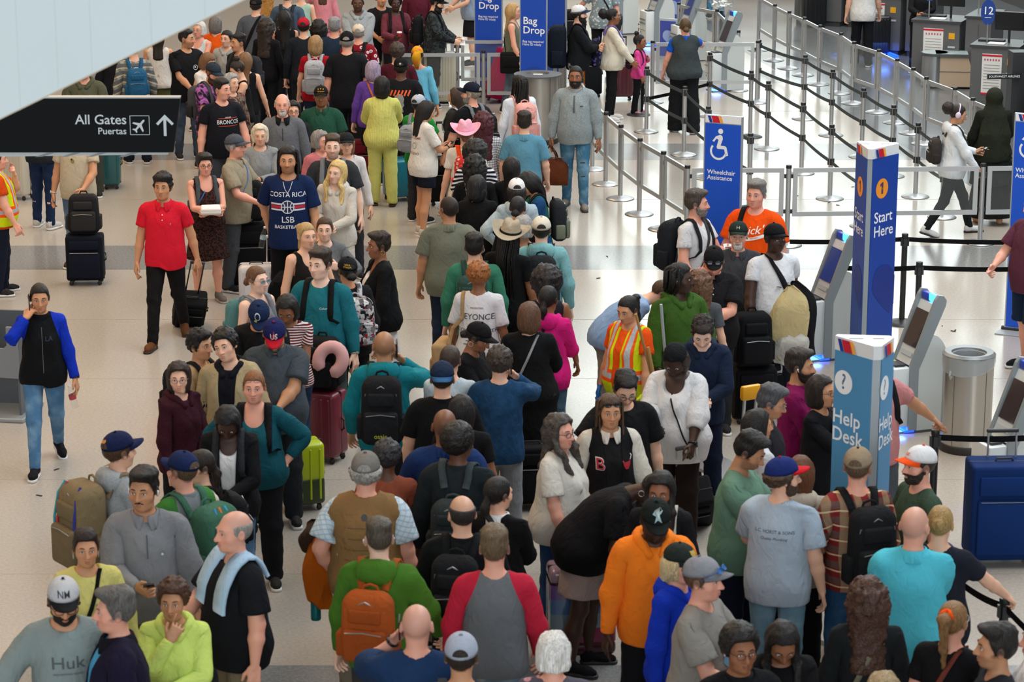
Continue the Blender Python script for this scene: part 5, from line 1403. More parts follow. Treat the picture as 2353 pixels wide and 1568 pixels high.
    for s in (1, -1): _sph(mb, (.088*s, .000, 1.630), (.007, .007, .008), 8, 4); mb.tube([(.089*s, -.003, 1.628), (.088*s, -.008, 1.608)], .003, 5)
    raw_mesh('earbuds', mb.v, tri(mb.f))
    mb = MB()
    for s in (1, -1): mb.tube([(.083*s, .012+.020*math.cos(a), 1.582+.020*math.sin(a)) for a in np.linspace(0, 2*math.pi, 13)], .002, 4, cap=False)
    raw_mesh('earrings', mb.v, tri(mb.f))
    # bandana knotted at the back
    mb = MB(); _sph(mb, (0, .014, 1.668), (.085, .106, .098), 20, 8, 5)
    mb.add([(-.05, .10, 1.70), (.05, .10, 1.70), (.075, .128, 1.60), (.02, .135, 1.47), (-.02, .135, 1.45), (-.06, .128, 1.60), (-.05, .118, 1.70), (.05, .118, 1.70), (.075, .140, 1.60), (.02, .145, 1.47), (-.02, .145, 1.45), (-.06, .140, 1.60)],
           [(0, 1, 2, 5), (5, 2, 3, 4), (11, 8, 7, 6), (10, 9, 8, 11), (2, 8, 9, 3), (5, 4, 10, 11), (0, 5, 11, 6), (1, 7, 8, 2), (3, 9, 10, 4), (0, 6, 7, 1)])
    raw_mesh('bandana', mb.v, tri(mb.f))
    # draped locs and braids: single strands from the scalp
    for nm, cnt, low, r, seed in (('locs', 60, 1.50, .0085, 3), ('braids', 84, 1.10, .0062, 5), ('longlocs', 70, 1.30, .0075, 8)):
        rg = random.Random(seed); mb = MB()
        for k in range(cnt):
            a = rg.uniform(-1.9, 1.9)+math.pi/2; b = rg.uniform(.05, .95)
            R = math.cos(b*math.pi/2); x, y, z = .080*R*math.cos(a), .012+.102*R*math.sin(a), 1.668+.094*math.sin(b*math.pi/2)
            R2 = R+.22; x2, y2 = .086*math.cos(a)*min(R2+.3, 1.12), .016+.108*math.sin(a)*min(R2+.3, 1.12)
            if y2 < -.04: y2 = -.04+rg.uniform(-.01, .01); x2 = math.copysign(max(abs(x2), .082), x2)
            l = low+rg.uniform(-.03, .05); zt = max(l, 1.2)
            pts = [(x, y, z), ((x+x2)/2*1.12, (y+y2)/2*1.12, z*.5+1.655*.5+.02), (x2, y2, 1.615)]
            if nm == 'locs': pts += [(x2*1.08, y2*1.02+.004, l)]
            else: pts += [(x2*1.05, y2*1.0+(.03 if y2 > 0 else -.03), 1.47), (x2*1.1+rg.uniform(-.02, .02), (y2+.045 if y2 > 0 else y2-.075), l)]
            mb.tube(pts, [r*.8, r, r*1.05]+[r]*(len(pts)-4)+[r*.6], 5)
        V = np.array(mb.v, np.float32); hd = ss(1.44, 1.55, V[:, 2]); w = np.zeros((len(V), 21), np.float32); w[:, 4] = hd; w[:, 2] = 1-hd
        TEMPL[('h_'+nm, False)] = TEMPL[('h_'+nm, True)] = (V, tri(mb.f), w)
make_hats()
# ---------------------------------------------------------------- putting a person together
SKIN = {'pale': '#e8bfa8', 'fair': '#dfae92', 'rosy': '#dd9f88', 'tan': '#c48e6a', 'olive': '#b88562', 'brown': '#8a5a3e', 'dark': '#5c3a28', 'deep': '#3f271c'}
HAIRC = {'black': '#14110f', 'dark': '#231912', 'brown': '#47301e', 'light': '#77573a', 'blond': '#c2a069', 'pale': '#dcc492', 'grey': '#8b8883', 'white': '#d5d3cd', 'salt': '#57544f', 'red': '#6b3a20', 'maroon': '#45141f', 'lilac': '#9a8aa2', 'ginger': '#8f5729'}
PEOPLE = {}
RNG = random.Random(11)
def place(head_px, h):
    """a standing person of height h whose crown shows at the given pixel"""
    p = at(head_px[0], head_px[1], h); return p.x, p.y
class Pn: pass
def skin_colors(V, skin, hair, scalp=0.0, stub=0.0):
    c = np.tile(np.array(lin(skin)), (len(V), 1)); hc = np.array(lin(hair)); q = half(V); y, z = V[:, 1], V[:, 2]
    red = np.exp(-((q[:, 0]-.042)/.022)**2-((z-1.60)/.02)**2)*(y < -.03)*.22+np.exp(-((q[:, 0])/.015)**2-((z-1.605)/.015)**2)*(y < -.09)*.2+(q[:, 0] > .078)*(z > 1.59)*(z < 1.67)*.15
    c[:, 0] *= 1+.25*red; c[:, 1] *= 1-.35*red; c[:, 2] *= 1-.35*red
    if scalp:
        m = ss(-.004, .012, -hairline(V))*scalp*(z > 1.55); c = c*(1-m[:, None])+hc*m[:, None]
    if stub:
        m = (1-ss(1.585, 1.605, z-.5*np.maximum(y+.05, 0)))*ss(1.50, 1.53, z)*(1-ss(-.01, .02, y))*stub; c = c*(1-m[:, None])+hc*m[:, None]
    c[:, 3] = 1
    return c
HEM = {'tee': .83, 'tee_fit': .88, 'tee_v': .84, 'tee_big': .80, 'wide': .93, 'tank': .88, 'vest': .86, 'vest_open': .84, 'long': .84, 'long_v': .84, 'sweat': .82, 'blouse': .76, 'jacket': .82, 'coat': .52, 'dress': .53}
SLEEVE = {'tee': .17, 'tee_fit': .15, 'tee_v': .17, 'tee_big': .22, 'wide': .50, 'tank': 0, 'vest': 0, 'vest_open': 0, 'long': .535, 'long_v': .48, 'sweat': .54, 'blouse': .40, 'jacket': .54, 'coat': .54, 'dress': 0}
LEGEND = {'pants': .045, 'jeans': .055, 'slim': .075, 'widepants': .03, 'shorts': .50, 'shorts_short': .66, 'skirt': .53, 'miniskirt': .60, 'longskirt': .09}
NORM = {}
def normals(key, V, F):
    if key not in NORM:
        fn = np.cross(V[F[:, 1]]-V[F[:, 0]], V[F[:, 2]]-V[F[:, 0]]); n = np.zeros_like(V)
        for k in range(3): np.add.at(n, F[:, k], fn)
        NORM[key] = n/np.maximum(np.linalg.norm(n, axis=1, keepdims=True), 1e-9)
    return NORM[key]
def tuck(V, w, n, top, bot, over, hands=False):
    """draws the body in where clothes lie on it"""
    q = half(V); z = V[:, 2]; t = arm_t(q); aw = w[:, 5:15].sum(1); lg = w[:, 15:21].sum(1); m = np.zeros(len(V))
    hem = min([HEM[x[0]] for x in (top, over) if x] or [2]); sl = max([SLEEVE[x[0]] for x in (top, over) if x] or [0])
    if hem < 2: m = np.maximum(m, (1-aw)*ss(hem, hem+.05, z)*(1-ss(1.30, 1.36, z))*(1-ss(.10, .16, q[:, 0])*ss(1.2, 1.26, z)*(sl == 0)))
    if sl: m = np.maximum(m, aw*(1-ss(sl-.035, sl-.015, t)))
    if bot:
        e = LEGEND[bot[0]]; m = np.maximum(m, ss(e+.01, e+.05, z)*(1-ss(.98, 1.02, z))*(1-aw))
    return V-n*(m*.016)[:, None]
def under_hat(V):
    """hair pressed flat under a hat"""
    c = np.array((0, .012, 1.662)); r = np.array((.075, .096, .088)); q = (V-c)/r; k = np.linalg.norm(q, axis=1)
    up = ss(1.655, 1.69, V[:, 2]+.13*V[:, 1]); lim = np.minimum(k, 1.045)/np.maximum(k, 1e-6); f = 1+(lim-1)*up
    return (c+(V-c)*f[:, None]).astype(np.float32)
def half_of(T, sd):
    V, F, w = T; k = (V[:, 0]*sd > 0)[F].all(1); u_ = np.unique(F[k]); i = -np.ones(len(V), int); i[u_] = np.arange(len(u_)); return V[u_], i[F[k]], w[u_]
def add_part(P, name, key, m, parent=None, far=None, side=0):
    V, F, w = template(key, P.far if far is None else far) if key in TEMPL_DEF else TEMPL[(key, False)]
    if side: V, F, w = half_of((V, F, w), side)
    if key[:2] == 'h_' and P.hatted and key not in ('h_wrap', 'h_hijab'): V = under_hat(V)
    if key in LEGEND and P.hem < 1.0:                    # trousers under a loose hem
        k = 1-.07*ss(P.hem-.01, P.hem+.02, V[:, 2]); V = V*np.stack([k, k, np.ones_like(k)], 1).astype(np.float32)
    Vm = morph(V, w, P.sex, P.fat, P.bust)
    X = apply_pose(Vm, w, P.pose)*P.s
    me = mesh_np(name, X, F, rest=V)
    return obj(name, me, parent or P.root, m), Vm, w, F
def person(label, px, h=1.72, f=0, sex='m', skin='fair', top=('tee', '#808080'), bot=('jeans', '#2b3a55'), hair=('short', 'dark'), fat=0.0, shoe='#2a2a2a', sole='#d8d8d4',
           far=None, key=None, hat=None, collar=None, inner=None, face=None, glasses=None, beard=None, loc=None, hood=False, group=None, bust=None, over=None, extra=(), hs=1.0, **spec):
    P = Pn(); P.sex, P.fat, P.bust, P.hs = sex, fat, bust, hs; P.s = h/1.762; P.h = h
    x, y = loc if loc else place(px, h)
    P.f = math.radians(f); P.far = far if far is not None else (px is not None and px[1] < 330)
    P.root = thing('person', label, 'person', (x, y, 0), P.f, group)
    P.x, P.y = x, y; P.spec = spec
    P.hatted = bool(hat); P.hem = min([HEM[x[0]] for x in (top, over) if x] or [2])
    if 'L' not in spec and 'R' not in spec: spec['L'] = RNG.choice(('down', 'relax')); spec['R'] = RNG.choice(('down', 'relax'))
    for k in ('L', 'R'):                                 # a hand sent to a place of the hall
        a = spec.get(k)
        if isinstance(a, tuple) and a[0] == 'w':
            c, s = math.cos(-P.f), math.sin(-P.f); dx, dy = a[1]-x, a[2]-y
            spec[k] = ((((c*dx-s*dy)/P.s, (s*dx+c*dy)/P.s, a[3]/P.s, 0)), a[4] if len(a) > 4 else (.6, .8, -.5), a[5] if len(a) > 5 else 0.0, .9)
    P.pose = pose(sex, fat, spec)
    sk = SKIN.get(skin, skin); hst, hcol = hair; hc = HAIRC.get(hcol, hcol)
    V, F, w = template('body', P.far)
    X = apply_pose(morph(tuck(V, w, normals(('body', P.far), V, F), top, bot, over), w, sex, fat, bust), w, P.pose)*P.s
    scalp = {'buzz': .75, 'fade': .55, 'fringe': .25, 'shaved': .35}.get(hst, .9 if hst not in ('bald', None) else 0)
    col = skin_colors(V, sk, hc, scalp, {'stubble': .4, 'shadow': .2}.get(beard, 0))
    obj('body', mesh_np('body', X, F, col=col), P.root, skin_mat())
    def fab(t): return cloth(*t) if isinstance(t, tuple) else (t if not isinstance(t, str) else cloth(t))
    P.top = None
    if inner: P.inner = add_part(P, 'undershirt', inner[0], fab(inner[1:]))
    if bot: P.bot = add_part(P, {'skirt': 'skirt', 'miniskirt': 'skirt', 'longskirt': 'skirt', 'shorts': 'shorts', 'shorts_short': 'shorts'}.get(bot[0], 'trousers'), bot[0], fab(bot[1:]))
    nm = {'tee': 't_shirt', 'tee_fit': 't_shirt', 'tee_v': 't_shirt', 'tee_big': 't_shirt', 'tank': 'tank_top', 'vest': 'vest', 'vest_open': 'vest', 'long': 'long_sleeved_shirt', 'long_v': 'long_sleeved_shirt', 'sweat': 'sweater', 'blouse': 'blouse', 'wide': 'knit_top', 'jacket': 'jacket', 'coat': 'coat', 'dress': 'dress'}
    if top: P.top = add_part(P, nm[top[0]], top[0], fab(top[1:])); tm = P.top[0].data.materials[0]
    P.outer = P.top
    if over: P.outer = add_part(P, nm[over[0]], over[0], fab(over[1:]))
    if hood: add_part(P, 'hood', 'hood', fab(hood) if hood is not True else tm, P.outer[0])
    if collar: add_part(P, 'collar', collar if isinstance(collar, str) and collar in TEMPL_DEF else 'collar', tm if collar is True or collar in TEMPL_DEF else fab(collar), P.outer[0])
    if bot is None or bot[0] != 'longskirt':
        for sd in (1, -1):
            so, *_ = add_part(P, 'shoe', 'shoe', fab(shoe), side=sd); add_part(P, 'sole', 'sole', mat(sole, .6), so, side=sd)
    if hst and hst not in ('bald', 'shaved'):
        hm = hair_mat(hc, 'curl' if hst in ('curl', 'afro', 'bigafro', 'curlylong', 'wavy') else 'strand')
        P.hair, *_ = add_part(P, 'hair', 'h_'+hst, hm)
        if hst in ('locs', 'braids', 'longlocs'): add_part(P, 'hair_base', 'h_short', hm, P.hair)
    if hat:
        kind, c1, *r = hat; c2 = r[0] if r else c1
        if kind in ('cap', 'capback', 'capflat'):
            bk = kind == 'capback'
            H = add_part(P, 'cap', 'cap_back' if bk else 'cap', fab(c1)); add_part(P, 'visor', 'visor_back' if bk else ('visor_flat' if kind == 'capflat' else 'visor'), fab(c2), H[0])
            add_part(P, 'button', 'cap_button', fab(c2), H[0])
            if kind != 'capflat': add_part(P, 'cap_opening', 'cap_gap_front' if bk else 'cap_gap', hair_mat(hc) if hst not in ('bald',) else mat(sk), H[0])
            P.hat = H
        elif kind == 'cowboy':
            H = add_part(P, 'cowboy_hat', 'cowboy', fab(c1)); add_part(P, 'hatband', 'hatband', fab(c2), H[0]); P.hat = H
        elif kind == 'wrap': P.hat = add_part(P, 'head_wrap', 'h_wrap', fab(c1))
        elif kind == 'bandana': P.hat = add_part(P, 'bandana', 'bandana', fab(c1))
        elif kind == 'hijab': P.hat = add_part(P, 'head_scarf', 'h_hijab', fab(c1))
    hyaw = (f+spec.get('hy', 0)) % 360
    if face is None: face = min(hyaw, 360-hyaw) < 125
    if face:
        e, *_ = add_part(P, 'eyes', 'eye', mat('#d9d4cd', .3)); add_part(P, 'irises', 'iris', mat('#2a1b12' if hcol not in ('blond', 'pale', 'white') else '#4a5a62', .2), e)
        add_part(P, 'lashes', 'lash', mat('#1a1210', .6), e)
        bc = hc if hcol not in ('white', 'pale', 'blond', 'lilac') else '#8a7458'
        add_part(P, 'eyebrows', 'brow', mat(bc if hcol != 'maroon' else '#1a1210', .7))
        r_, g_, b_, _ = lin(sk); add_part(P, 'lips', 'lips', mat((r_*.78, g_*(.52 if sex == 'f' else .62), b_*(.55 if sex == 'f' else .64)), .45))
    if beard and beard in TEMPL_DEF: add_part(P, 'beard' if beard != 'moustache' else 'moustache', beard, hair_mat(spec.get('beardcol') and HAIRC.get(spec['beardcol'], spec['beardcol']) or hc, 'curl'))
    if glasses:
        u_ = '_up' if glasses[0] == 'up' else ''
        gl = add_part(P, 'glasses', 'glasses'+u_, mat(glasses[1], .35, .3))
        if len(glasses) > 2: add_part(P, 'lenses', 'lenses'+u_, mat(glasses[2], .08), gl[0])
    for e in extra:
        nm_, c_ = e; add_part(P, nm_, nm_, mat(c_, .4, .6 if nm_ == 'earrings' else 0))
    P.spec = spec
    if key: PEOPLE[key] = P
    return P
def bvh(P, part='outer'):
    k = '_bvh_'+part
    if not hasattr(P, k):
        o, Vm, w, F = getattr(P, part); setattr(P, k, BVHTree.FromPolygons([Vector(v) for v in Vm.tolist()], F.tolist()))
    return getattr(P, k)
def surf_point(P, org, d, part='outer', default=None):
    """first point of a garment along a ray in the rest pose, and the joint weights there"""
    o, Vm, w, F = getattr(P, part); loc, n, i, dist = bvh(P, part).ray_cast(Vector(org), Vector(d).normalized())
    if loc is None: return None
    return np.array(loc), np.array(n), w[F[i]].mean(0)
def decal(P, vf, pos, color, side='front', part='outer', name='print', off=.0035, rough=.7, parent=None, rz=0.0, scale=1.0):
    """flat print wrapped on a garment or cap: vf is lettering or a shape in its own plane"""
    V, F = vf; sg = 1 if side == 'front' else -1
    c, s = math.cos(rz), math.sin(rz); pts, ws = [], []
    V = np.array(V)*scale; F = np.array(F)
    for _ in range(3):                                    # fine enough to follow the cloth
        e = np.max([np.linalg.norm(V[F[:, a]]-V[F[:, b]], axis=1) for a, b in ((0, 1), (1, 2), (2, 0))], 0)
        if e.max() < .036 or len(F) > 900: break
        mid = {}; VL = V.tolist(); out = []
        def mp(a, b):
            k_ = (min(a, b), max(a, b))
            if k_ not in mid: mid[k_] = len(VL); VL.append([(VL[a][0]+VL[b][0])/2, (VL[a][1]+VL[b][1])/2])
            return mid[k_]
        for a, b, c_ in F.tolist():
            x_, y_, z_ = mp(a, b), mp(b, c_), mp(c_, a); out += [(a, x_, z_), (x_, b, y_), (z_, y_, c_), (x_, y_, z_)]
        V, F = np.array(VL), np.array(out)
    for a, b in V:
        a, b = c*a-s*b, s*a+c*b
        r = surf_point(P, (pos[0]+a*sg, -1.0*sg, pos[1]+b), (0, sg, 0), part)
        if r is None: pts.append((pos[0]+a*sg, -.13*sg, pos[1]+b)); ws.append(ws[-1] if ws else np.eye(21)[2])
        else: pts.append(r[0]-np.array((0, off*sg, 0))); ws.append(r[2])
    X = apply_pose(np.array(pts), np.array(ws), P.pose)*P.s
    o = getattr(P, part)[0]
    return obj(name, mesh_np(name, X, F, smooth=False), parent or o, mat(color, rough) if isinstance(color, (str, tuple)) else color)
def ribbon(P, pts, ws, wdir, width, thick, m, name, parent, part='outer'):
    """a strap: path in the rest pose, posed with the weights found along it"""
    pts = np.array(pts); ws = np.array(ws); n = len(pts); V, W_, F = [], [], []
    nrm = []
    for i in range(n):
        t = pts[min(i+1, n-1)]-pts[max(i-1, 0)]; t /= np.linalg.norm(t)+1e-9
        wd = np.array(wdir[i] if isinstance(wdir, list) else wdir, float); wd = wd-t*(wd @ t); wd /= np.linalg.norm(wd)+1e-9
        nn = np.cross(t, wd)
        if nn @ (pts[i]-np.array((0, .01, pts[i][2]-.05))) < 0: nn = -nn
        for a, b in ((-1, 0), (1, 0), (1, 1), (-1, 1)): V.append(pts[i]+wd*a*width/2+nn*b*thick); W_.append(ws[i])
    for i in range(n-1):
        for k in range(4): F.append((i*4+k, i*4+(k+1) % 4, (i+1)*4+(k+1) % 4, (i+1)*4+k))
    F += [(0, 1, 2, 3), ((n-1)*4+3, (n-1)*4+2, (n-1)*4+1, (n-1)*4)]
    X = apply_pose(np.array(V), np.array(W_), P.pose)*P.s
    me = mesh_np(name, X, np.array(F), smooth=False, rest=np.array(V))
    return obj(name, me, parent, m)
def to_root(P, bag):
    bag.location = P.root.location; bag.rotation_euler = P.root.rotation_euler
def shoulder_straps(P, bag, m, width=.05, thick=.012, names='shoulder_strap', sides=(1, -1), front=True, back_x=.07, tail=True):
    for s in sides:
        pts, ws = [], []
        for i in range(15):
            th = math.radians(25+i*(188 if front else 120)/14); x = s*(back_x+(.105-back_x)*min(1, i/5)+(.012*max(0, i-7)/7))
            x *= 1+P.fat*.15-(.08 if P.sex == 'f' else 0)
            r = surf_point(P, (x, .01+.7*math.cos(th), 1.30+.7*math.sin(th)), (0, -math.cos(th), -math.sin(th)))
            if r is None: continue
            pts.append(r[0]+np.array((0, math.cos(th), math.sin(th)))*.006); ws.append(r[2])
        if front and tail:
            for z, a in ((1.16, 205), (1.10, 178)):
                th = math.radians(a); d = np.array((s*.9, -math.cos(math.radians(180-a))*.0-(.6 if a > 190 else 0), 0)); d /= np.linalg.norm(d)
                r = surf_point(P, np.array((0, .01, z))+d*.6, -d)
                if r is not None and abs(r[0][0]) < .26: pts.append(r[0]+d*.006); ws.append(r[2])
        if len(pts) > 2: ribbon(P, pts, ws, (1, 0, 0), width, thick, m, names, bag)
def back_y(P, lo=1.12, hi=1.40):
    Vm = P.outer[1]; k = (np.abs(Vm[:, 0]) < .11) & (Vm[:, 2] > lo) & (Vm[:, 2] < hi); return float(Vm[k, 1].max())
def rigid_part(P, name, mb, m, parent, bone=2, smooth=True):
    V = np.array(mb.v, float); w = np.zeros((len(V), 21)); w[:, bone] = 1
    X = apply_pose(V, w, P.pose)*P.s
    me = bpy.data.meshes.new(name); me.from_pydata([tuple(v) for v in X], [], mb.f)
    if smooth: me.polygons.foreach_set('use_smooth', [True]*len(mb.f)); me.set_sharp_from_angle(angle=.8)
    a = me.attributes.new('rest', 'FLOAT_VECTOR', 'POINT'); a.data.foreach_set('vector', np.ascontiguousarray(V, np.float32).ravel())
    me.update()
    return obj(name, me, parent, m)
def backpack(P, label, c1, c2=None, w=.30, h=.46, d=.17, z=1.20, straps=True, strap_col=None, low=0.0, flat=False, x=0.0, kind='day', stripes=None, group=None, sides=(1, -1), name='backpack'):
    """rucksack worn on the back: body, front pocket, zips, grab handle, side pockets, shoulder straps"""
    m1 = cloth(*c1) if isinstance(c1, tuple) else cloth(c1); c2 = c2 or c1; m2 = cloth(*c2) if isinstance(c2, tuple) else cloth(c2)
    B = thing(name, label, 'backpack', group=group); to_root(P, B)
    y0 = back_y(P)+.012; zc = z-low; cy = y0+d/2
    Rm = Matrix.Rotation(math.pi/2, 3, 'X')
    mb = MB(); mb.rbox((x, cy, zc), (w, d, h), r=min(.075, d*.45), n=4); 
    for i, v in enumerate(mb.v):                           # rounder crown, fuller belly
        t = (v[2]-zc)/(h/2); k = 1-.20*max(0, t)**3; e = 1+.10*(1-t*t)
        mb.v[i] = (x+(v[0]-x)*k, y0+(v[1]-y0)*(e if v[1] > y0+d*.5 else 1)*(1-.18*max(0, t)**2), v[2])
    body = rigid_part(P, 'bag_body', mb, m1, B)
    mb = MB(); mb.rbox((x, cy+d*.50, zc-h*.20), (w*.80, d*.42, h*.46), r=.03, n=3); pk = rigid_part(P, 'front_pocket', mb, m2, B)
    zm = mat('#8d8f90', .4, .7)
    mb = MB(); mb.tube([(x-w*.34, cy+d*.70, zc-h*.02), (x, cy+d*.735, zc+.005), (x+w*.34, cy+d*.70, zc-h*.02)], .004, 5); rigid_part(P, 'zip', mb, zm, pk)
    mb = MB(); mb.tube([(x-w*.42, cy+d*.18, zc-h*.05), (x-w*.36, cy+d*.40, zc+h*.28), (x, cy+d*.42, zc+h*.40), (x+w*.36, cy+d*.40, zc+h*.28), (x+w*.42, cy+d*.18, zc-h*.05)], .005, 5); rigid_part(P, 'zip', mb, zm, body)
    if kind != 'plain':
        mb = MB(); mb.rbox((x, cy+d*.46, zc+h*.20), (w*.62, d*.22, h*.20), r=.02, n=3); rigid_part(P, 'upper_pocket', mb, m2, B)
    mb = MB(); mb.tube([(x-.05, y0+.03, zc+h*.47), (x-.04, y0+.03, zc+h*.53), (x, y0+.03, zc+h*.555), (x+.04, y0+.03, zc+h*.53), (x+.05, y0+.03, zc+h*.47)], .009, 6)
    sm = cloth(strap_col) if strap_col else m1
    rigid_part(P, 'grab_handle', mb, sm, B)
    for s in (-1, 1):
        mb = MB(); mb.rbox((x+s*w*.50, cy, zc-h*.24), (w*.16, d*.62, h*.34), r=.015, n=2); rigid_part(P, 'side_pocket', mb, m2, B)
    for i, (cc, fx) in enumerate(stripes or ()):
        mb = MB(); mb.tube([(x+fx*w*.72, cy+d*.20, zc+h*.49), (x+fx*w*.86, cy+d*.40, zc+h*.36), (x+fx*w*.95, cy+d*.52, zc+h*.08), (x+fx*w*.95, cy+d*.55, zc-h*.40)], .010, 6); rigid_part(P, 'piping', mb, mat(cc, .6), body)
    if straps: shoulder_straps(P, B, sm, sides=sides)
    P.bag = B
    return B
def pack_print(P, B, vf, x, z, color, name='emblem', w=.1):
    """flat print on the outer face of a worn backpack"""
    V, F = vf; o = [c for c in B.children if c.name.startswith('front_pocket')][0]; me = o.data
    r = np.zeros(len(me.vertices)*3, np.float32); me.attributes['rest'].data.foreach_get('vector', r); y = r.reshape(-1, 3)[:, 1].max()+.003
    mb = MB(); mb.add([(x-a, y, z+b) for a, b in V], [tuple(f) for f in F]); return rigid_part(P, name, mb, mat(color, .6), o, smooth=False)
def crossbody(P, label, color, side=1, width=.028, bag=None, cat='bag', name='shoulder_bag', zlow=.93, strap_only=False, size=(.26, .10, .20), group=None, strap='shoulder_strap', bag_y=0.0):
    """strap from one shoulder across chest and back to a bag on the other hip"""
    B = thing(name, label, cat, group=group); to_root(P, B)
    m = cloth(color)
    for fb in (-1, 1):
        pts, ws = [], []
        for i in range(16):
            t = i/15; x = side*(.085*(1-t)-.175*t); z = 1.50*(1-t)+zlow*t
            r = surf_point(P, (x, fb*1.0, z-(.0 if i else .01)), (0, -fb, 0))
            if r is None: continue
            pts.append(r[0]+np.array((0, fb*.006, 0))); ws.append(r[2])
        if len(pts) > 3: ribbon(P, pts, ws, (side*.9, 0, .45), width, .006, m, strap, B)
    if bag:
        Vm = P.outer[1]; k = (np.abs(Vm[:, 2]-zlow-.02) < .06); xm = float(np.abs(Vm[k, 0]).max()) if k.any() else .19
        mb = MB(); mb.rbox((-side*(xm*.85+size[1]/2), bag_y, zlow-size[2]*.45), (size[1], size[0], size[2]), r=.03, n=3)
        rigid_part(P, 'bag_body', mb, cloth(bag), B, 0)
        mb = MB(); mb.rbox((-side*(xm*.85+size[1]*1.02), bag_y, zlow-size[2]*.35), (size[1]*.3, size[0]*.8, size[2]*.5), r=.012, n=2)
        rigid_part(P, 'flap', mb, cloth(bag), B, 0)
    return B
def hand_pt(P, side, off=(.06, 0, -.01)):
    """point in the hall at a person's hand: along the hand, towards the thumb, out of the back of the hand"""
    o = 5 if side == 'L' else 10; s = 1 if side == 'L' else -1; R, J, Pp = P.pose
    l = (AD*f3(s, 1, 1))*off[0]+AF*off[1]+(AN*f3(s, 1, 1))*off[2]
    p = (Pp[o+2]+R[o+2] @ l)*P.s; c, sn = math.cos(P.f), math.sin(P.f)
    return Vector((P.x+c*p[0]-sn*p[1], P.y+sn*p[0]+c*p[1], p[2]))
def head_pt(P):
    R, J, Pp = P.pose; p = (Pp[4]+R[4] @ np.array((0, -.06, .08)))*P.s; c, sn = math.cos(P.f), math.sin(P.f)
    return Vector((P.x+c*p[0]-sn*p[1], P.y+sn*p[0]+c*p[1], p[2]))
def orient(o, fwd, up=(0, 0, 1)):
    z = Vector(fwd).normalized(); x = Vector(up).cross(z)
    if x.length < 1e-3: x = Vector((1, 0, 0))
    x.normalize(); y = z.cross(x); o.rotation_euler = Matrix((x, y, z)).transposed().to_euler()
def phone(P, side, label, color='#17181b', ear=False, off=None):
    """hand-held phone: case, glass face, camera bump"""
    if not hasattr(phone, 'me'):
        phone.me = MB().rbox((0, 0, 0), (.074, .010, .150), r=.0045, n=2, M=Matrix.Rotation(math.pi/2, 3, 'X')).mesh('phone_case', True)
        phone.gl = MB().box((0, 0, .0052), (.066, .140, .0008)).mesh('glass'); phone.cb = MB().rbox((.018, .052, -.006), (.03, .03, .004), r=.0015, n=1).mesh('lens')
        phone.gl.materials.append(mat('#0c0e12', .08)); phone.cb.materials.append(mat('#101010', .2))
    t = thing('phone', label, 'phone', hand_pt(P, side, off or ((.085, .02, -.028) if not ear else (.075, 0, -.022))))
    if ear:
        R, J, Pp = P.pose; s = 1 if side == 'L' else -1
        p = (Pp[4]+R[4] @ np.array((s*.092, -.045, .055)))*P.s; c, sn = math.cos(P.f), math.sin(P.f)
        t.location = (P.x+c*p[0]-sn*p[1], P.y+sn*p[0]+c*p[1], p[2])
        q = R[4] @ np.array((-s, .0, 0)); up = R[4] @ np.array((0, .45, .9))
        v = lambda a: Vector((c*a[0]-sn*a[1], sn*a[0]+c*a[1], a[2]))
        z = v(q).normalized(); y = v(up); x = y.cross(z).normalized(); y = z.cross(x)
        t.rotation_euler = Matrix((x, y, z)).transposed().to_euler()
    else:
        z = (head_pt(P)-t.location).normalized(); c, sn = math.cos(P.f), math.sin(P.f)
        fwd = Vector((sn, -c, .35)); x = fwd.cross(z).normalized(); y = z.cross(x); t.rotation_euler = Matrix((x, y, z)).transposed().to_euler()
    c_ = phone.me.copy(); c_.materials.clear(); obj('case', c_, t, mat(color, .35)); obj('screen', phone.gl, t); obj('camera_bump', phone.cb, t)
    return t
# ---------------------------------------------------------------- the crowd
p = person
BK = '#141518'
def strip(a, b, w): return stroke([(a[0]+(b[0]-a[0])*i/10, a[1]+(b[1]-a[1])*i/10) for i in range(11)], w)
# -- far left, behind the hanging sign
p('older woman with white hair, glasses and pale top under the white bulkhead', (456.5, 50), 1.647, -25, 'f', 'rosy', ('tank', '#c3c9cc'), ('pants', '#4a4d55'), ('short_bob', 'white'), .2, glasses=('on', '#b0a090'), L='fold', R='down')
p('woman with grey bob and orange shirt seen from behind, arm raised', (495.5, 38), 1.673, 165, 'f', 'fair', ('tee', '#df5a14'), ('pants', '#3a3d44'), ('bob', '#6b6763'), .1, L='ear', R='down')
P = p('man in black t-shirt with round white chest badge, hands clasped', (426, 68), 1.84, 25, 'm', 'tan', ('tee_big', '#131418'), ('jeans', '#3b4859', 'denim', '#55657a'), ('fade', 'black'), .25, hy=50, L='clasp', R='clasp', beard='stubble')
decal(P, ring(.028, .034, 20), (.075, 1.27), '#d0d0d0'); decal(P, disc(.012, 8), (.07, 1.275), '#d0d0d0')
p('young woman in pale grey hoodie with dark tied hair, facing us', (521, 70), 1.68, -10, 'f', 'fair', ('sweat', '#9c9d9b'), ('pants', '#3d3f44'), ('lowbun', 'black'), 0, hood=True, hy=-15)
P = p('young man in black t-shirt with fade haircut and moustache, facing left', (548, 78), 1.76, -45, 'm', 'tan', ('tee', '#17171b'), ('pants', '#26282d'), ('fade', 'black'), .05, hy=-15, beard='moustache')
backpack(P, 'dark grey backpack on the young man with moustache', '#2b2e33')
p('woman with light brown hair and white t-shirt looking down, beside the capped man', (470, 120), 1.62, 60, 'f', 'fair', ('tee', '#d3cfca'), ('jeans', '#3c4654'), ('bob', 'light'), .1, hp=28, L='phone2', R='phone2')
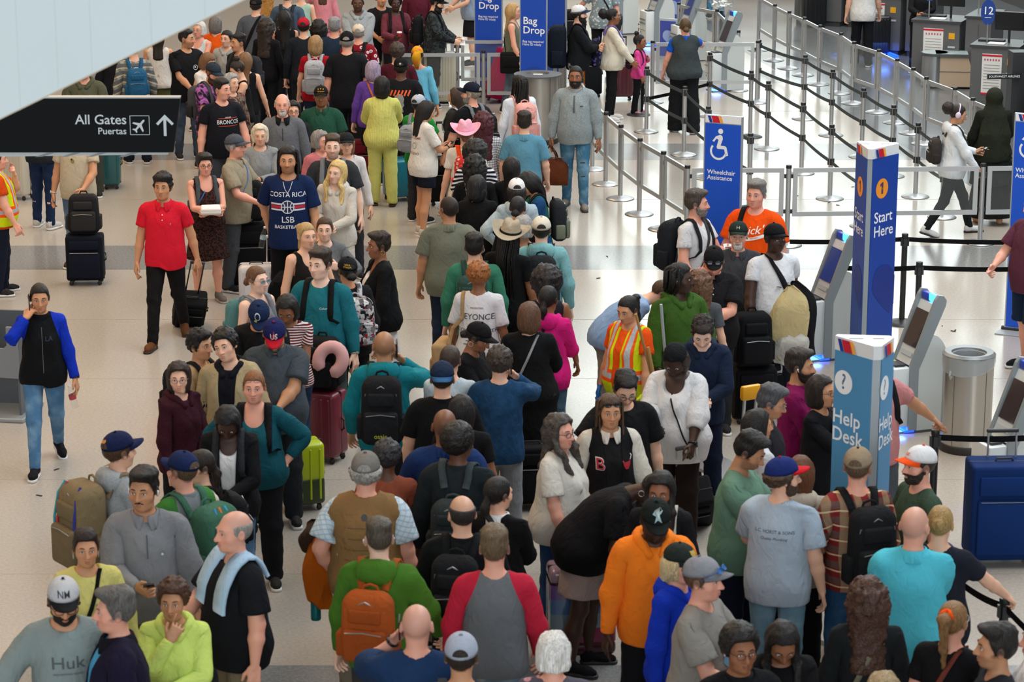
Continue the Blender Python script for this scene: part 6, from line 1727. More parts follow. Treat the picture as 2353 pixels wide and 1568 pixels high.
P = p('bearded man in dark cap and purple tie-dye t-shirt, looking down', (482.8, 142), 1.756, 50, 'm', 'rosy', ('tee_big', '#1b1921', 'tiedye', '#a55fa6', '#353040'), ('pants', '#6a6b6d'), ('short', 'red'), .2, hat=('cap', '#28323d'), hp=24, beard='beard_long', L='phone2', R='hold', beardcol='#43261a')
backpack(P, 'grey and black backpack on the tie-dye shirt man', ('#4a4e50', 'heather', '#3a3d40'), '#2a2c2e')
p('woman with long brown hair in black tank top, back turned', (564, 122), 1.66, 172, 'f', 'fair', ('tank', BK), ('pants', '#24262b'), ('long', 'light'), .15)
p('woman in black tank top with hair in a topknot, looking down to the left', (552, 138), 1.66, -75, 'f', 'fair', ('tank', '#111114'), ('pants', '#857c69'), ('highbun', 'dark'), .25, hp=22, L='fold', R='down')
p('older woman with short grey hair and dark patterned cardigan beside the tattooed man', (531.2, 170), 1.644, 40, 'f', 'fair', ('long', '#3a2a2a', 'blotch', '#7a6a5a', '#6b1a20'), ('pants', '#24262a'), ('short_bob', '#9b9b9b'), .1, hy=10)
P = p('man in black t-shirt with white team lettering, short black hair and tattooed arm', (508, 182), 1.84, 22, 'm', 'rosy', ('tee', '#14161d'), ('shorts', '#3b3e45'), ('fade', 'black'), .3, hy=35, R='down', L='relax', key='bronco', spread=2)
decal(P, text_mesh('BRONCOS', .068, .004, sx=.85), (.03, 1.27), '#dedede'); decal(P, text_mesh('DENVER', .02, .002), (.03, 1.325), '#dedede'); decal(P, join2d([strip((-.12, .045), (.12, .045), .006), strip((-.12, -.045), (.12, -.045), .006)]), (.03, 1.27), '#c8401c')
phone(P, 'R', 'white phone in the tattooed man hand', '#e4e4e4')
P = p('bald older man with white goatee in grey zip-neck shirt', (648, 216), 1.82, 4, 'm', 'rosy', ('long', '#55585d', 'heather', '#686b70'), ('pants', '#2b2d31'), ('fringe', '#aaa59b'), .3, collar=('#17181b',), beard='goatee', beardcol='white', L='down', R='down', key='goatee')
decal(P, strip((0, -.09), (0, .05), .008), (0, 1.33), '#1a1a1c')
p('woman with black hair and glasses half hidden behind the grey zip-neck man', (673.7, 234), 1.611, 8, 'f', 'fair', ('long', '#202427'), ('pants', '#1b1c1f'), ('short_bob', 'black'), .1, glasses=('on', '#5a2020'))
P = p('older man in black embroidered cap, glasses and dark green polo shirt', (737.3, 199), 1.749, 2, 'm', 'brown', ('tee_big', '#173d30', 'heather', '#24503f'), ('pants', '#22252b'), ('short', 'salt'), .45, collar=True, hat=('cap', '#15130f'), glasses=('on', '#8a7a50'), L='down', R='down')
decal(P, text_mesh('VETERAN', .02, .002), (0, 1.708), '#d8902a', part='hat', off=.004); decal(P, join2d([disc(.006, 8, -.03, .0), disc(.006, 8, 0, .004), disc(.006, 8, .03, 0)]), (0, 1.735), '#d8b02a', part='hat', off=.004)
P = p('heavy man in slate t-shirt with black sling strap, back turned, at the top edge', (588, -6), 1.80, 168, 'm', 'fair', ('tee_big', '#4e5660'), ('pants', '#4a525e'), ('short', 'dark'), .5, hat=('cap', '#14161b'))
crossbody(P, 'black sling strap on the slate t-shirt man', '#121317', -1, .05)
p('woman with long ginger-blond hair and tan top at the top edge', (612, -22), 1.68, 175, 'f', 'fair', ('long', '#c9853f'), ('pants', '#30302f'), ('curlylong', '#b5823f'), .1)
P = p('man in blue-grey t-shirt with dark backpack at the top edge', (660, -28), 1.80, 175, 'm', 'fair', ('tee', '#43566a'), ('pants', '#24272d'), ('short', 'brown'), .2)
backpack(P, 'charcoal backpack on the blue-grey t-shirt man', '#2a2e34')
p('woman with blond bun and mint top, back turned, at the top edge', (692, -30), 1.68, 178, 'f', 'fair', ('tank', '#9fbfae'), ('pants', '#5a5a58'), ('bun', 'blond'), .2)
p('woman in long dusty pink dress at the top edge', (742, -50), 1.68, 178, 'f', 'rosy', ('long', '#cf8490'), ('longskirt', '#cf8490'), ('long', 'brown'), .15, L='ear', R='down')
p('woman with long dark wavy hair and black top, back turned, left of the red cap', (612, 48), 1.68, 158, 'f', 'tan', ('long', '#121318'), ('pants', '#15171c'), ('curlylong', '#2a1f19'), .05)
P = p('woman with very long black hair in black top reaching sideways, back turned', (653, 26), 1.70, 188, 'f', 'tan', ('tank', BK), ('pants', '#1d2026'), ('longer', 'black'), 0, L=((.34, -.20, .98), (.6, .8, -.4), 0, .5), R='down')
p('man with red cap and dark navy shirt, back turned', (697.4, 42), 1.772, 178, 'm', 'fair', ('long', '#1b2027'), ('pants', '#1d2026'), ('short', 'black'), .05, hat=('cap', '#a81c2e'))
p('woman with voluminous black hair behind the red-capped man', (732.5, 50), 1.668, 180, 'f', 'brown', ('long', BK), ('pants', '#1a1b1e'), ('curlylong', 'black'), .1)
p('grey-haired man in navy t-shirt, back turned', (768, 42), 1.78, 180, 'm', 'rosy', ('tee_big', '#1c2d40'), ('jeans', '#252c3a'), ('crop', '#86888a'), .2)
P = p('man in pale grey hoodie facing us with hands together at the top edge', (822, -14), 1.84, 2, 'm', 'dark', ('sweat', '#899195', 'heather', '#9aa1a4'), ('pants', '#26282b'), ('buzz', 'black'), .35, hood=True, beard='stubble', L='clasp', R='clasp', hp=8)
P = p('man in cream cap and red floral shirt with black backpack, back turned', (823, 57), 1.74, 178, 'm', 'rosy', ('tee_big', '#7d1322', 'floral', '#dcd0d0', '#4d0d18'), ('pants', '#1e2023'), ('short', 'grey'), .2, hat=('cap', '#c5bba9'))
backpack(P, 'black backpack on the red floral shirt man', '#17181b', h=.38)
p('tall man in black cap and black t-shirt, back turned, left of the lilac hair', (797, 74), 1.90, 178, 'm', 'rosy', ('tee_big', '#131519'), ('pants', '#14161a'), ('short', 'grey'), .3, hat=('cap', '#101114'), L='down', R='down')
P = p('woman with blond shoulder-length hair and red t-shirt, back turned', (725, 84), 1.70, 178, 'f', 'fair', ('tee', '#9c101d'), ('jeans', '#1f2940'), ('shoulder', '#9c7d55'), .15)
backpack(P, 'light grey travel backpack on the woman in red', '#9ea2a8', '#8f9399', h=.50, w=.31)
P = p('woman with lilac-grey hair in purple top, back turned', (857, 142), 1.66, 176, 'f', 'fair', ('long', '#5f3f97'), ('pants', '#15161a'), ('shoulder', 'lilac'), .4)
crossbody(P, 'tan leather strap across the purple top', '#b0622a', 1, .025)
p('woman in pale yellow knit sweater and matching trousers, back turned', (877, 178), 1.68, 184, 'f', 'dark', ('sweat', '#cfce72', 'rib', '#b9b960'), ('pants', '#c9ca74'), ('shoulder', 'black'), .55, shoe='#4a2d1e', sole='#3a2418', L='hold', R='hold')
p('curly-haired person in maroon t-shirt, back turned, by the glass barrier', (912, 100), 1.776, 180, 'm', 'fair', ('tee', '#461420'), ('pants', '#26282c'), ('curl', '#382c25'), .1)
P = p('man in black cap and black t-shirt printed with a grey statue bust', (921, 133), 1.82, 178, 'm', 'dark', ('tee_big', '#131417'), ('pants', '#1a1b1e'), ('short', 'black'), .25, hat=('cap', '#101012'), L='down', R='down')
decal(P, flat_poly([(-.05, .09), (.0, .12), (.05, .10), (.07, .05), (.06, 0), (.07, -.03), (.05, -.06), (.06, -.11), (.0, -.16), (-.07, -.12), (-.05, -.05), (-.07, .02)]), (.02, 1.21), '#84888b', 'back')
decal(P, join2d([strip((-.13+.045*i, -.02), (-.10+.045*i, .05), .02) for i in range(6)]), (0, 1.32), '#d8541c', 'back', off=.0045)
decal(P, disc(.012, 10), (0, 1.70), '#d8d8d8', 'back', 'hat')
P = p('woman in light blue off-shoulder top with yellow and red head scarf', (958.9, 107), 1.684, 178, 'f', 'tan', ('wide', '#64aec9'), ('skirt', '#262b31'), ('short', 'dark'), .1, hat=('bandana', ('#c9971e', 'blotch', '#b8871a', '#d83a4e', 2.2)))
P = p('woman in mauve long-sleeved top holding a coffee cup at the top edge', (908.5, -10), 1.722, 12, 'f', 'deep', ('long', '#66303b'), ('pants', '#201d20'), ('afro', 'black'), .3, R='phone', L='relax', key='coffee')
backpack(P, 'black backpack worn by the woman with coffee', '#191619')
p('person in maroon sweatshirt with white chest lettering at the top edge', (962, -50), 1.74, 5, 'm', 'tan', ('sweat', '#4d1726'), ('pants', '#1b1c20'), ('short', 'black'), .2, L='hold', R='down')
P = p('bearded man in dark camouflage jacket and black cap facing right', (998, -14), 1.78, 85, 'm', 'fair', ('sweat', '#22272a', 'blotch', '#3a4345', '#0f1214'), ('pants', '#15161a'), ('short', 'black'), .15, hat=('cap', '#101114'), beard='beard_long', hp=18, L='hold', R='hold', key='camo')
backpack(P, 'black backpack on the man in camouflage', '#131416')
p('person in pale blue t-shirt and dark skirt leaning left at the top edge', (1082, -78), 1.72, -80, 'f', 'fair', ('tee', '#8b9cb0'), ('skirt', '#16171c'), ('long', 'brown'), .2, L='hold', R=((.25, -.32, 1.0), (.5, .8, -.4), 0, .6))
P = p('woman with long blond hair in olive tank top walking right behind the banner', (1180, 8), 1.70, 82, 'f', 'rosy', ('tank', '#666c5c'), ('jeans', '#44576a', 'denim', '#6a8093'), ('long', '#b79560'), .2, L='front', R='relax', legs='step')
crossbody(P, 'black tote on the woman in olive tank top', BK, 1, .03, BK, size=(.36, .12, .34), zlow=1.0)
p('person in black t-shirt behind the woman with coffee', (875.5, -22), 1.758, 20, 'm', 'tan', ('tee', '#16171a'), ('pants', '#2a2b2e'), ('short', 'dark'), .1, L='hold', R='hold')
P = p('man in olive hooded top just above the gates sign', (192, 136), 1.82, 0, 'm', 'rosy', ('sweat', '#4d503f'), ('pants', '#3a3c36'), ('short', 'grey'), .3, hood=True)
decal(P, stroke([(-.07, 0), (.07, 0)], .012), (0, 1.20), '#2f3228')
P = p('person in plaid shirt and dark trousers under the bulkhead', (306, 92), 1.74, 195, 'm', 'fair', ('long', '#8f9390', 'plaid', '#3a4046', '#5a5f60'), ('pants', '#141a26'), ('short', 'brown'), .1)
backpack(P, 'blue backpack on the plaid shirt person', '#1f5276', h=.40)
p('woman in olive skirt and white top with bare arm under the bulkhead', (362, 66), 1.70, 185, 'f', 'tan', ('tank', '#cfccc6'), ('skirt', '#4a4b2b'), ('long', 'dark'), .2)
p('person in black coat standing farther under the bulkhead', (262, 88), 1.60, 180, 'm', 'fair', ('coat', '#15161c'), ('pants', '#191a20'), ('short', 'black'), .1)
# -- middle of the winding queue
P = p('woman with long black hair, white t-shirt and navy shorts reading her phone', (973, 232), 1.68, 122, 'f', 'tan', ('tee_big', '#d8d5cd'), ('shorts_short', '#141825'), ('long', 'black'), .05, hp=22, L='phone', R='phone', shoe='#b9b4aa', far=False, key='cream')
phone(P, 'L', 'dark phone held by the woman in navy shorts')
decal(P, text_mesh('LE CREME', .045, .002), (-.02, 1.30), '#8a2530', 'back'); decal(P, text_mesh('STUDIO', .045, .002), (-.02, 1.10), '#8a2530', 'back'); decal(P, ring(.035, .041, 16), (-.02, 1.20), '#7a7a7a', 'back')
P = p('boy in grey cap and green t-shirt behind the white t-shirt woman', (962, 219), 1.62, 150, 'm', 'tan', ('tee', '#25873b'), ('pants', '#2a2c30'), ('short', 'black'), 0, hat=('cap', '#a9afb8', '#2a4a9a'), far=False, L='hold', R='hold')
backpack(P, 'grey backpack on the boy in green', '#858b92', h=.38)
P = p('woman with long brown hair and dark sweater facing left', (1048, 202), 1.64, -120, 'f', 'tan', ('long', '#2a2827'), ('pants', '#8a8a8c'), ('long', '#3f3027'), .1)
backpack(P, 'light denim backpack with red trim on the brown-haired woman', ('#7490a0', 'blotch', '#b9c8d0', '#5a7484'), h=.38)
P = p('man in navy cap with grey beard and black t-shirt, seen from behind left', (1084, 191), 1.82, -140, 'm', 'rosy', ('tee_big', '#121416'), ('pants', '#24262a'), ('short', '#8d8574'), .4, hat=('cap', '#121a2a'), beard='beard', beardcol='grey', hy=30, far=False)
backpack(P, 'black backpack with grey straps on the navy-capped man', '#191b1e', strap_col='#6d7478')
P = p('woman with long black twists and white long-sleeved top, back turned', (1193, 174), 1.74, -160, 'f', 'brown', ('long', '#d9e1ea'), ('pants', '#17181b'), ('braids', 'black'), .1, hy=20, far=False)
backpack(P, 'pale pink backpack on the white-sleeved woman', '#d79c95', '#cf938c', h=.50, w=.31)
p('young man in blue-green polo shirt, back turned', (1205, 258), 1.74, 178, 'm', 'fair', ('tee_big', '#568aa1'), ('pants', '#6f7276'), ('crop', 'dark'), .1, collar=True, far=False, L='relax', R='relax')
p('woman with curly maroon hair and checked shirt, back turned', (1110, 262), 1.68, 180, 'f', 'brown', ('long', '#cfcfd2', 'checks', '#202024'), ('pants', '#191a1d'), ('curlylong', 'maroon'), .2, far=False, extra=(('earrings', '#c0b090'),))
P = p('woman in pink cowboy hat and cream t-shirt, back turned', (1069, 284), 1.74, 184, 'f', 'fair', ('tee', '#d9d5c6'), ('jeans', '#7f97a8', 'denim', '#a3b5c0'), ('lowbun', 'light'), 0, hat=('cowboy', '#dba0b4', '#d594aa'), far=False)
backpack(P, 'red dotted backpack with orange straps on the pink-hatted woman', ('#b8302c', 'floral', '#d8b0a0', '#b8302c', .7), '#c23a30', strap_col='#df4a18')
p('woman with round afro and striped shirt, back turned', (1092, 332), 1.66, 180, 'f', 'brown', ('tee_big', '#10162a', 'hstripe', '#dcdcdc', '#000000', 2.0), ('pants', '#1a1a1e'), ('bigafro', 'black'), .3, far=False)
P = p('woman with long black curls and black top, back turned, below the striped shirt', (1090.5, 362), 1.688, 182, 'f', 'brown', ('long', '#111214'), ('pants', '#17181b'), ('curlylong', '#0f0d0d'), .2)
backpack(P, 'black backpack with pale grey straps on the curly-haired woman', '#131416', strap_col='#a9acb0', h=.36)
p('woman with long straight black hair and dark top, back turned, under the teal polo', (1175.5, 363), 1.652, 180, 'f', 'tan', ('long', '#161618'), ('pants', '#1d1e22'), ('longer', '#120f0f'), .1)
p('woman with dark bob and long black coat, back turned, near the green jacket', (1096, 406), 1.66, 178, 'f', 'tan', ('coat', '#0e0f11'), ('pants', '#121316'), ('shoulder', '#17171a'), .45)
p('woman in white cap with long dark hair and pale blue hoodie, hand on hip', (1187, 412), 1.68, 184, 'f', 'tan', ('sweat', '#aabcc4'), ('pants', '#22242a'), ('longer', '#1a1412'), .05, hat=('cap', '#dcdcdc'), L='hip', R='down', hood=True)
P = p('woman with long black hair in green and blue jacket looking down', (1230, 391), 1.70, -80, 'f', 'tan', ('sweat', '#1c5f4f', 'sides', '#1d4470'), ('pants', '#24272c'), ('longer', '#120e0e'), .15, hp=38, L='phone2', R='phone2')
backpack(P, 'black and sage backpack on the green-jacketed woman', '#23262a', '#6d7563')
p('woman with black hair in a low bun, back turned, left of the cowboy hat', (1190, 452), 1.66, 168, 'f', 'tan', ('long', '#131418'), ('pants', '#191a1e'), ('lowbun', '#171517'), .15)
p('woman with grey bob and red-and-white patterned top behind the cowboy hat', (1203, 498), 1.64, 178, 'f', 'tan', ('tank', '#a83a66', 'floral', '#dcd3d4', '#a83a66', .6), ('pants', '#2a2c30'), ('short_bob', '#9d9d9b'), .15)
p('heavy balding man in olive-grey polo shirt and dark jeans, back turned', (1033, 452), 1.80, 176, 'm', 'olive', ('tee_big', '#6c7062'), ('jeans', '#1b2639', 'denim', '#2a3850'), ('buzz', 'dark'), .55, collar=True, hy=35, glasses=('on', '#7a7a7a'), L='down', R='relax')
p('woman in tan cowboy hat with long black braids and black shorts, back turned', (1166, 514), 1.80, 168, 'f', 'brown', ('tee', '#0f1012'), ('shorts', '#101113'), ('braids', 'black'), .1, hat=('cowboy', '#a09480', '#17140f'), hr=-10, L='phone', R='down')
P = p('young man in cream cap and pale teal hoodie, back turned', (1244, 500), 1.78, 180, 'm', 'pale', ('sweat', '#78abae'), ('pants', '#30343a'), ('short', 'dark'), .05, hood=True, hat=('cap', '#cfc9ba'))
backpack(P, 'black framed backpack on the teal hoodie young man', '#202327', '#2c3035', h=.50)
P = p('dark-haired man in green sweatshirt, back turned, right of the olive polo', (1090, 539), 1.76, 176, 'm', 'fair', ('sweat', '#37775f'), ('pants', '#24282c'), ('crop', 'black'), .05)
backpack(P, 'dark green backpack on the green sweatshirt man', '#2a433d')
P = p('person with ginger curls and white t-shirt with gothic lettering, back turned', (1100, 604), 1.74, 172, 'f', 'brown', ('tee_big', '#d2d2d4'), ('pants', '#17181b'), ('curl', 'ginger'), .05, key='beyonce', L='relax', R='down', bust=.3)
for t_, z_, s_ in (('PRESENTING', 1.37, .022), ('BEYONCE', 1.29, .075), ('COWBOY CARTER', 1.16, .045)):
    decal(P, text_mesh(t_, s_, .004, sx=.95), (0, z_), '#3a3a3e', 'back')
decal(P, join2d([disc(.008, 6, -.03, 0), disc(.008, 6, .03, 0)]), (0, 1.225), '#c23a4a', 'back'); decal(P, join2d([stroke([(-.12+.02*(i % 2), 1.10-.03*i), (-.03, 1.10-.03*i), (.0, 1.10-.03*i), (.12-.02*(i % 2), 1.10-.03*i)], .010) for i in range(3)]), (0, 0), '#6a6a6e', 'back')
p('woman with big black curls and bare shoulders, back turned', (1257, 624), 1.66, 174, 'f', 'brown', ('tank', '#24262b'), ('slim', '#1f2024'), ('bigafro', '#141011'), .15)
p('woman with black low ponytail and bright pink hoodie, back turned', (1260, 658), 1.68, 158, 'f', 'brown', ('sweat', '#cb1f77'), ('jeans', '#49667c', 'denim', '#6a8599'), ('lowpony', 'black'), .1, hood=True, L='relax', R='phone2')
P = p('woman with brown bob and long black coat, back turned', (1216, 697), 1.68, 178, 'f', 'fair', ('coat', '#101113'), ('pants', '#15161a'), ('bob', '#5b3f2c'), .4, L='hold', R='hold')
crossbody(P, 'grey strap across the back of the black-coated woman', '#8d8f93', -1, .022)
P = p('woman in black leather cap and hoop earrings looking down to the right', (1085, 738), 1.68, 70, 'f', 'brown', ('long', '#131416'), ('pants', '#16171b'), ('lowbun', 'black'), .2, hat=('cap', '#121214'), hp=26, extra=(('earrings', '#cfcfcf'),), L='phone2', R='phone2')
decal(P, text_mesh('5 C', .06, .004), (0, 1.20), '#c8c8c8', 'back')
p('person with brown tied hair and pale blue top, back turned', (1034.5, 795), 1.698, 172, 'f', 'fair', ('long', '#bac8ce'), ('pants', '#33363c'), ('lowbun', '#3a2d26'), .15, L='phone2', R='phone2')
P = p('man in navy and blue brimmed cap and black t-shirt, back turned', (1016, 834), 1.78, 180, 'm', 'fair', ('tee_big', '#111214'), ('pants', '#1c1d21'), ('short', 'dark'), .3, hat=('capback', '#1a2840', '#2a5580'), collar='turtle')
P = p('curly-haired boy in navy velvet shirt and grey trousers on the phone, back turned', (1147.5, 800), 1.722, 180, 'm', 'fair', ('sweat', '#1a3a58', 'heather', '#21466a', '#000000', .1), ('pants', '#82868b'), ('curl', '#372e28'), 0, R='ear', L='relax', key='velvet')
phone(P, 'R', 'black phone at the curly-haired boy ear', ear=True)
P = p('woman with long straight black hair, back turned, right of the bald navy polo', (1061, 911), 1.68, 178, 'f', 'brown', ('tee', '#121315'), ('pants', '#1b1c20'), ('longer', '#100d0d'), .2)
crossbody(P, 'brown leather bag strap on the long-haired woman in black', '#7a4a30', 1, .03, '#7a5a42', size=(.30, .12, .24))
p('bald man in royal navy polo shirt, back turned', (1021.8, 940), 1.810, 180, 'm', 'brown', ('tee_big', '#1a3160'), ('pants', '#8a8478'), ('shaved', 'black'), .55, collar=True)
P = p('bald man in teal hooded jacket on the phone, back turned', (882, 761), 1.80, 178, 'm', 'olive', ('sweat', '#13747f'), ('pants', '#1b1e24'), ('shaved', 'dark'), .15, hood=True, R='ear', L='relax', key='tealjacket')
B = backpack(P, 'black backpack with yellow lettering on the teal jacket man', '#17181b', '#1d1f22', h=.54, w=.33, d=.20); pack_print(P, B, text_mesh('osaic', .05, .004), 0, 1.03, '#b9c21a', 'lettering')
phone(P, 'R', 'black phone at the bald teal-jacket man ear', ear=True)
P = p('man with short afro and charcoal jacket, back turned', (1052.5, 977), 1.827, 172, 'm', 'dark', ('sweat', '#1e2528'), ('pants', '#24262a'), ('afro', 'black'), .2, collar='turtle', hy=-25, key='charcoal')
backpack(P, 'charcoal backpack with wide straps on the short-afro man', '#2b3234', strap_col='#3a4346', h=.40, z=1.12)
p('person with short grey-black curls and rust-brown top, back turned', (888.6, 1015), 1.643, 178, 'f', 'dark', ('long', '#8c4a35'), ('pants', '#9a968f'), ('curl', '#29282a'), .35)
P = p('big man in tan quilted vest and grey cap, hands behind, back turned', (840, 1042), 1.86, 178, 'm', 'rosy', ('tee_big', '#c4d2da', 'checks', '#93adbf'), ('pants', '#776f60'), ('curl', '#8f8d88'), .5, hat=('cap', '#726f6a'), over=('vest', '#84653f', 'plain'), L='pocket', R='down', key='vest')
decal(P, disc(.020, 16), (0, 1.385), '#3a3d40', 'back')
for z_ in (1.32, 1.25, 1.18, 1.11, 1.04, .97, .91): decal(P, stroke([(-.13, 0), (-.065, -.003), (0, 0), (.065, -.003), (.13, 0)], .006), (0, z_), '#5d4527', 'back', off=.002, name='seam')
p('woman with dark tied hair, black sweater and white collar, back turned', (1143, 1097), 1.68, 164, 'f', 'fair', ('sweat', '#101012'), ('pants', '#1a1b1f'), ('lowpony', '#15120f'), .2, collar=('#dcdcdc',), hy=-30, L='phone2', R='phone2')
P = p('balding man in black jacket, back turned', (1063, 1139), 1.78, 170, 'm', 'fair', ('sweat', '#141618'), ('pants', '#1b1c20'), ('fringe', '#2c2826'), .3, hy=25, collar='turtle', key='balding')
backpack(P, 'black backpack with silver zips on the balding man', '#17191c', '#1f2124', h=.50, w=.32)
P = p('young man in grey raglan shirt with red sleeves, back turned', (1136, 1215), 1.80, 180, 'm', 'rosy', ('long', '#666a6e', 'raglan', '#b8243b'), ('jeans', '#6c8aa0', 'denim', '#93abba'), ('crop', '#65543f'), .15, L='relax', R='relax')
P = p('young man with fade haircut in green rain jacket, back turned', (872, 1194), 1.80, 166, 'm', 'pale', ('sweat', '#426f22'), ('pants', '#3b3d3a'), ('fade', '#4a4339'), .15, hood=True, hy=25, extra=(('earbuds', '#e8e8e8'),), key='greenjacket', R=((.30, -.25, .93), (.6, .8, -.4), 0, .8))
backpack(P, 'rust orange backpack on the green jacket young man', '#9c4a1c', '#94461a', h=.46, w=.34, d=.17, z=1.16)
P = p('bald man in navy t-shirt with flag print holding a phone to his ear, back turned', (957, 1389), 1.82, 180, 'm', 'rosy', ('tee_big', '#1a3458'), ('pants', '#44464a'), ('shaved', '#a08a80'), .6, L='ear', R='relax', key='flag')
decal(P, flat_poly([(-.13, -.10), (-.01, -.10), (-.01, .06), (-.13, .06)]), (.0, 1.10), '#24406e', 'back'); decal(P, join2d([disc(.008, 6, -.115+.025*i, .045-.03*j) for i in range(5) for j in range(5)]), (0, 1.10), '#d5d8dc', 'back', off=.005)
decal(P, join2d([strip((.01+.028*i, -.10), (.01+.028*i, .06), .013) for i in range(5)]), (0, 1.10), '#c8cdd2', 'back'); decal(P, join2d([strip((.024+.028*i, -.10), (.024+.028*i, .06), .012) for i in range(4)]), (0, 1.10), '#a02434', 'back')
phone(P, 'L', 'black phone at the bald flag-shirt man ear', ear=True)
P = p('man in pale mesh cap and white t-shirt at the bottom edge, back turned', (1060, 1460), 1.78, 178, 'm', 'tan', ('tee', '#c6cacd'), ('pants', '#3a3c40'), ('short', 'dark'), .1, hat=('cap', '#9fa8b8'))
backpack(P, 'dark grey backpack on the mesh cap man', '#3c4144')
p('woman with short white hair and lilac patterned top at the bottom edge, back turned', (1272, 1457), 1.66, 178, 'f', 'rosy', ('tee', '#54505c', 'floral', '#c08a90', '#54505c'), ('pants', '#33353a'), ('short_bob', '#dddbd6'), .2)
# -- left queue, mostly facing us
P = p('young man in red polo shirt walking towards us', (373, 391), 1.84, 0, 'm', 'tan', ('tee', '#cf1b30'), ('jeans', '#131215', 'denim', '#1d1a1c'), ('mess', 'black'), .1, collar=True, R='down', L=((.30, .10, .88), (.3, 1, .1), .2, .95), legs='walk2', shoe='#5f3a20', sole='#2a1a10', key='redpolo', hy=-6)
decal(P, join2d([disc(.006, 8, 0, 0), disc(.006, 8, 0, -.05)]), (0, 1.38), '#e8d8d8', name='buttons'); decal(P, text_mesh('Y', .022, .003), (.08, 1.29), '#c8c8c8')
P = p('woman with cropped black hair, glasses and brown leopard dress', (470, 355), 1.66, 16, 'f', 'rosy', ('dress', '#3c2420', 'leopard', '#140d0b'), None, ('crop', 'black'), .35, glasses=('on', '#151515'), L='fold', R='fold', shoe='#6b665f', sole='#a5a19a', key='leopard')
backpack(P, 'slate grey backpack on the leopard dress woman', '#434a4e', h=.42)
crossbody(P, 'blue lanyard on the leopard dress woman', '#3f6ab0', 1, .01, name='lanyard', cat='lanyard', zlow=1.15)
P = p('older man in grey cap and khaki short-sleeved shirt facing right', (540, 311), 1.78, 72, 'm', 'rosy', ('tee_big', '#938b77'), ('pants', '#45484c'), ('short', 'grey'), .2, hat=('cap', '#484d57'), collar=True, L='front', R='hold', key='khaki')
crossbody(P, 'blue lanyard on the khaki shirt man', '#5a7fc0', 1, .01, name='lanyard', cat='lanyard', zlow=1.10)
P = p('woman with platinum bob and grey sweater holding a phone', (597, 288), 1.68, 6, 'f', 'fair', ('sweat', '#868b8d'), ('jeans', '#38495f', 'denim', '#526880'), ('short_bob', '#d5cbb4'), .1, L='fold', R='phone2', key='platinum')
phone(P, 'L', 'white phone held by the platinum-haired woman', '#d8d8d8')
hp_ = at(620, 530, 1.02)
P = p('tall smiling man with long locs in navy COSTA RICA basketball t-shirt', (661, 338), 1.96, 0, 'm', 'tan', ('tee_big', '#12244a'), ('pants', '#101115'), ('longlocs', 'black'), 0, R=('w', hp_.x, hp_.y, hp_.z), L='down', beard='stubble', key='costa')
for t_, z_, s_ in (('COSTA RICA', 1.33, .062), ('LSB', 1.09, .082), ('BASKETBALL', 1.02, .046)): decal(P, text_mesh(t_, s_, .006, sx=1.0), (0, z_), '#d6dbe2')
decal(P, join2d([strip((-.16, .028), (.16, .028), .016), strip((-.16, -.028), (.16, -.028), .016)]), (0, 1.215), '#c8d0dc', off=.003); decal(P, strip((-.16, 0), (.16, 0), .03), (0, 1.215), '#b01f38', off=.0035)
decal(P, disc(.064), (0, 1.215), '#12244a', off=.005); decal(P, join2d([ring(.056, .064, 28), strip((0, -.06), (0, .06), .008), strip((-.06, 0), (.06, 0), .008), ring(.05, .058, 14, -.9, .9, -.08, 0), ring(.05, .058, 14, math.pi-.9, math.pi+.9, .08, 0)]), (0, 1.215), '#d6dbe2', off=.007)
decal(P, join2d([stroke([(-.05, .12), (-.025, .04), (0, 0)], .005), stroke([(.05, .12), (.025, .04), (0, 0)], .005)]), (0, 1.345), '#cfcfcf', name='necklace', off=.008)
P = p('man with short hair and charcoal polo with grey backpack straps, facing us', (764, 310), 1.84, 2, 'm', 'pale', ('tee_big', '#303338'), ('pants', '#25272b'), ('fade', '#46382a'), .3, collar=True, beard='stubble', L='down', R='down')
backpack(P, 'black backpack with grey straps on the charcoal polo man', '#1b1d20', strap_col='#70777c')
p('older woman with grey hair and pink sweater turning right', (736, 302), 1.64, 35, 'f', 'rosy', ('sweat', '#bd6f75'), ('pants', '#3a3c42'), ('short_bob', '#86837f'), .15, hy=15)
p('woman in black visor cap and white top behind the blonde', (796, 307), 1.68, 6, 'f', 'fair', ('long', '#cdcbca'), ('pants', '#2a2c30'), ('bob', 'light'), 0, hat=('cap', '#1a1f21'))
P = p('young woman with very long blond hair in cream hoodie and trousers', (772, 370), 1.72, -12, 'f', 'pale', ('sweat', '#c4bfb5'), ('widepants', '#c6c1b8'), ('front', '#d5b676'), .05, hood=True, L='phone2', R='phone2', hy=-14, hr=6, shoe='#d8d5cf', key='blonde')
phone(P, 'L', 'black phone held by the long-haired blonde', '#151516')
P = p('woman with blond ponytail in black lettered tank top', (704, 513), 1.72, 30, 'f', 'fair', ('tank', '#191817'), ('pants', '#26282b'), ('pony', '#b39360'), .3, L='relax', R='down')
for t_, z_, s_ in (("it's", 1.30, .035), ('TEA', 1.25, .05), ('PARTY', 1.19, .05)): decal(P, text_mesh(t_, s_, .006), (.02, z_), '#d8d8d4')
p('young woman with brown tied hair and grey sweater, hand at her shoulder', (746, 500), 1.66, 12, 'f', 'pale', ('sweat', '#666a6c'), ('pants', '#2c2e33'), ('lowbun', 'brown'), .05, L='strap', R='down', hy=-10)
P = p('woman with cropped curls in black jacket over white dress facing left', (871, 536), 1.72, -72, 'f', 'brown', ('tank', '#d9d7d8'), ('longskirt', '#d3d3d4'), ('crop', '#2a1d15'), .2, over=('jacket', '#111214'), extra=(('earrings', '#d8c070'),), L='relax', R='relax', hs=1)
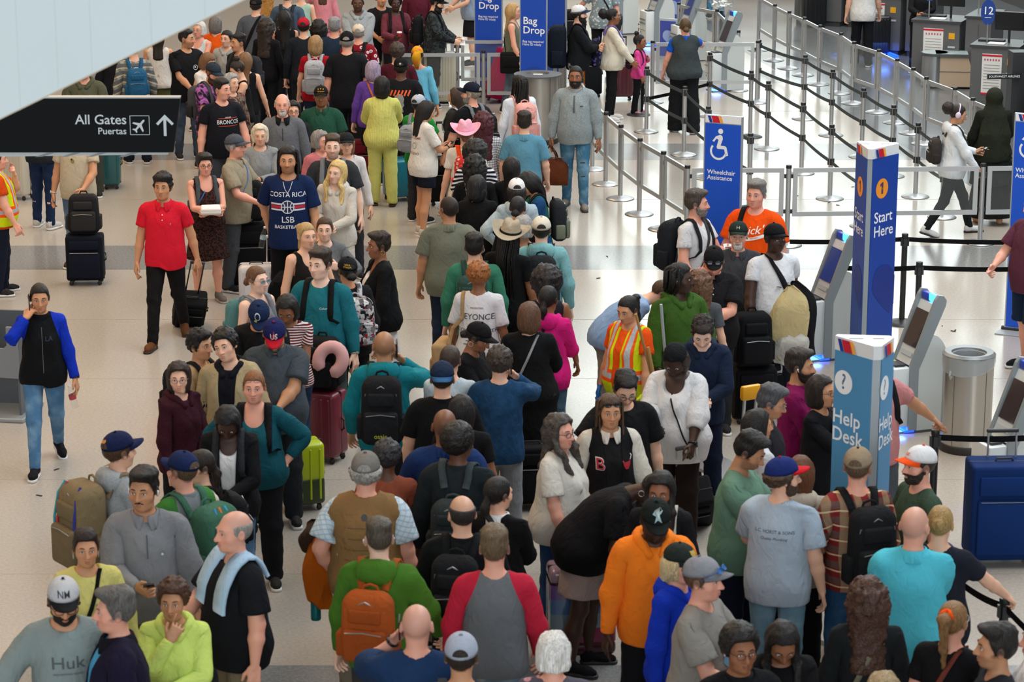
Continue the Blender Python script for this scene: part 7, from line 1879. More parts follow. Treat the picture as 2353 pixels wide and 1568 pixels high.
P = p('tall man in teal long-sleeved shirt with black backpack straps', (736, 574), 1.86, -12, 'm', 'pale', ('long', '#1a6571'), ('shorts', '#434c4e'), ('crop', '#33261d'), .35, L='down', R='relax', hy=-18, key='tealman')
backpack(P, 'black backpack worn by the tall teal shirt man', '#17181a', strap_col='#141517')
decal(P, text_mesh('Columbia', .026, .002), (.08, 1.29), '#c8d5d8')
P = p('person in black lettered cap and black jacket, back turned', (798, 593), 1.68, 202, 'f', 'tan', ('sweat', '#17181b'), ('pants', '#121316'), ('lowbun', 'black'), .25, hat=('cap', '#14161b'))
decal(P, text_mesh('VIVA\nITALIA', .022, .002), (.035, 1.70), '#d8b02a', 'back', 'hat', off=.005)
backpack(P, 'black, white and red comic-print backpack', ('#161618', 'tile', '#c6c6c8', '#8a1420', 1.0), ('#17181a', 'tile', '#bfbfc2', '#98161f', .8), w=.33, h=.48, d=.20)
P = p('young woman with bun, glasses and grey tank top facing right', (590, 613), 1.70, 52, 'f', 'pale', ('tank', '#80838a'), ('jeans', '#2f3a4c'), ('lowbun', '#66462d'), .15, glasses=('on', '#9a9aa0', '#6f8a92'), L='relax', R='down')
backpack(P, 'dusty teal backpack on the young woman with a bun', '#527f80', strap_col='#7d8086')
P = p('person in navy flat cap bowing the head, dark jacket', (594.7, 676), 1.747, 4, 'm', 'tan', ('sweat', '#131417'), ('pants', '#17181c'), ('short', 'black'), .1, hat=('capflat', '#182848', '#162544'), hp=46, L='phone2', R='phone2')
decal(P, ring(.018, .023, 16), (-.01, 1.735), '#cfd6dc', part='hat', off=.004); decal(P, disc(.012, 10), (-.025, 1.70), '#c9cf4a', part='hat', off=.004)
P = p('woman with black bob in red and white striped t-shirt looking at her phone', (662.3, 671), 1.673, -8, 'f', 'brown', ('tee_fit', '#611624', 'hstripe', '#d5cfcb', '#000000', 1.0), ('jeans', '#1b2d4a', 'denim', '#2a4060'), ('bob', 'black'), .25, hp=32, L='phone2', R='phone2', key='striped')
phone(P, 'R', 'black phone of the striped shirt woman')
P = p('heavy man in blue and red US cap and grey short-sleeved shirt looking down', (631, 721), 1.80, 2, 'm', 'olive', ('tee_big', '#3f474e'), ('pants', '#23272c'), ('short', 'salt'), .6, hat=('capflat', '#1a2150', '#ae162a'), hp=38, collar=True, beard='goatee', beardcol='salt', L='phone2', R='phone2', key='uscap')
decal(P, text_mesh('US', .050, .008), (0, 1.720), '#d8d8dc', part='hat', off=.006); decal(P, flat_poly([(.035*math.cos(a+math.pi/2)*(1 if i % 2 == 0 else .45), .035*math.sin(a+math.pi/2)*(1 if i % 2 == 0 else .45)) for i, a in enumerate(np.linspace(0, 2*math.pi, 11)[:-1])]), (0, 1.720), '#a01c30', part='hat', off=.004)
decal(P, join2d([disc(.006, 8, 0, -.07*i) for i in range(6)]), (0, 1.36), '#2a2f34', name='buttons')
P = p('boy with thick black hair and tan t-shirt facing right', (457.7, 762), 1.666, 62, 'm', 'tan', ('tee_big', '#ad906b'), ('pants', '#25272c'), ('mess', 'black'), 0, L='relax', R='relax')
decal(P, text_mesh('Prince', .05, .003, shear=.3), (.02, 1.22), '#4a3a2a')
backpack(P, 'black backpack on the boy in tan t-shirt', '#16181b', h=.48)
P = p('smiling young man with curly black hair in beige zip jacket over navy hood', (526.4, 760), 1.754, -8, 'm', 'fair', ('sweat', '#12141b'), ('pants', '#1d2026'), ('curl', 'black'), .05, over=('jacket', '#aa9a78'), hood=('#12151e',), hr=-16, hy=-8)
P = p('girl with glasses and long brown hair in maroon hoodie looking at us', (412, 836), 1.62, 52, 'f', 'fair', ('sweat', '#34121d'), ('pants', '#17171b'), ('shoulder', '#2a1e1a'), .05, hood=True, glasses=('on', '#8f8a86'), hy=-46, L='clasp', R='relax')
P = p('woman in teal V-neck top with hands on hips and glasses on her head', (583, 854), 1.72, 0, 'f', 'rosy', ('long_v', '#104b57'), ('pants', '#15171b'), ('bun', '#83542f'), .75, glasses=('up', '#5a5a5a'), L='hip', R='hip', key='hips')
shoulder_straps(P, P.outer[0], cloth('#121316'), .06, .010)
P = p('young woman in black denim jacket and white top looking at a white phone', (524, 919), 1.68, 0, 'f', 'deep', ('tank', '#cfd2d4'), ('jeans', '#46658a', 'denim', '#6a8aaa'), ('bob', '#0f0d0d'), .1, over=('jacket', '#111215'), hp=42, L='phone2', R='phone2', key='denim', extra=(('earrings', '#c0a050'),))
phone(P, 'R', 'white phone in the hands of the black jacket woman', '#e4e0e0')
shoulder_straps(P, P.outer[0], cloth('#2a2c30'), .05, .010)
P = p('woman in black and blue jacket and pale jeans walking with a phone at her ear', (89, 642), 1.72, 12, 'f', 'tan', ('long', '#0f1114', 'raglan', '#1030ad'), ('slim', '#4f7aa2', 'denim', '#7fa5c2'), ('pony', '#1d1512'), .12, R='ear', L='down', legs='walk2', shoe='#15161a', sole='#d8d8d8', collar='turtle', key='phonewoman', hp=6)
phone(P, 'R', 'black phone at the walking woman ear', ear=True); decal(P, text_mesh('LA', .06, .002), (.06, 1.29), '#1c2a44')
decal(P, stroke([(0, -.36), (0, .05)], .006), (0, 1.34), '#4a4d52', name='zip')
bk_ = at(199, 462, .98)
P = p('man in beige t-shirt standing behind a stacked backpack, head hidden by the sign', (172, 268), 1.80, -8, 'm', 'tan', ('tee', '#bdb198'), ('jeans', '#55708f', 'denim', '#7690a8'), ('short', 'black'), .15, R='down', L=((.15, -.27, .98), (.7, .6, -.4), -.4, .95), shoe='#4a3222', key='beige')
decal(P, disc(.022, 12), (.0, 1.28), '#8a7a3a'); decal(P, disc(.012, 8), (-.012, 1.30), '#2a2a22', off=.005)
P = p('worker in yellow and orange high-visibility vest at the left edge', (-8, 342), 1.66, 105, 'm', 'rosy', ('tee', '#c2430d'), ('pants', '#121827'), ('short', 'brown'), .35, over=('vest', '#c6d915', 'hivis', '#f0561a', '#a9acae'), L='chin', R='relax')
p('person in blue jeans and silver shoes half hidden by the gates sign', (90, 200), 1.78, 160, 'm', 'fair', ('long', '#24282f'), ('jeans', '#192a49', 'denim', '#26395c'), ('short', 'brown'), .1, shoe='#b9b9b6')
# -- bottom left
P = p('man in navy cap and pale grey hoodie turned away to the right', (272, 996), 1.82, 128, 'm', 'fair', ('sweat', '#8f959a', 'heather', '#a3a8ac'), ('pants', '#33373d'), ('short', 'brown'), .2, hood=True, hat=('cap', '#161f42'), key='greyhood')
backpack(P, 'large tan travel backpack with red piping', '#7d6d50', '#74654a', w=.36, h=.60, d=.24, z=1.18, stripes=(('#b0202a', .32), ('#23308a', -.34), ('#1f8f95', .44)))
decal(P, join2d([disc(.012, 8, -.008, 0), disc(.012, 8, .008, .004)]), (0, 1.715), '#c98a3a', 'back', 'hat')
P = p('man in navy cap and grey-green jacket turned away to the left', (418, 1041), 1.80, -128, 'm', 'rosy', ('sweat', '#737a7c', 'sides', '#377230'), ('pants', '#3a3d40'), ('buzz', '#5a4634'), .25, hat=('cap', '#17254c'), collar='turtle', key='greenjkt')
backpack(P, 'green backpack with orange and blue piping', '#3a6350', '#345a49', w=.34, h=.52, d=.22, stripes=(('#d8701f', .05), ('#2a86b5', .22), ('#2a9ab8', -.15)))
P = p('girl with dark plait and cream t-shirt behind the navy-capped man', (458, 1036), 1.66, -62, 'f', 'fair', ('tee', '#cfc8ba'), ('pants', '#30333a'), ('lowpony', '#231a15'), .15)
backpack(P, 'black backpack on the girl with a plait', '#17181b', h=.40)
P = p('man with moustache in grey quarter-zip sweater holding a phone', (330, 1081), 1.88, 10, 'm', 'olive', ('sweat', '#7b7d81'), ('pants', '#615b50'), ('crop', 'black'), .3, beard='moustache', collar=True, R='phone', L='relax', hy=-22, extra=(('earbuds', '#e8e8e8'),), key='quarterzip')
decal(P, stroke([(0, -.11), (0, .03)], .008), (0, 1.36), '#4a4b4e', name='zip'); phone(P, 'R', 'black phone of the quarter-zip man'); decal(P, disc(.008, 8), (.09, 1.27), '#d0d2d4')
P = p('woman with short dark hair and pale yellow sweater', (196, 1219), 1.66, 22, 'f', 'tan', ('sweat', '#c9c274'), ('pants', '#2f3238'), ('short', '#221611'), .3, extra=(('earrings', '#c8c8c8'),), hy=-8, L='relax', R='hold')
crossbody(P, 'black bag strap across the pale yellow sweater', '#131314', 1, .028)
P = p('man in white and black cap, glasses and grey lettered sweatshirt', (142.7, 1324), 1.803, 14, 'm', 'tan', ('sweat', '#83908f'), ('pants', '#3b3e42'), ('short', 'black'), .15, hat=('cap', '#b9bbbe', '#191b1e'), glasses=('on', '#15171a'), hp=18, beard='beard', R=((.52, -.10, .98), (.3, .8, -.6), 0, .6), L='down', key='huk')
decal(P, text_mesh('Huk', .10, .002, sx=1.15), (0, 1.285), '#4a5254'); decal(P, text_mesh('PERFORMANCE FISHING', .016, .001), (0, 1.222), '#4a5254'); decal(P, text_mesh('NM', .045, .006), (-.005, 1.730), '#15171a', part='hat', off=.005)
P = p('man with grey swept hair and dark purple-navy jacket facing left', (263.4, 1356), 1.817, -78, 'm', 'rosy', ('tee', '#469ac8'), ('pants', '#2a2c33'), ('crop', '#5a5856'), .3, over=('jacket', '#1a162c'), collar=('#15131c',))
P = p('woman with curly brown hair in lime green hoodie, hand on chin', (397, 1339), 1.64, 4, 'f', 'olive', ('sweat', '#c3d86e'), ('pants', '#2d3036'), ('curl', '#452b1c'), .3, hood=True, R='chin', L='fold', hy=-8)
P = p('bald man in black t-shirt with pale blue sweater over his shoulders, facing left', (536, 1176), 1.84, -58, 'm', 'rosy', ('tee_big', '#14161b'), ('pants', '#7d725e'), ('fringe', '#8f8b86'), .4, L='down', R='hold', key='drape')
shoulder_straps(P, thing('draped_sweater', 'pale blue sweater draped over the bald man shoulders', 'sweater', P.root.location, P.f), cloth('#a9c6de'), .13, .022, 'sleeve', back_x=.05, tail=False)
# -- right of the queue
YV = ('#c8d814', 'hivis', '#ef5a1c', '#aeb1b2')
P = p('cleaner in high-visibility vest and orange shirt with blue glove', (1447, 679), 1.66, -38, 'f', 'tan', ('tee', '#df4f12'), ('pants', '#57524b'), ('pony', '#100e0e'), .45, over=('vest_open',)+YV, hp=14, R='down', L='relax', key='cleaner')
def gloves(P, side, color):
    V, F, w = template('body', P.far); o = 7 if side == 'L' else 12
    m = w[:, o:o+3].sum(1) > .25; keep = m[F].all(1); idx = -np.ones(len(V), int); u_ = np.unique(F[keep]); idx[u_] = np.arange(len(u_))
    n = normals(('body', P.far), V, F); X = apply_pose(morph(V[u_]+n[u_]*.0025, w[u_], P.sex, P.fat, P.bust), w[u_], P.pose)*P.s
    obj('glove', mesh_np('glove', X, idx[F[keep]]), P.root, mat(color, .5))
gloves(P, 'R', '#1d6fc0'); gloves(P, 'L', '#c8d814')
P = p('man with short locs and green hoodie looking over his shoulder', (1562, 608), 1.80, 24, 'm', 'deep', ('sweat', '#36561f'), ('pants', '#1f2227'), ('locs', '#0d0b0b'), .2, hood=True, hy=48, extra=(('earbuds', '#e6e6e6'),), beard='stubble', L='relax', R='relax', inner=None)
decal(P, text_mesh('N', .03, .006), (.09, 1.27), '#c8ccc4')
lc = at(1408, 985)
P = p('woman in pale blue shirt bending over to the right, hair in a bun', (1505, 657), 1.68, 98, 'f', 'fair', ('long', '#839fc4'), ('pants', '#867e73'), ('highbun', 'brown'), -.05, bend=62, hp=-5, L='fold', R='fold', loc=(lc.x, lc.y), far=False)
P = p('girl with long wavy brown hair and grey t-shirt, back turned', (1607, 629), 1.62, 172, 'f', 'fair', ('tee', '#4e5256'), ('pants', '#c08d90'), ('curlylong', '#62442f'), .1)
backpack(P, 'flower-print backpack with teal panels', ('#bdb7ae', 'floral', '#3f7576', '#b04050', .8), '#477a7b', h=.44)
P = p('man in black cap with sunglasses on it and black polo, hand at his temple', (1641, 560), 1.78, -4, 'm', 'rosy', ('tee_big', '#17171a'), ('pants', '#24262a'), ('short', 'black'), .5, hat=('cap', '#141517'), collar=True, hp=30, R='ear', L='fold', glasses=('up', '#101214', '#4a4f58'), key='blackpolo')
decal(P, join2d([disc(.006, 8, 0, 0), disc(.006, 8, 0, -.05)]), (0, 1.38), '#cfcfcf', name='buttons')
P = p('bearded man in white V-neck t-shirt holding papers, facing right', (1600, 439), 1.82, 55, 'm', 'rosy', ('tee_v', '#cfcfd0'), ('pants', '#22252b'), ('crop', '#453d36'), .15, hy=30, beard='beard', beardcol='#7d766e', L=((.06, -.30, 1.20), (.6, .2, -1), -.4, .7), R='relax', key='whitetee')
backpack(P, 'black backpack on the white V-neck man', '#1c2025', h=.50, w=.32, d=.20)
crossbody(P, 'dark grey camera strap on the white V-neck man', '#38393d', 1, .03, '#3a3531', size=(.22, .10, .12))
P = p('grey-haired man in bright orange t-shirt with white lettering', (1738, 417), 1.88, -24, 'm', 'rosy', ('tee_big', '#e04c06'), ('pants', '#2a2c31'), ('crop', '#73706b'), .5, L='down', R='relax', key='orange')
decal(P, text_mesh("Dick's", .105, .004, shear=.25), (.03, 1.325), '#e8e2dc', rz=.1); decal(P, stroke([(-.08, -.01), (.0, .0), (.12, .03)], .03), (.05, 1.255), '#e8e2dc', rz=.05); decal(P, text_mesh('RESORT', .022, .002), (.05, 1.26), '#c8501c', rz=.17, off=.006)
shoulder_straps(P, P.outer[0], cloth('#15161a'), .05, .010, sides=(-1,))
P = p('older man with white moustache in dark green cap and charcoal polo', (1697, 512), 1.762, -6, 'm', 'rosy', ('tee_big', '#393b40'), ('pants', '#25272b'), ('short', 'grey'), .4, hat=('cap', '#1f2c29'), glasses=('on', '#b0a890'), beard='goatee', beardcol='white', collar=True, L='front', R='relax', key='charpolo')
decal(P, text_mesh('H', .035, .006, sx=1.4), (0, 1.725), '#a9a890', part='hat', off=.005)
cf = at(1802, 668, 1.2)
P = p('man in black cap and white t-shirt carrying a cream fleece coat', (1781, 517), 1.818, 18, 'm', 'deep', ('tee_fit', '#d0d3d7'), ('pants', '#14161d'), ('short', 'black'), .45, hat=('cap', '#121417'), L=('w', cf.x, cf.y, cf.z), R='relax', hy=12, key='fleece')
crossbody(P, 'black sling bag across the white t-shirt man', '#15161a', -1, .055, '#17181b', size=(.2, .08, .14))
decal(P, text_mesh('GUESS', .02, .003), (.06, 1.25), '#2a2a2e')
P = p('boy with thick dark hair in navy hoodie looking down', (1615, 719), 1.74, -4, 'm', 'pale', ('sweat', '#17243a'), ('pants', '#131c30'), ('mess', '#201815'), 0, hood=True, hp=34, L='phone2', R='phone2')
P = p('woman in black head wrap and white blouse looking at her phone', (1557, 782), 1.72, -18, 'f', 'deep', ('blouse', '#d3d3d4'), ('pants', '#241a18'), ('bob', '#30221b'), .75, hat=('wrap', '#14171a'), hp=36, R='phone', L='front', key='headwrap')
phone(P, 'R', 'phone in a brown case held by the head wrap woman', '#3a2a26')
crossbody(P, 'thin black strap across the white blouse', '#15151a', -1, .012)
P = p('man with glasses and black t-shirt stretching an arm behind the varsity jacket', (1433, 846), 1.78, 10, 'm', 'fair', ('tee_big', '#111214'), ('pants', '#1c1e22'), ('crop', '#0f0d0d'), .3, hp=28, glasses=('on', '#3a3a3e'), R='out', L='down', key='blackteeglasses')
P = p('woman in black varsity jacket with cream sleeves and red letter B', (1402, 910), 1.70, 8, 'f', 'tan', ('tee', '#141416'), ('pants', '#15161a'), ('longlocs', '#4f3a29'), .4, over=('jacket', '#121214', 'sleeves', '#c9c3b6'), glasses=('up', '#101012', '#15151a'), collar=('#cfc8bb',), L='relax', R='down')
decal(P, text_mesh('B', .13, .016), (-.105, 1.27), '#d5d2cc', off=.004); decal(P, text_mesh('B', .12, .004), (-.105, 1.27), '#a3182c', off=.008)
decal(P, flat_poly([(-.035, .03), (-.02, .015), (.02, .015), (.035, .03), (.028, -.01), (.012, -.04), (-.012, -.04), (-.028, -.01)]), (.105, 1.27), '#a3182c', off=.006)
decal(P, join2d([stroke([(-.03, .02), (-.045, .045), (-.035, .06)], .008), stroke([(.03, .02), (.045, .045), (.035, .06)], .008)]), (.105, 1.27), '#d5d2cc', off=.006)
p('woman with wavy grey-brown hair, glasses and white t-shirt facing right', (1287, 956), 1.70, 66, 'f', 'rosy', ('tee_big', '#cfcbc1'), ('jeans', '#27446a', 'denim', '#3d5c84'), ('wavy', '#433d38'), .5, glasses=('on', '#3a3030'), hy=-14, L='relax', R='relax')
lc = at(1362, 1540)
P = p('woman in black top and beige skirt bending forward, earrings', (1450, 1090), 1.74, 78, 'f', 'deep', ('tee_big', '#121215'), ('miniskirt', '#a5938c'), ('buzz', 'black'), .75, bend=48, hp=28, R='down', L='fold', loc=(lc.x, lc.y), far=False, shoe='#15161a', sole='#22242a', extra=(('earrings', '#d8d4cc'),))
P = p('woman with long black hair and cream backpack straps behind the black cap', (1519, 1084), 1.707, -12, 'f', 'brown', ('long', '#141417'), ('pants', '#191a1e'), ('front', 'black'), .1, hp=10)
backpack(P, 'black backpack with cream straps', '#131416', strap_col='#b9b5a6', w=.34)
P = p('man in black flat cap and bright orange hoodie looking at his phone', (1504, 1137), 1.84, 4, 'm', 'deep', ('sweat', '#ec7d20'), ('pants', '#15171a'), ('short', 'black'), .2, hood=True, hat=('capflat', '#161d1b', '#141a18'), hp=28, L='phone', R='down', beard='beard', key='orangehood')
phone(P, 'L', 'black phone held by the orange hoodie man')
decal(P, flat_poly([(-.03, .01), (.0, .04), (.03, .02), (.01, .01), (.025, -.03), (.0, -.01), (-.02, -.03), (-.01, .005)]), (0, 1.735), '#9ab5ba', part='hat', off=.005)
P = p('bearded man in magenta quarter-zip sweater facing right', (1838, 806), 1.769, 76, 'm', 'tan', ('sweat', '#7d1552'), ('pants', '#1b1c20'), ('crop', '#2a231f'), .15, collar='turtle', beard='beard', L='phone2', R='phone2', extra=(('earbuds', '#e6e6e6'),))
p('woman with dark bob and glasses, hand at her chin, beside the help desk column', (1889, 866), 1.673, 58, 'f', 'tan', ('long', '#15161a'), ('pants', '#1a1b1f'), ('bob', '#231a17'), .1, glasses=('on', '#4a3a34'), R='chin', L='fold')
p('man with silver-black hair and glasses in dark shirt facing right', (1762, 886), 1.74, 82, 'm', 'tan', ('tee', '#29272d'), ('pants', '#24262a'), ('crop', '#4a4b4f'), .1, glasses=('on', '#8a8a8e'), hp=16)
p('woman with long dark hair and white t-shirt turned right', (1743, 944), 1.66, 112, 'f', 'tan', ('tee_big', '#cdd0d6'), ('pants', '#30343b'), ('longer', '#191515'), .1)
P = p('man with black hair in sage green t-shirt looking down to the right', (1703.8, 990), 1.816, 74, 'm', 'olive', ('tee_big', '#668b77'), ('pants', '#171e30'), ('crop', 'black'), .35, hp=26, beard='stubble', L='phone2', R='phone2', key='sage')
P = p('man in blue cap with red visor and pale blue lettered t-shirt, back turned', (1796, 1054), 1.82, 160, 'm', 'fair', ('tee_big', '#a2b2c0'), ('jeans', '#7298ac', 'denim', '#92b1c0'), ('curl', '#453425'), .25, hat=('capflat', '#1b2a66', '#bf1628'), hy=-55, beard='beard', L='hold', R='down', key='horst')
decal(P, text_mesh('L.C. HORST & SONS', .030, .003), (0, 1.31), '#3f4a58', 'back'); decal(P, text_mesh('Quality Plumbing', .026, .001, shear=.3), (0, 1.265), '#3f4a58', 'back')
p('woman with long auburn hair and cream hoodie, back turned', (1840.2, 1052), 1.684, 172, 'f', 'fair', ('sweat', '#b9ae9f'), ('pants', '#131416'), ('longer', '#613a20'), .1, hood=True, L='hold', R='down')
P = p('man in tan cap and red plaid shirt, back turned', (1970, 1032), 1.84, -162, 'm', 'rosy', ('long', '#7f2626', 'plaid', '#5c524a', '#a58c6c'), ('jeans', '#2a5176', 'denim', '#42698c'), ('buzz', '#5f4a36'), .2, hat=('cap', '#907f69', '#3f362e'), hy=-35)
B = backpack(P, 'black school backpack on the plaid shirt man', '#181a1c', '#1d1f21', w=.33, h=.54, d=.18, z=1.18)
VF_ = join2d([flat_poly([(-.02, -.015), (-.01, -.015), (-.015, -.002)]), flat_poly([(-.006, -.015), (.006, -.015), (-.004, .010)]), flat_poly([(.01, -.015), (.024, -.015), (.008, .022)])])
pack_print(P, B, VF_, -.06, 1.13, '#c9cccc')
P = p('bearded man in orange, white and black cap and green t-shirt facing left', (2115, 1029), 1.78, -72, 'm', 'rosy', ('tee', '#384a3b'), ('pants', '#26282c'), ('buzz', '#2e2620'), .25, hat=('cap', '#d5d6d8', '#ea5018'), beard='beard')
decal(P, text_mesh('os', .04, .006, shear=.2), (0, 1.725), '#d8481c', part='hat', off=.005)
p('bald man in aqua polo shirt with folded arms, back turned', (2101.6, 1164), 1.848, 176, 'm', 'rosy', ('tee_big', '#4fb9cc'), ('pants', '#1a2440'), ('shaved', '#9a857a'), .5, collar=True, L='cross', R='cross', hy=-25)
pp = at(2316, 1372, 1.02)
p('woman with blond bun and navy t-shirt resting a hand on the belt post, back turned', (2162.3, 1164), 1.712, 164, 'f', 'fair', ('tee', '#1f222c'), ('pants', '#2a2c34'), ('bun', '#a08250'), .3, R=('w', pp.x, pp.y, pp.z), L='relax')
pp = at(2163, 978, 1.02)
P = p('man in faded pink t-shirt hidden by the help desk column, arm on the belt post', (2016, 794), 1.80, 22, 'm', 'olive', ('tee', '#bf7f7f'), ('shorts', '#4a4d52'), ('short', 'dark'), .15, L=('w', pp.x, pp.y, pp.z), R='relax')
backpack(P, 'red drawstring backpack on the faded pink t-shirt man', '#7f1020', strap_col='#15151a')
p('man in plum t-shirt and navy shorts at the right edge', (2378, 445), 1.82, -60, 'm', 'rosy', ('tee_big', '#552b3b'), ('shorts', '#17273f'), ('short', 'brown'), .3, R='hold', L='relax', shoe='#15171a', sole='#cfd2d2')
P = p('woman with long curly brown hair in dark sweater, back turned, bottom right', (1995, 1340), 1.68, 178, 'f', 'fair', ('sweat', '#191d1f'), ('jeans', '#2a4a6e'), ('curlylong', '#43291d'), .2)
crossbody(P, 'khaki canvas bag on the curly-haired woman', '#6d6a56', -1, .035, '#77735f', size=(.34, .14, .30), bag_y=.1)
P = p('woman with blond ponytail in orange scrunchie and black t-shirt, turned right', (2192, 1384), 1.70, 148, 'f', 'rosy', ('tee', '#131315'), ('pants', '#24252b'), ('pony', '#86633d'), .3, key='scrunchie', glasses=('on', '#a8a8a8'))
crossbody(P, 'brown leather bag strap on the scrunchie woman', '#6f382e', -1, .035, '#6a352c', size=(.30, .12, .24))
mb = MB(); n_ = 16
mb.tube([(.033*math.cos(a), .098+.012*math.sin(a*3), 1.695+.033*math.sin(a)) for a in np.linspace(0, 2*math.pi, 17)], .013, 7, cap=False); rigid_part(P, 'scrunchie', mb, cloth('#ee5510'), P.root, 4)
p('man with swept black hair in dark jacket facing left at the lower right edge', (2293, 1440), 1.769, -92, 'm', 'olive', ('sweat', '#202329'), ('pants', '#1b1c20'), ('crop', '#1a1614'), .15, beard='shadow')
p('young man with short afro, glasses and earbuds in black jacket', (1702, 1445), 1.76, 16, 'm', 'brown', ('sweat', '#111316'), ('pants', '#191a1e'), ('afro', 'black'), .2, glasses=('on', '#3a322c'), extra=(('earbuds', '#e8e8e8'),), collar='turtle')
p('woman with long black and blond-tipped hair in black sweater looking down', (1795, 1413), 1.68, 4, 'f', 'brown', ('sweat', '#111113'), ('pants', '#16171b'), ('front', '#15110f'), .2, hp=36, L='phone2', R='phone2')
P = p('man in grey and white cap and grey printed t-shirt facing right', (1616, 1285), 1.82, 66, 'm', 'rosy', ('tee_big', '#8a8781'), ('pants', '#3a3d42'), ('short', '#57402d'), .3, hat=('cap', '#85878e', '#6f7178'), L='hold', R='hold', glasses=('up', '#2a6ab0', '#2a6ab0'))
decal(P, flat_poly([(-.09, -.02), (-.07, .05), (0, .08), (.07, .05), (.09, -.02), (.05, -.06), (0, -.08), (-.06, -.05)]), (0, 1.20), '#6d9ab5'); decal(P, disc(.03, 12, .02, -.03), (0, 1.19), '#2f5f84', off=.005)
P = p('woman in black crested cap with blond hair and royal blue hoodie', (1561, 1252), 1.70, 52, 'f', 'rosy', ('sweat', '#1233ae'), ('pants', '#b9c2cc'), ('long', '#d0bc8e'), .15, hat=('cap', '#232c2a'), hood=True, hp=6)
decal(P, flat_poly([(-.022, .02), (.022, .02), (.024, .0), (.0, -.03), (-.024, .0)]), (0, 1.725), '#b99a4a', part='hat', off=.005)
p('person with blond hair barely showing at the bottom edge', (2032, 1550), 1.66, 178, 'f', 'fair', ('tee', '#8a8f96'), ('pants', '#30333a'), ('short_bob', '#a08a66'), .1)
p('person with brown hair half hidden behind the orange hoodie', (1396, 1096), 1.0, 178, 'f', 'fair', ('tee', '#4a4d52'), ('pants', '#26282c'), ('bob', '#5a452f'), .1, hk=1.25)
p('person in white sleeve cut off by the lower right edge', (2394, 1425), 1.691, -90, 'm', 'rosy', ('tee_big', '#d5d8dc'), ('pants', '#30333a'), ('short', 'brown'), .2, L='hold', R='hold')
# -- upper right
P = p('bearded man in grey fleece sweater and ripped jeans carrying a duffel bag', (1323, 151), 1.86, -8, 'm', 'brown', ('sweat', '#6f7a7d', 'heather', '#98a3a5'), ('jeans', '#3f7090', 'denim', '#86aabd'), ('buzz', 'black'), .28, beard='beard', collar='turtle', L='down', R='down', shoe='#77726a', sole='#2a2a2a', key='fleeceman', far=False, legs='step')
decal(P, stroke([(0, -.14), (0, .06)], .022), (0, 1.36), '#4a5255', name='placket'); decal(P, stroke([(-.02, 0), (.02, 0)], .014), (.09, 1.30), '#3a3f42')
decal(P, join2d([stroke([(-.03, 0), (.03, .004)], .014), stroke([(-.02, -.16), (.03, -.155)], .010)]), (.10, .58), '#2b2422', part='bot', name='tear'); decal(P, stroke([(-.03, 0), (.03, .004)], .012), (-.10, .55), '#a8b8c0', part='bot', name='tear')
pp = at(1634, 112, 1.03)
P = p('agent in dark grey vest over bright blue shirt, back turned', (1575, 41), 1.72, 184, 'f', 'rosy', ('tee_fit', '#1257c4'), ('widepants', '#15171a'), ('lowbun', '#544028'), .65, over=('vest', '#363e40'), collar=('#1257c4',), R=('w', pp.x, pp.y, pp.z), L='relax', far=False, legs='step')
P = p('little girl with hair bun in pink jacket', (1470, 86), 1.20, 72, 'f', 'brown', ('long', '#d84a92'), ('pants', '#16171a'), ('highbun', 'black'), .1, hk=1.30, L='strap', R='relax', shoe='#c07a8a', bust=0, far=False)
backpack(P, 'small dark backpack on the little girl in pink', '#2a1a22', strap_col='#3a1f2a', w=.26, h=.32, d=.12)
P = p('woman in cream sweater with big black ponytail and glasses walking right', (1408, 20), 1.72, 94, 'f', 'brown', ('sweat', '#cfcab8'), ('slim', '#141518'), ('puffpony', '#0f0d0d'), .3, glasses=('on', '#c8c0b8'), R='front', L='front', shoe='#cfcdc8', far=False, key='creamwoman')
backpack(P, 'black and purple children backpack on the cream sweater woman', ('#15181f', 'floral', '#4a3f8a', '#2a6a70', .8), ('#1a1e26', 'floral', '#5a4fa0', '#c83a5a', .7), strap_col='#6a5fa8', w=.32, h=.44, z=1.08)
P = p('man in white cap and black jacket with tan trousers facing right', (1330, 13), 1.80, 90, 'm', 'fair', ('sweat', '#14171b'), ('pants', '#9c5714'), ('curl', '#1a1512'), .2, hat=('cap', '#d0d3d5', '#22314a'), beard='beard', glasses=('up', '#15171a', '#22252a'), L='fold', R='fold', far=False)
backpack(P, 'huge navy backpack on the white-capped man', '#111722', '#141b28', w=.38, h=.62, d=.28, z=1.16)
P = p('person in grey leaf-patterned top and black trousers at the top edge', (1386, -66), 1.74, 176, 'f', 'rosy', ('tee_big', '#7c8c93', 'floral', '#c2cbcc', '#5f7078', .7), ('pants', '#15161a'), ('bob', 'brown'), .25, L='out', R='down', far=False)
crossbody(P, 'black and white patterned shoulder bag at the top edge', '#1a1b1e', 1, .025, '#2a2c30', size=(.34, .12, .26), zlow=1.02)
P = p('young woman with white headphones and white hoodie walking right with a phone', (2196, 231), 1.68, 92, 'f', 'tan', ('sweat', '#d5dadd'), ('slim', '#1a1f1f'), ('puffpony', '#271d18'), .1, hood=True, extra=(('headphones', '#d5c6d8'),), glasses=('on', '#c0b8b0'), L='phone', R='front', legs='walk', hp=16, shoe='#cfd2d2', sole='#15171a', far=False)
backpack(P, 'small grey-brown leather backpack on the headphone woman', '#38332f', '#322d2a', w=.27, h=.34, d=.14, z=1.16)
phone(P, 'L', 'black phone of the headphone woman')
P = p('woman in long dark olive head scarf and robe, back turned', (2286, 203), 1.72, 184, 'f', 'tan', ('coat', '#191c17'), ('longskirt', '#171a16'), ('short', 'black'), .2, hat=('hijab', '#23271d'), L='relax', R='hold', far=False)
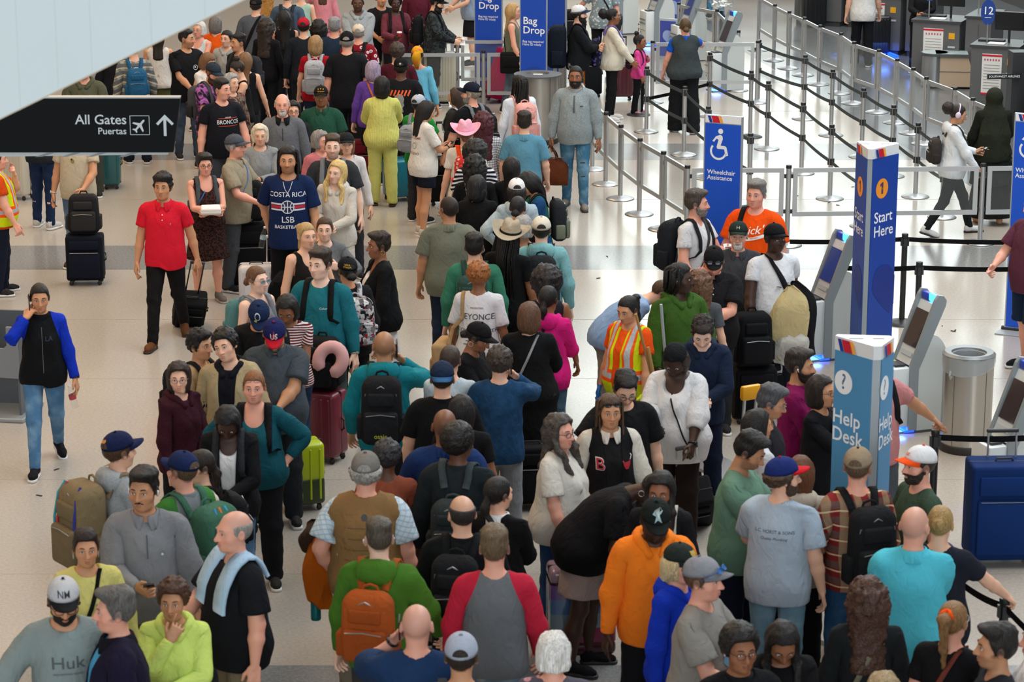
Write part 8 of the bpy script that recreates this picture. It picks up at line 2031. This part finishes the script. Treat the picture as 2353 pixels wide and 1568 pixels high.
crossbody(P, 'black quilted handbag on the woman in olive robe', '#121214', -1, .03, '#121315', size=(.30, .13, .26), zlow=1.08)
p('person in white t-shirt and black trousers at the ticket counter', (1987, -82), 1.76, 172, 'm', 'fair', ('tee_big', '#d2d2cd'), ('pants', '#131519'), ('short', 'black'), .2, far=True)
p('person in blue jeans whose legs show at the top edge', (1648, -166), 1.76, 175, 'm', 'fair', ('tee', '#4a4f56'), ('jeans', '#47789a', 'denim', '#6a97b2'), ('short', 'brown'), .1, far=True)
p('counter agent in black behind the desk with cups', (2122, -62), 1.70, -10, 'f', 'tan', ('long', '#17181b'), ('pants', '#17181b'), ('long', 'black'), .1, far=True, L='phone2', R='phone2')
# ---------------------------------------------------------------- luggage and things in hands
def align_z(axis):
    z = Vector(axis).normalized(); x = Vector((0, -1, 0)).cross(z)*-1
    x = Vector((1, 0, 0)) if x.length < 1e-3 else x.normalized(); y = z.cross(x).normalized(); x = y.cross(z)
    return Matrix((x, y, z)).transposed()
WHEEL = MB().lathe([(.006, -.010), (.022, -.011), (.025, -.006), (.025, .006), (.022, .011), (.006, .010)], 14).mesh('wheel', True); WHEEL.materials.append(mat('#1a1b1c', .6))
FORK = MB().rbox((0, 0, .040), (.036, .036, .034), r=.008).mesh('wheel_fork', True); FORK.materials.append(mat('#202224', .5))
def suitcase(base, rz, size, color, label, kind='hard', handle=.0, c2=None, towards=None, hcol='#1b1c1e', bands=None, group=None, pole='#9a9da0', ribs=5):
    """rolling suitcase: shell, ribs or pockets, zip line, wheels, carry handles, telescopic handle"""
    p = at(*base) if len(base) == 2 else Vector(base); w, d, h = size
    t = thing('suitcase', label, 'suitcase', (p.x, p.y, 0), rz, group)
    if towards is not None:
        ax = (Vector(towards)-Vector((p.x, p.y, .03))); handle = ax.length-h-.06; az = align_z(ax); t.rotation_euler = (az @ Matrix.Rotation(rz, 3, 'Z')).to_euler(); t.location.z = .012
    m = mat(color, .38, coat=.2) if kind == 'hard' else cloth(color); m2 = mat(c2, .4) if c2 and kind == 'hard' else (cloth(c2) if c2 else m)
    z0 = .06
    if bands:
        n = len(bands); hh = h/n
        for i, bc in enumerate(bands):
            zc = z0+hh*(i+.5)
            if i == n-1 or i == 0: MB().rbox((0, 0, zc), (w, d, hh), r=.04, n=3).build('shell_band', mat(bc, .25, coat=.4), t, True)
            mb = MB(); mb.rbox((0, 0, zc), (w*.999, d*.999, hh*1.0), r=.0399, n=3)
            mb.v = [(v[0], v[1], min(max(v[2], zc-hh/2+.0), zc+hh/2)) for v in mb.v]
            k = 16; V = []
            if 0 < i < n-1:
                ring_ = [(sx*(w/2-.04)+.04*math.cos(math.pi/2*(q+j/3)), sy*(d/2-.04)+.04*math.sin(math.pi/2*(q+j/3))) for q, (sx, sy) in enumerate(((1, 1), (-1, 1), (-1, -1), (1, -1))) for j in range(4)]
                MB().add([(x, y, zc-hh/2) for x, y in ring_]+[(x, y, zc+hh/2) for x, y in ring_], [(a, (a+1) % k, (a+1) % k+k, a+k) for a in range(k)]).build('shell_band', mat(bc, .25, coat=.4), t, True)
        sh = MB().rbox((0, 0, z0+h/2), (w*.97, d*.97, h*.97), r=.04, n=3).build('shell', mat(bands[0], .4), t, True)
    elif c2 and kind == 'hard':
        MB().rbox((0, 0, z0+h*.22), (w*.995, d*.995, h*.44), r=.035, n=3).build('lower_shell', m2, t, True); sh = MB().rbox((0, 0, z0+h*.69), (w, d, h*.62), r=.04, n=3).build('shell', m, t, True)
    else: sh = MB().rbox((0, 0, z0+h/2), (w, d, h), r=.045 if kind == 'hard' else .03, n=3).build('shell', m, t, True)
    if kind == 'hard' and not bands:
        for i in range(ribs):
            x = -w*.36+w*.72*i/max(1, ribs-1)
            for s in (-1, 1): MB().rbox((x, s*d/2, z0+h*.5), (w*.055, .012, h*.82), r=.005, n=1).build('rib', m, sh)
    if kind == 'soft':
        pk = MB().rbox((0, -d/2-.012, z0+h*.36), (w*.84, .045, h*.58), r=.02, n=2).build('front_pocket', m2, t, True)
        MB().rbox((0, -d/2-.008, z0+h*.80), (w*.80, .035, h*.20), r=.015, n=2).build('upper_pocket', m2, t, True)
        MB().tube([(-w*.38, -d/2-.036, z0+h*.64), (w*.38, -d/2-.036, z0+h*.64)], .004, 5).build('zip', mat('#6f7274', .4, .6), pk)
    zc = MB(); zc.rbox((0, 0, z0+h/2), (w+.004, .016, h+.004), r=.045 if kind == 'hard' else .03, n=3); zc.build('zip_band', mat('#151617', .6), t, True)
    for sx in (-1, 1):
        for sy in (-1, 1):
            f = obj('wheel_fork', FORK, t); f.location = (sx*(w/2-.05), sy*(d/2-.045), 0); k = obj('wheel', WHEEL, f); k.location = (0, 0, .025); k.rotation_euler = (math.pi/2, 0, .4*sx)
    MB().tube([(-.07, 0, z0+h), (-.06, 0, z0+h+.022), (.06, 0, z0+h+.022), (.07, 0, z0+h)], .009, 6).build('carry_handle', mat(hcol, .5), t, True)
    MB().tube([(w/2, 0, z0+h*.40), (w/2+.022, 0, z0+h*.43), (w/2+.022, 0, z0+h*.57), (w/2, 0, z0+h*.60)], .009, 6).build('side_handle', mat(hcol, .5), t, True)
    if handle > 0:
        zt = z0+h+handle; g = MB().rbox((0, d*.30, zt), (w*.46, .032, .032), r=.012, n=2).build('handle_grip', mat(hcol, .5), t, True)
        for s in (-1, 1): MB().tube([(s*w*.20, d*.30, z0+h*.9), (s*w*.20, d*.30, zt)], .008, 8).build('handle_pole', mat(pole, .3, .7), t, True)
    return t
def loose_pack(pos, rz, size, c1, c2, label, tilt=0.0, name='backpack'):
    """a backpack standing on something"""
    w, d, h = size; t = thing(name, label, 'backpack', pos, rz); t.rotation_euler[0] = tilt
    mb = MB(); mb.rbox((0, 0, h/2), (w, d, h), r=min(.06, d*.4), n=4); mb.v = [(v[0]*(1-.18*max(0, v[2]/h*2-1)**2), v[1]*(1-.22*max(0, v[2]/h*2-1)**2), v[2]) for v in mb.v]
    mb.build('bag_body', cloth(c1), t, True)
    pk = MB().rbox((0, -d*.5, h*.34), (w*.78, d*.4, h*.52), r=.03, n=3).build('front_pocket', cloth(c2), t, True); MB().rbox((0, -d*.40, h*.74), (w*.60, d*.3, h*.22), r=.02, n=3).build('upper_pocket', cloth(c2), t, True)
    MB().tube([(-w*.3, -d*.71, h*.52), (0, -d*.73, h*.54), (w*.3, -d*.71, h*.52)], .004, 5).build('zip', mat('#85888a', .4, .7), pk)
    MB().tube([(-.05, d*.2, h*.96), (-.03, d*.2, h*1.06), (.03, d*.2, h*1.06), (.05, d*.2, h*.96)], .009, 6).build('grab_handle', cloth(c1), t, True)
    for s in (-1, 1): MB().tube([(s*w*.3, d*.45, h*.92), (s*w*.36, d*.62, h*.6), (s*w*.34, d*.55, h*.15)], .018, 6, flat=(1.3, .5)).build('shoulder_strap', cloth(c1), t, True); MB().rbox((s*w*.5, 0, h*.28), (.04, d*.6, h*.36), r=.012, n=2).build('side_pocket', cloth(c2), t, True)
    return t
R90 = math.pi/2
P = PEOPLE['redpolo']; t = suitcase((430, 742), .25, (.34, .22, .42), '#131416', 'small black soft suitcase pulled by the red polo man', 'soft', towards=hand_pt(P, 'L', (.08, 0, -.02)), pole='#26282a')
MB().box((-.10, -.125, .42), (.05, .004, .16)).build('luggage_tag', mat('#e4e4e0', .7), t)
suitcase((199, 652), .05, (.42, .26, .52), '#0f131d', 'dark navy soft suitcase with a backpack standing on it', 'soft', c2='#111624'); b0 = at(199, 652)
loose_pack((b0.x, b0.y+.02, .60), .05, (.36, .22, .44), '#1c1d1f', '#2a2a2b', 'black backpack standing on the dark navy suitcase')
suitcase((44, 456), -.5, (.40, .26, .66), '#b9b4a6', 'ivory ribbed suitcase below the gates sign', ribs=7, c2=None)
suitcase((258, 430), .1, (.24, .40, .60), '#1c5a5c', 'dark teal suitcase below the gates sign', ribs=2)
suitcase((572, 662), .1, (.46, .30, .70), '#111214', 'tall black suitcase beside the khaki shirt man', 'soft'); b0 = at(572, 662)
loose_pack((b0.x+.02, b0.y-.02, .79), .05, (.36, .20, .46), '#15171a', '#191b1f', 'black backpack on the tall black suitcase')
suitcase((632, 655), -.1, (.40, .28, .62), '#14161a', 'black suitcase between the khaki shirt man and the locs man', 'soft', handle=.35)
suitcase((592, 744), .1, (.38, .26, .60), '#c6c6c8', 'white hard suitcase behind the young woman with a bun', ribs=4)
b1 = hand_pt(PEOPLE['costa'], 'R', (.07, 0, -.02)); suitcase((628, 738), .0, (.38, .26, .52), '#141518', 'black suitcase with white handle held by the locs man', 'soft', towards=b1, pole='#d0d2d4', hcol='#c8cacc')
suitcase((742, 1056), -.45, (.40, .28, .60), '#6d2233', 'maroon hard suitcase with backpack and neck pillow on top', ribs=5); b0 = at(742, 1056)
loose_pack((b0.x, b0.y, .68), -.3, (.36, .24, .46), '#141517', '#191a1d', 'black backpack on the maroon suitcase')
t = thing('neck_pillow', 'pink plush neck pillow hanging on the black backpack', 'pillow', (b0.x+.10, b0.y-.20, .98), -.1); t.rotation_euler = (1.25, .35, -.2)
MB().tube([(.105*math.cos(a), .12*math.sin(a), .0) for a in np.linspace(-.35*math.pi, 1.35*math.pi, 18)], [.035]+[.058]*16+[.035], 12).build('cushion', cloth('#c99c9c', rough=.95), t, True)
suitcase((696, 1168), .35, (.34, .26, .54), '#a9bd12', 'lime green suitcase with dark green lower half', c2='#2c3d20', ribs=4)
suitcase((918, 460), .35, (.40, .28, .50), '#0e7086', 'bright teal hard suitcase behind the navy shorts', ribs=0, handle=.40, pole='#26282a')
suitcase((846, 418), .1, (.40, .26, .52), '#5d1420', 'dark red suitcase beside the yellow trousers', 'soft', handle=.4)
suitcase((1012, 240), .05, (.50, .30, .78), '#b3ae9a', 'large cream ribbed suitcase behind the glass barrier', ribs=9, handle=.15)
p0 = at(1134, 236); t = suitcase((1134, 236), .3, (.36, .30, .80), '#97104a', 'tall magenta soft bag leaning behind the glass barrier', 'soft', towards=(p0.x+.32, p0.y+.1, 1.0))
suitcase((1357, 222), .1, (.34, .28, .72), '#15171b', 'black soft suitcase beside the white-capped man', 'soft')
suitcase((1428, 229), .05, (.36, .26, .52), '#4a1520', 'maroon hard suitcase pulled by the cream sweater woman', ribs=5, handle=.42, pole='#1c1d1f')
suitcase((1334, 1512), .12, (.48, .28, .66), '#5a1424', 'multicoloured banded hard suitcase behind the beige skirt', bands=('#3e0e1c', '#7a1f4a', '#6f8792', '#4a6f9a', '#6a4a8e', '#9a8092'), handle=.0)
suitcase((2296, 1290), .04, (.56, .34, .78), '#0e2a5c', 'huge royal blue soft suitcase at the right edge', 'soft', c2='#0f2e64', handle=.22, pole='#b0b3b6')
suitcase((1762, 938), .1, (.40, .26, .50), '#c9c9c8', 'suitcase with tall silver handle held by the charcoal polo man', 'soft', c2='#17181b', towards=hand_pt(PEOPLE['charpolo'], 'L', (.08, 0, -.02)), pole='#d4d6d8', hcol='#c9b23a')
q = at(1785, 905); loose_pack((q.x, q.y, 0), -.3, (.30, .24, .54), '#1c1e22', '#232529', 'black backpack standing on the floor behind the magenta sweater')
q = at(1700, 934); q.z = 0; HB = q.copy(); q2 = at(1728, 838, .56)
suitcase((q2.x+.02, q2.y+.04, 0), .15, (.40, .28, .48), '#101114', 'black suitcase loaded with a dark bag beside the navy hoodie boy', 'soft')
loose_pack((q2.x, q2.y, .565), .2, (.36, .26, .50), '#0f1012', '#141518', 'large black bag on the loaded suitcase')
loose_pack((HB.x-.10, HB.y+.04, .36), .1, (.27, .20, .36), '#4f4b47', '#5c5752', 'grey-brown backpack on the black holdall')
suitcase((2308, 476), .1, (.34, .26, .58), '#1d1f1d', 'black suitcase in front of the woman in olive robe', 'soft')
suitcase((2012, 128), .1, (.46, .30, .66), '#111214', 'black ribbed hard suitcase at the ticket counters', ribs=7)
suitcase((1868, 62), .2, (.46, .30, .70), '#101113', 'black suitcase beside the far counters at the top edge', ribs=5)
suitcase((1580, 1190), .1, (.40, .26, .52), '#17181b', 'black suitcase with silver handle held by the white blouse woman', 'soft', towards=hand_pt(PEOPLE['headwrap'], 'L', (.08, 0, -.02)), pole='#c8cacc')
suitcase((1018, 470), .1, (.36, .26, .56), '#14161a', 'black suitcase left of the pink-hatted woman', 'soft', handle=.45, pole='#26282a')
suitcase((1320, 92), .1, (.40, .28, .50), '#15161a', 'black suitcase in front of the patterned top at the top edge', 'soft')
suitcase((1222, 1165), .1, (.34, .26, .50), '#121315', 'black suitcase behind the wavy-haired woman', 'soft')
suitcase((1180, 1010+60), .1, (.30, .24, .46), '#17181b', 'black cabin bag beside the velvet shirt boy', 'soft')
# luggage trolley with yellow handle, holdall on it
p0 = at(1682, 905, .96); t = thing('luggage_trolley', 'luggage trolley with yellow handle beside the navy hoodie boy', 'trolley', (p0.x, p0.y+.34, 0), .5)
MB().box((0, .02, .16), (.36, .62, .03)).build('deck', STEEL, t); MB().rbox((0, -.34, .96), (.20, .06, .13), r=.025).build('handle', mat('#e0a010', .45), t, True)
for s in (-1, 1): MB().tube([(s*.06, -.28, .16), (s*.06, -.34, .95)], .014, 8).build('upright', mat('#c0c3c5', .3, .8), t, True)
for s in (-1, 1):
    k = obj('wheel', WHEEL, t); k.location = (s*.15, .28, .08); k.rotation_euler = (math.pi/2, 0, math.pi/2); k.scale = (3, 3, 3); k = obj('wheel', WHEEL, t); k.location = (s*.15, -.2, .08); k.rotation_euler = (math.pi/2, 0, math.pi/2); k.scale = (3, 3, 3)
def holdall(pos, rz, size, col, label, handles=True, name='holdall', hcol=None, mark=None, cat='bag', bag_m=None):
    L, d, h = size; t = thing(name, label, cat, pos, rz); m = bag_m or cloth(col); n, k = 14, 16; V, F = [], []
    for i in range(n+1):
        x = -L/2+L*i/n; e = (1-abs(2*i/n-1)**3.2); e = .45+.55*e
        for j in range(k):
            a = 2*math.pi*j/k; ca, sa = math.cos(a), math.sin(a); cy = math.copysign(abs(ca)**.85, ca); cz = math.copysign(abs(sa)**.85, sa)
            wv = .012*math.sin(i*1.7+j*.9)+.008*math.sin(i*.8-j*2.1)
            V.append((x, (d/2*e+wv)*cy, h/2+(h/2*e+wv)*cz if cz > 0 else h/2+(h/2)*cz))
    for i in range(n):
        for j in range(k): F.append((i*k+j, (i+1)*k+j, (i+1)*k+(j+1) % k, i*k+(j+1) % k))
    F.append(tuple(range(k))); F.append(tuple(n*k+j for j in range(k))[::-1])
    me = MB().add(V, F).mesh('bag_body', True); a = me.attributes.new('rest', 'FLOAT_VECTOR', 'POINT'); a.data.foreach_set('vector', np.array(V, np.float32).ravel()); obj('bag_body', me, t, m)
    MB().tube([(-L*.4, 0, h*1.005), (0, 0, h*1.015), (L*.4, 0, h*1.005)], .005, 5).build('zip', mat('#6a6a6a', .4, .6), t)
    if handles:
        for s in (-1, 1): MB().tube([(-L*.22, s*d*.30, h*.80), (-L*.16, s*d*.16, h*1.15), (0, s*.02, h*1.15+.12), (L*.16, s*d*.16, h*1.15), (L*.22, s*d*.30, h*.80)], .010, 6).build('handle', cloth(hcol or col), t, True)
    if mark is not None: sign_print('emblem', mark, PRW, t, (0, -d/2-.012, h*.5))
    return t
sw = flat_poly([(-.10, -.02), (-.07, -.045), (-.02, -.035), (.13, .05), (-.02, -.005), (-.07, -.02), (-.09, .01)])
holdall((HB.x, HB.y, 0), .15, (.40, .28, .36), '#131416', 'black holdall with white tick emblem on the trolley', mark=sw)
P = PEOPLE['fleeceman']; h0 = hand_pt(P, 'R', (.075, 0, -.02)); holdall((h0.x-.02, h0.y-.02, h0.z-.53), -.15, (.46, .32, .36), '#5a2d18', 'brown leather duffel bag carried by the fleece sweater man', hcol='#4a2412')
# tote on the shoulder of the gothic lettering shirt
P = PEOPLE['beyonce']; B = thing('tote_bag', 'tan tote bag on the shoulder of the white lettered t-shirt', 'bag'); to_root(P, B)
pts, ws = [], []
for th in np.radians(np.linspace(-8, 188, 14)):
    r = surf_point(P, (.135, .01+.7*math.cos(th), 1.28+.7*math.sin(th)), (0, -math.cos(th), -math.sin(th)))
    if r: pts.append(r[0]+np.array((0, math.cos(th), math.sin(th)))*.007); ws.append(r[2])
zz = np.eye(21)[2]
pts = [np.array((.26, .10, 1.02)), np.array((.22, .13, 1.18))]+pts+[np.array((.22, -.14, 1.18)), np.array((.26, -.11, 1.02))]; ws = [zz, zz]+ws+[zz, zz]
ribbon(P, pts, ws, (1, 0, 0), .035, .006, cloth('#a58760'), 'shoulder_strap', B)
mb = MB(); mb.rbox((.33, 0, .84), (.15, .38, .38), r=.04, n=4); mb.v = [(v[0]+.012*math.sin(v[2]*25+v[1]*9), v[1]*(1+.10*(1.0-v[2])), v[2]) for v in mb.v]; rigid_part(P, 'bag_body', mb, cloth('#a98b63'), B, 2)
mb = MB(); mb.rbox((.415, .02, .78), (.04, .26, .20), r=.015, n=2); rigid_part(P, 'side_pocket', mb, cloth('#a08259'), B, 2)
# fleece coat over an arm
P = PEOPLE['fleece']; h0 = hand_pt(P, 'L', (.0, 0, 0)); t = thing('fleece_coat', 'cream fleece-lined coat hanging over the arm of the white t-shirt man', 'coat', (h0.x+.04, h0.y-.10, h0.z-.66), .1); t.scale = (1.2, 1.2, 1.12)
def coat_blob(w, h, d, seed, m, nm):
    n, k = 12, 14; V, F = [], []; rg = random.Random(seed)
    for i in range(n+1):
        s = i/n; ww = w*(.55+.45*math.sin(min(1, s*1.15+.05)*math.pi*.62)) if s < 1 else w*.4; ww *= min(1, math.sqrt(s*5+.015)); dd = d*min(1, math.sqrt(s*4+.03))
        for j in range(k):
            a = 2*math.pi*j/k; V.append((ww/2*math.cos(a)+.02*math.sin(s*7+j), dd/2*math.sin(a)*(1+.3*math.sin(s*5))+.016*math.sin(j*2.3+s*9), h*(1-s) if True else 0))
    for i in range(n):
        for j in range(k): F.append((i*k+j, (i+1)*k+j, (i+1)*k+(j+1) % k, i*k+(j+1) % k))
    F += [tuple(range(k)), tuple(n*k+j for j in range(k))[::-1]]
    me = MB().add(V, F).mesh(nm, True); a = me.attributes.new('rest', 'FLOAT_VECTOR', 'POINT'); a.data.foreach_set('vector', np.array(V, np.float32).ravel()); return me
obj('fleece_lining', coat_blob(.34, .66, .13, 1, None, 'fleece_lining'), t, cloth('#bfae80', rough=.98)); o = obj('shell_edge', coat_blob(.38, .70, .09, 2, None, 'shell_edge'), t, cloth('#17181b')); o.location = (.05, .05, -.02); o = obj('lower_panel', coat_blob(.30, .30, .14, 3, None, 'lower_panel'), t, cloth('#b3b0a8')); o.location = (.02, -.012, -.03)
t = thing('dark_jacket', 'fluffy black jacket lying over the white-handled suitcase', 'jacket', at(655, 640, .62)); obj('bundle', coat_blob(.34, .42, .26, 5, None, 'bundle'), t, cloth('#0f1012', rough=.98)); t.location.z = .30
P = PEOPLE['vest']; h0 = hand_pt(P, 'L', (.02, 0, .05)); t = thing('orange_jacket', 'orange jacket held at the hip of the quilted vest man', 'jacket', (h0.x-.07, h0.y+.10, h0.z-.30), .2); obj('bundle', coat_blob(.26, .62, .16, 6, None, 'bundle'), t, cloth('#b5590f')); o = obj('lining', coat_blob(.18, .25, .14, 7, None, 'lining'), t, cloth('#3a2a20')); o.location = (-.06, .02, .38)
def bottle(pos, label, col, clear=True, tilt=(0, 0, 0), h=.22, r=.032):
    t = thing('bottle', label, 'bottle', pos); t.rotation_euler = tilt; m = GLASS if clear else mat(col, .35, .4)
    MB().lathe([(r*.9, 0), (r, .008), (r, h*.28), (r*.94, h*.31), (r, h*.34), (r, h*.62), (r*.55, h*.84), (r*.40, h*.90), (r*.40, h*.93)], 16).build('body', m, t, True); MB().lathe([(r*.46, h*.92), (r*.46, h), (0, h)], 12, caps=False).build('cap', mat('#d8dadc' if clear else '#22484c', .5), t, True)
    if clear: MB().lathe([(r*1.012, h*.40), (r*1.012, h*.58)], 16, caps=False).build('wrapper', mat(col, .5), t, True)
    return t
h0 = hand_pt(PEOPLE['phonewoman'], 'L', (.09, .01, -.02)); bottle((h0.x, h0.y-.02, h0.z-.17), 'clear water bottle with red wrapper in the walking woman hand', '#b03a4a', tilt=(.15, -.2, 0))
h0 = at(600, 570, .80); bottle(h0, 'clear water bottle tucked beside the white-handled suitcase', '#9ab8c0', tilt=(0, .2, 0), h=.24)
h0 = hand_pt(PEOPLE['vest'], 'L', (.1, 0, .1)); bottle((h0.x-.14, h0.y+.06, h0.z-.36), 'teal metal bottle hanging by the orange jacket', '#14777c', False, h=.30, r=.036)
P = PEOPLE['coffee']; h0 = hand_pt(P, 'R', (.08, .015, -.03)); t = thing('coffee_cup', 'white and red paper cup held by the mauve top woman', 'cup', (h0.x, h0.y, h0.z-.05)); MB().lathe([(.028, 0), (.040, .12)], 16).build('cup', mat('#a0202c', .5), t, True); MB().lathe([(.042, .12), (.042, .13), (.036, .138), (0, .138)], 16, caps=False).build('lid', mat('#e2e0dc', .5), t, True)
p0 = at(1461, 76, .0); t = thing('coffee_cup', 'white and brown paper cup standing by the far kiosk', 'cup', (p0.x, p0.y, 0)); MB().lathe([(.05, 0), (.065, .16)], 16).build('cup', mat('#dedad4', .6), t, True); MB().lathe([(.058, .04), (.064, .10)], 16, caps=False).build('sleeve', mat('#8a5f40', .7), t, True); MB().lathe([(.068, .16), (.068, .175), (.05, .19), (0, .19)], 16, caps=False).build('lid', mat('#2a2422', .5), t, True)
P = PEOPLE['khaki']; h0 = hand_pt(PEOPLE['leopard'], 'L', (.10, 0, -.03)); t = thing('foam_box', 'white foam takeaway box between the leopard dress and the khaki shirt', 'box', (h0.x+.10, h0.y-.02, h0.z), .15); MB().rbox((0, 0, .025), (.22, .20, .05), r=.02, taper=1.06).build('tray', mat('#dddcd8', .7), t, True); MB().rbox((0, 0, .065), (.23, .21, .04), r=.018, taper=.88).build('lid', mat('#e4e3df', .7), t, True)
def papers(P, side, label, col='#e2e0da', off=(.11, .01, -.02), size=(.10, .16), rz=.3):
    h0 = hand_pt(P, side, off); t = thing('travel_papers', label, 'papers', h0, rz); t.rotation_euler = (.7, .1, rz)
    MB().box((0, 0, 0), (size[0], size[1], .002)).build('sheet', mat(col, .7), t); MB().box((.01, .01, .003), (size[0]*.9, size[1]*.9, .002)).build('sheet', mat('#d3d4d2', .7), t)
papers(PEOPLE['whitetee'], 'L', 'white travel papers held out by the white V-neck man'); papers(PEOPLE['sage'], 'L', 'white slip in the sage t-shirt man hand'); papers(PEOPLE['camo'], 'L', 'folded white papers held by the man in camouflage'); papers(PEOPLE['horst'], 'L', 'boarding card with blue edge held by the blue cap man', '#b9c4e0')
# broom handles at the cleaner
def stick(a, za, b, col, label, r=.013):
    p0, p1 = at(*a, za), at(*b); t = thing('broom', label, 'broom', (p1.x, p1.y, 0)); d = p0-p1
    MB().tube([(0, 0, .09), tuple(Vector((0, 0, .09))+(d-Vector((0, 0, .09))))], r, 8).build('handle', mat(col, .5), t, True); MB().rbox((0, 0, .055), (.30, .06, .07), r=.015).build('brush_head', mat('#3a3a3a', .8), t, True)
stick((1461, 722), 1.60, (1556, 1118), '#a07a46', 'wooden broom handle leaning beside the cleaner'); stick((1519, 700), 1.60, (1548, 1090), '#98a2aa', 'grey metal mop handle behind the cleaner'); stick((1489, 798), 1.30, (1552, 1130), '#b08a52', 'shorter wooden broom handle beside the cleaner')
def watch(P, side, col):
    o = 7 if side == 'L' else 12; s = 1 if side == 'L' else -1; c = (WR-AD*.012)*f3(s, 1, 1); a, b = AN*f3(s, 1, 1), AF
    mb = MB(); mb.tube([tuple(c+a*.029*math.cos(x)+b*.034*math.sin(x)) for x in np.linspace(0, 2*math.pi, 15)], .009, 6, cap=False, flat=(1, 1)); mb.tube([tuple(c+a*.030), tuple(c+a*.040)], .018, 10)
    V = np.array(mb.v); w = np.zeros((len(V), 21)); w[:, o] = 1; w[:, o-1] = 0
    X = apply_pose(morph(V, w.astype(np.float32), P.sex, P.fat, P.bust), w, P.pose)*P.s; obj('wristwatch', mesh_np('wristwatch', X, tri(mb.f)), P.root, mat(col, .35, .3))
for k_, s_, c_ in (('phonewoman', 'L', '#15161a'), ('tealman', 'L', '#a9a9a6'), ('beige', 'R', '#c8c8c4'), ('flag', 'L', '#15161a'), ('headwrap', 'L', '#15161a'), ('cream', 'R', '#15161a'), ('platinum', 'L', '#17181b')): watch(PEOPLE[k_], s_, c_)
rg = random.Random(4); deb = MB()
for (u_, v_) in ((2120, 752), (2165, 750), (2190, 762), (2145, 740), (1425, 436), (1830, 450), (1905, 466), (1925, 472), (1395, 590), (1375, 640), (440, 905), (130, 1080), (90, 1140), (2195, 760), (1960, 430)):
    q = at(u_, v_); deb.box((q.x, q.y, .004), (rg.uniform(.02, .06), rg.uniform(.008, .02), .006), rg.uniform(0, 3))
tag(deb.build('floor_litter', mat('#2c2a28', .8)), 'scattered dark scraps on the pale floor', 'litter', kind='stuff')
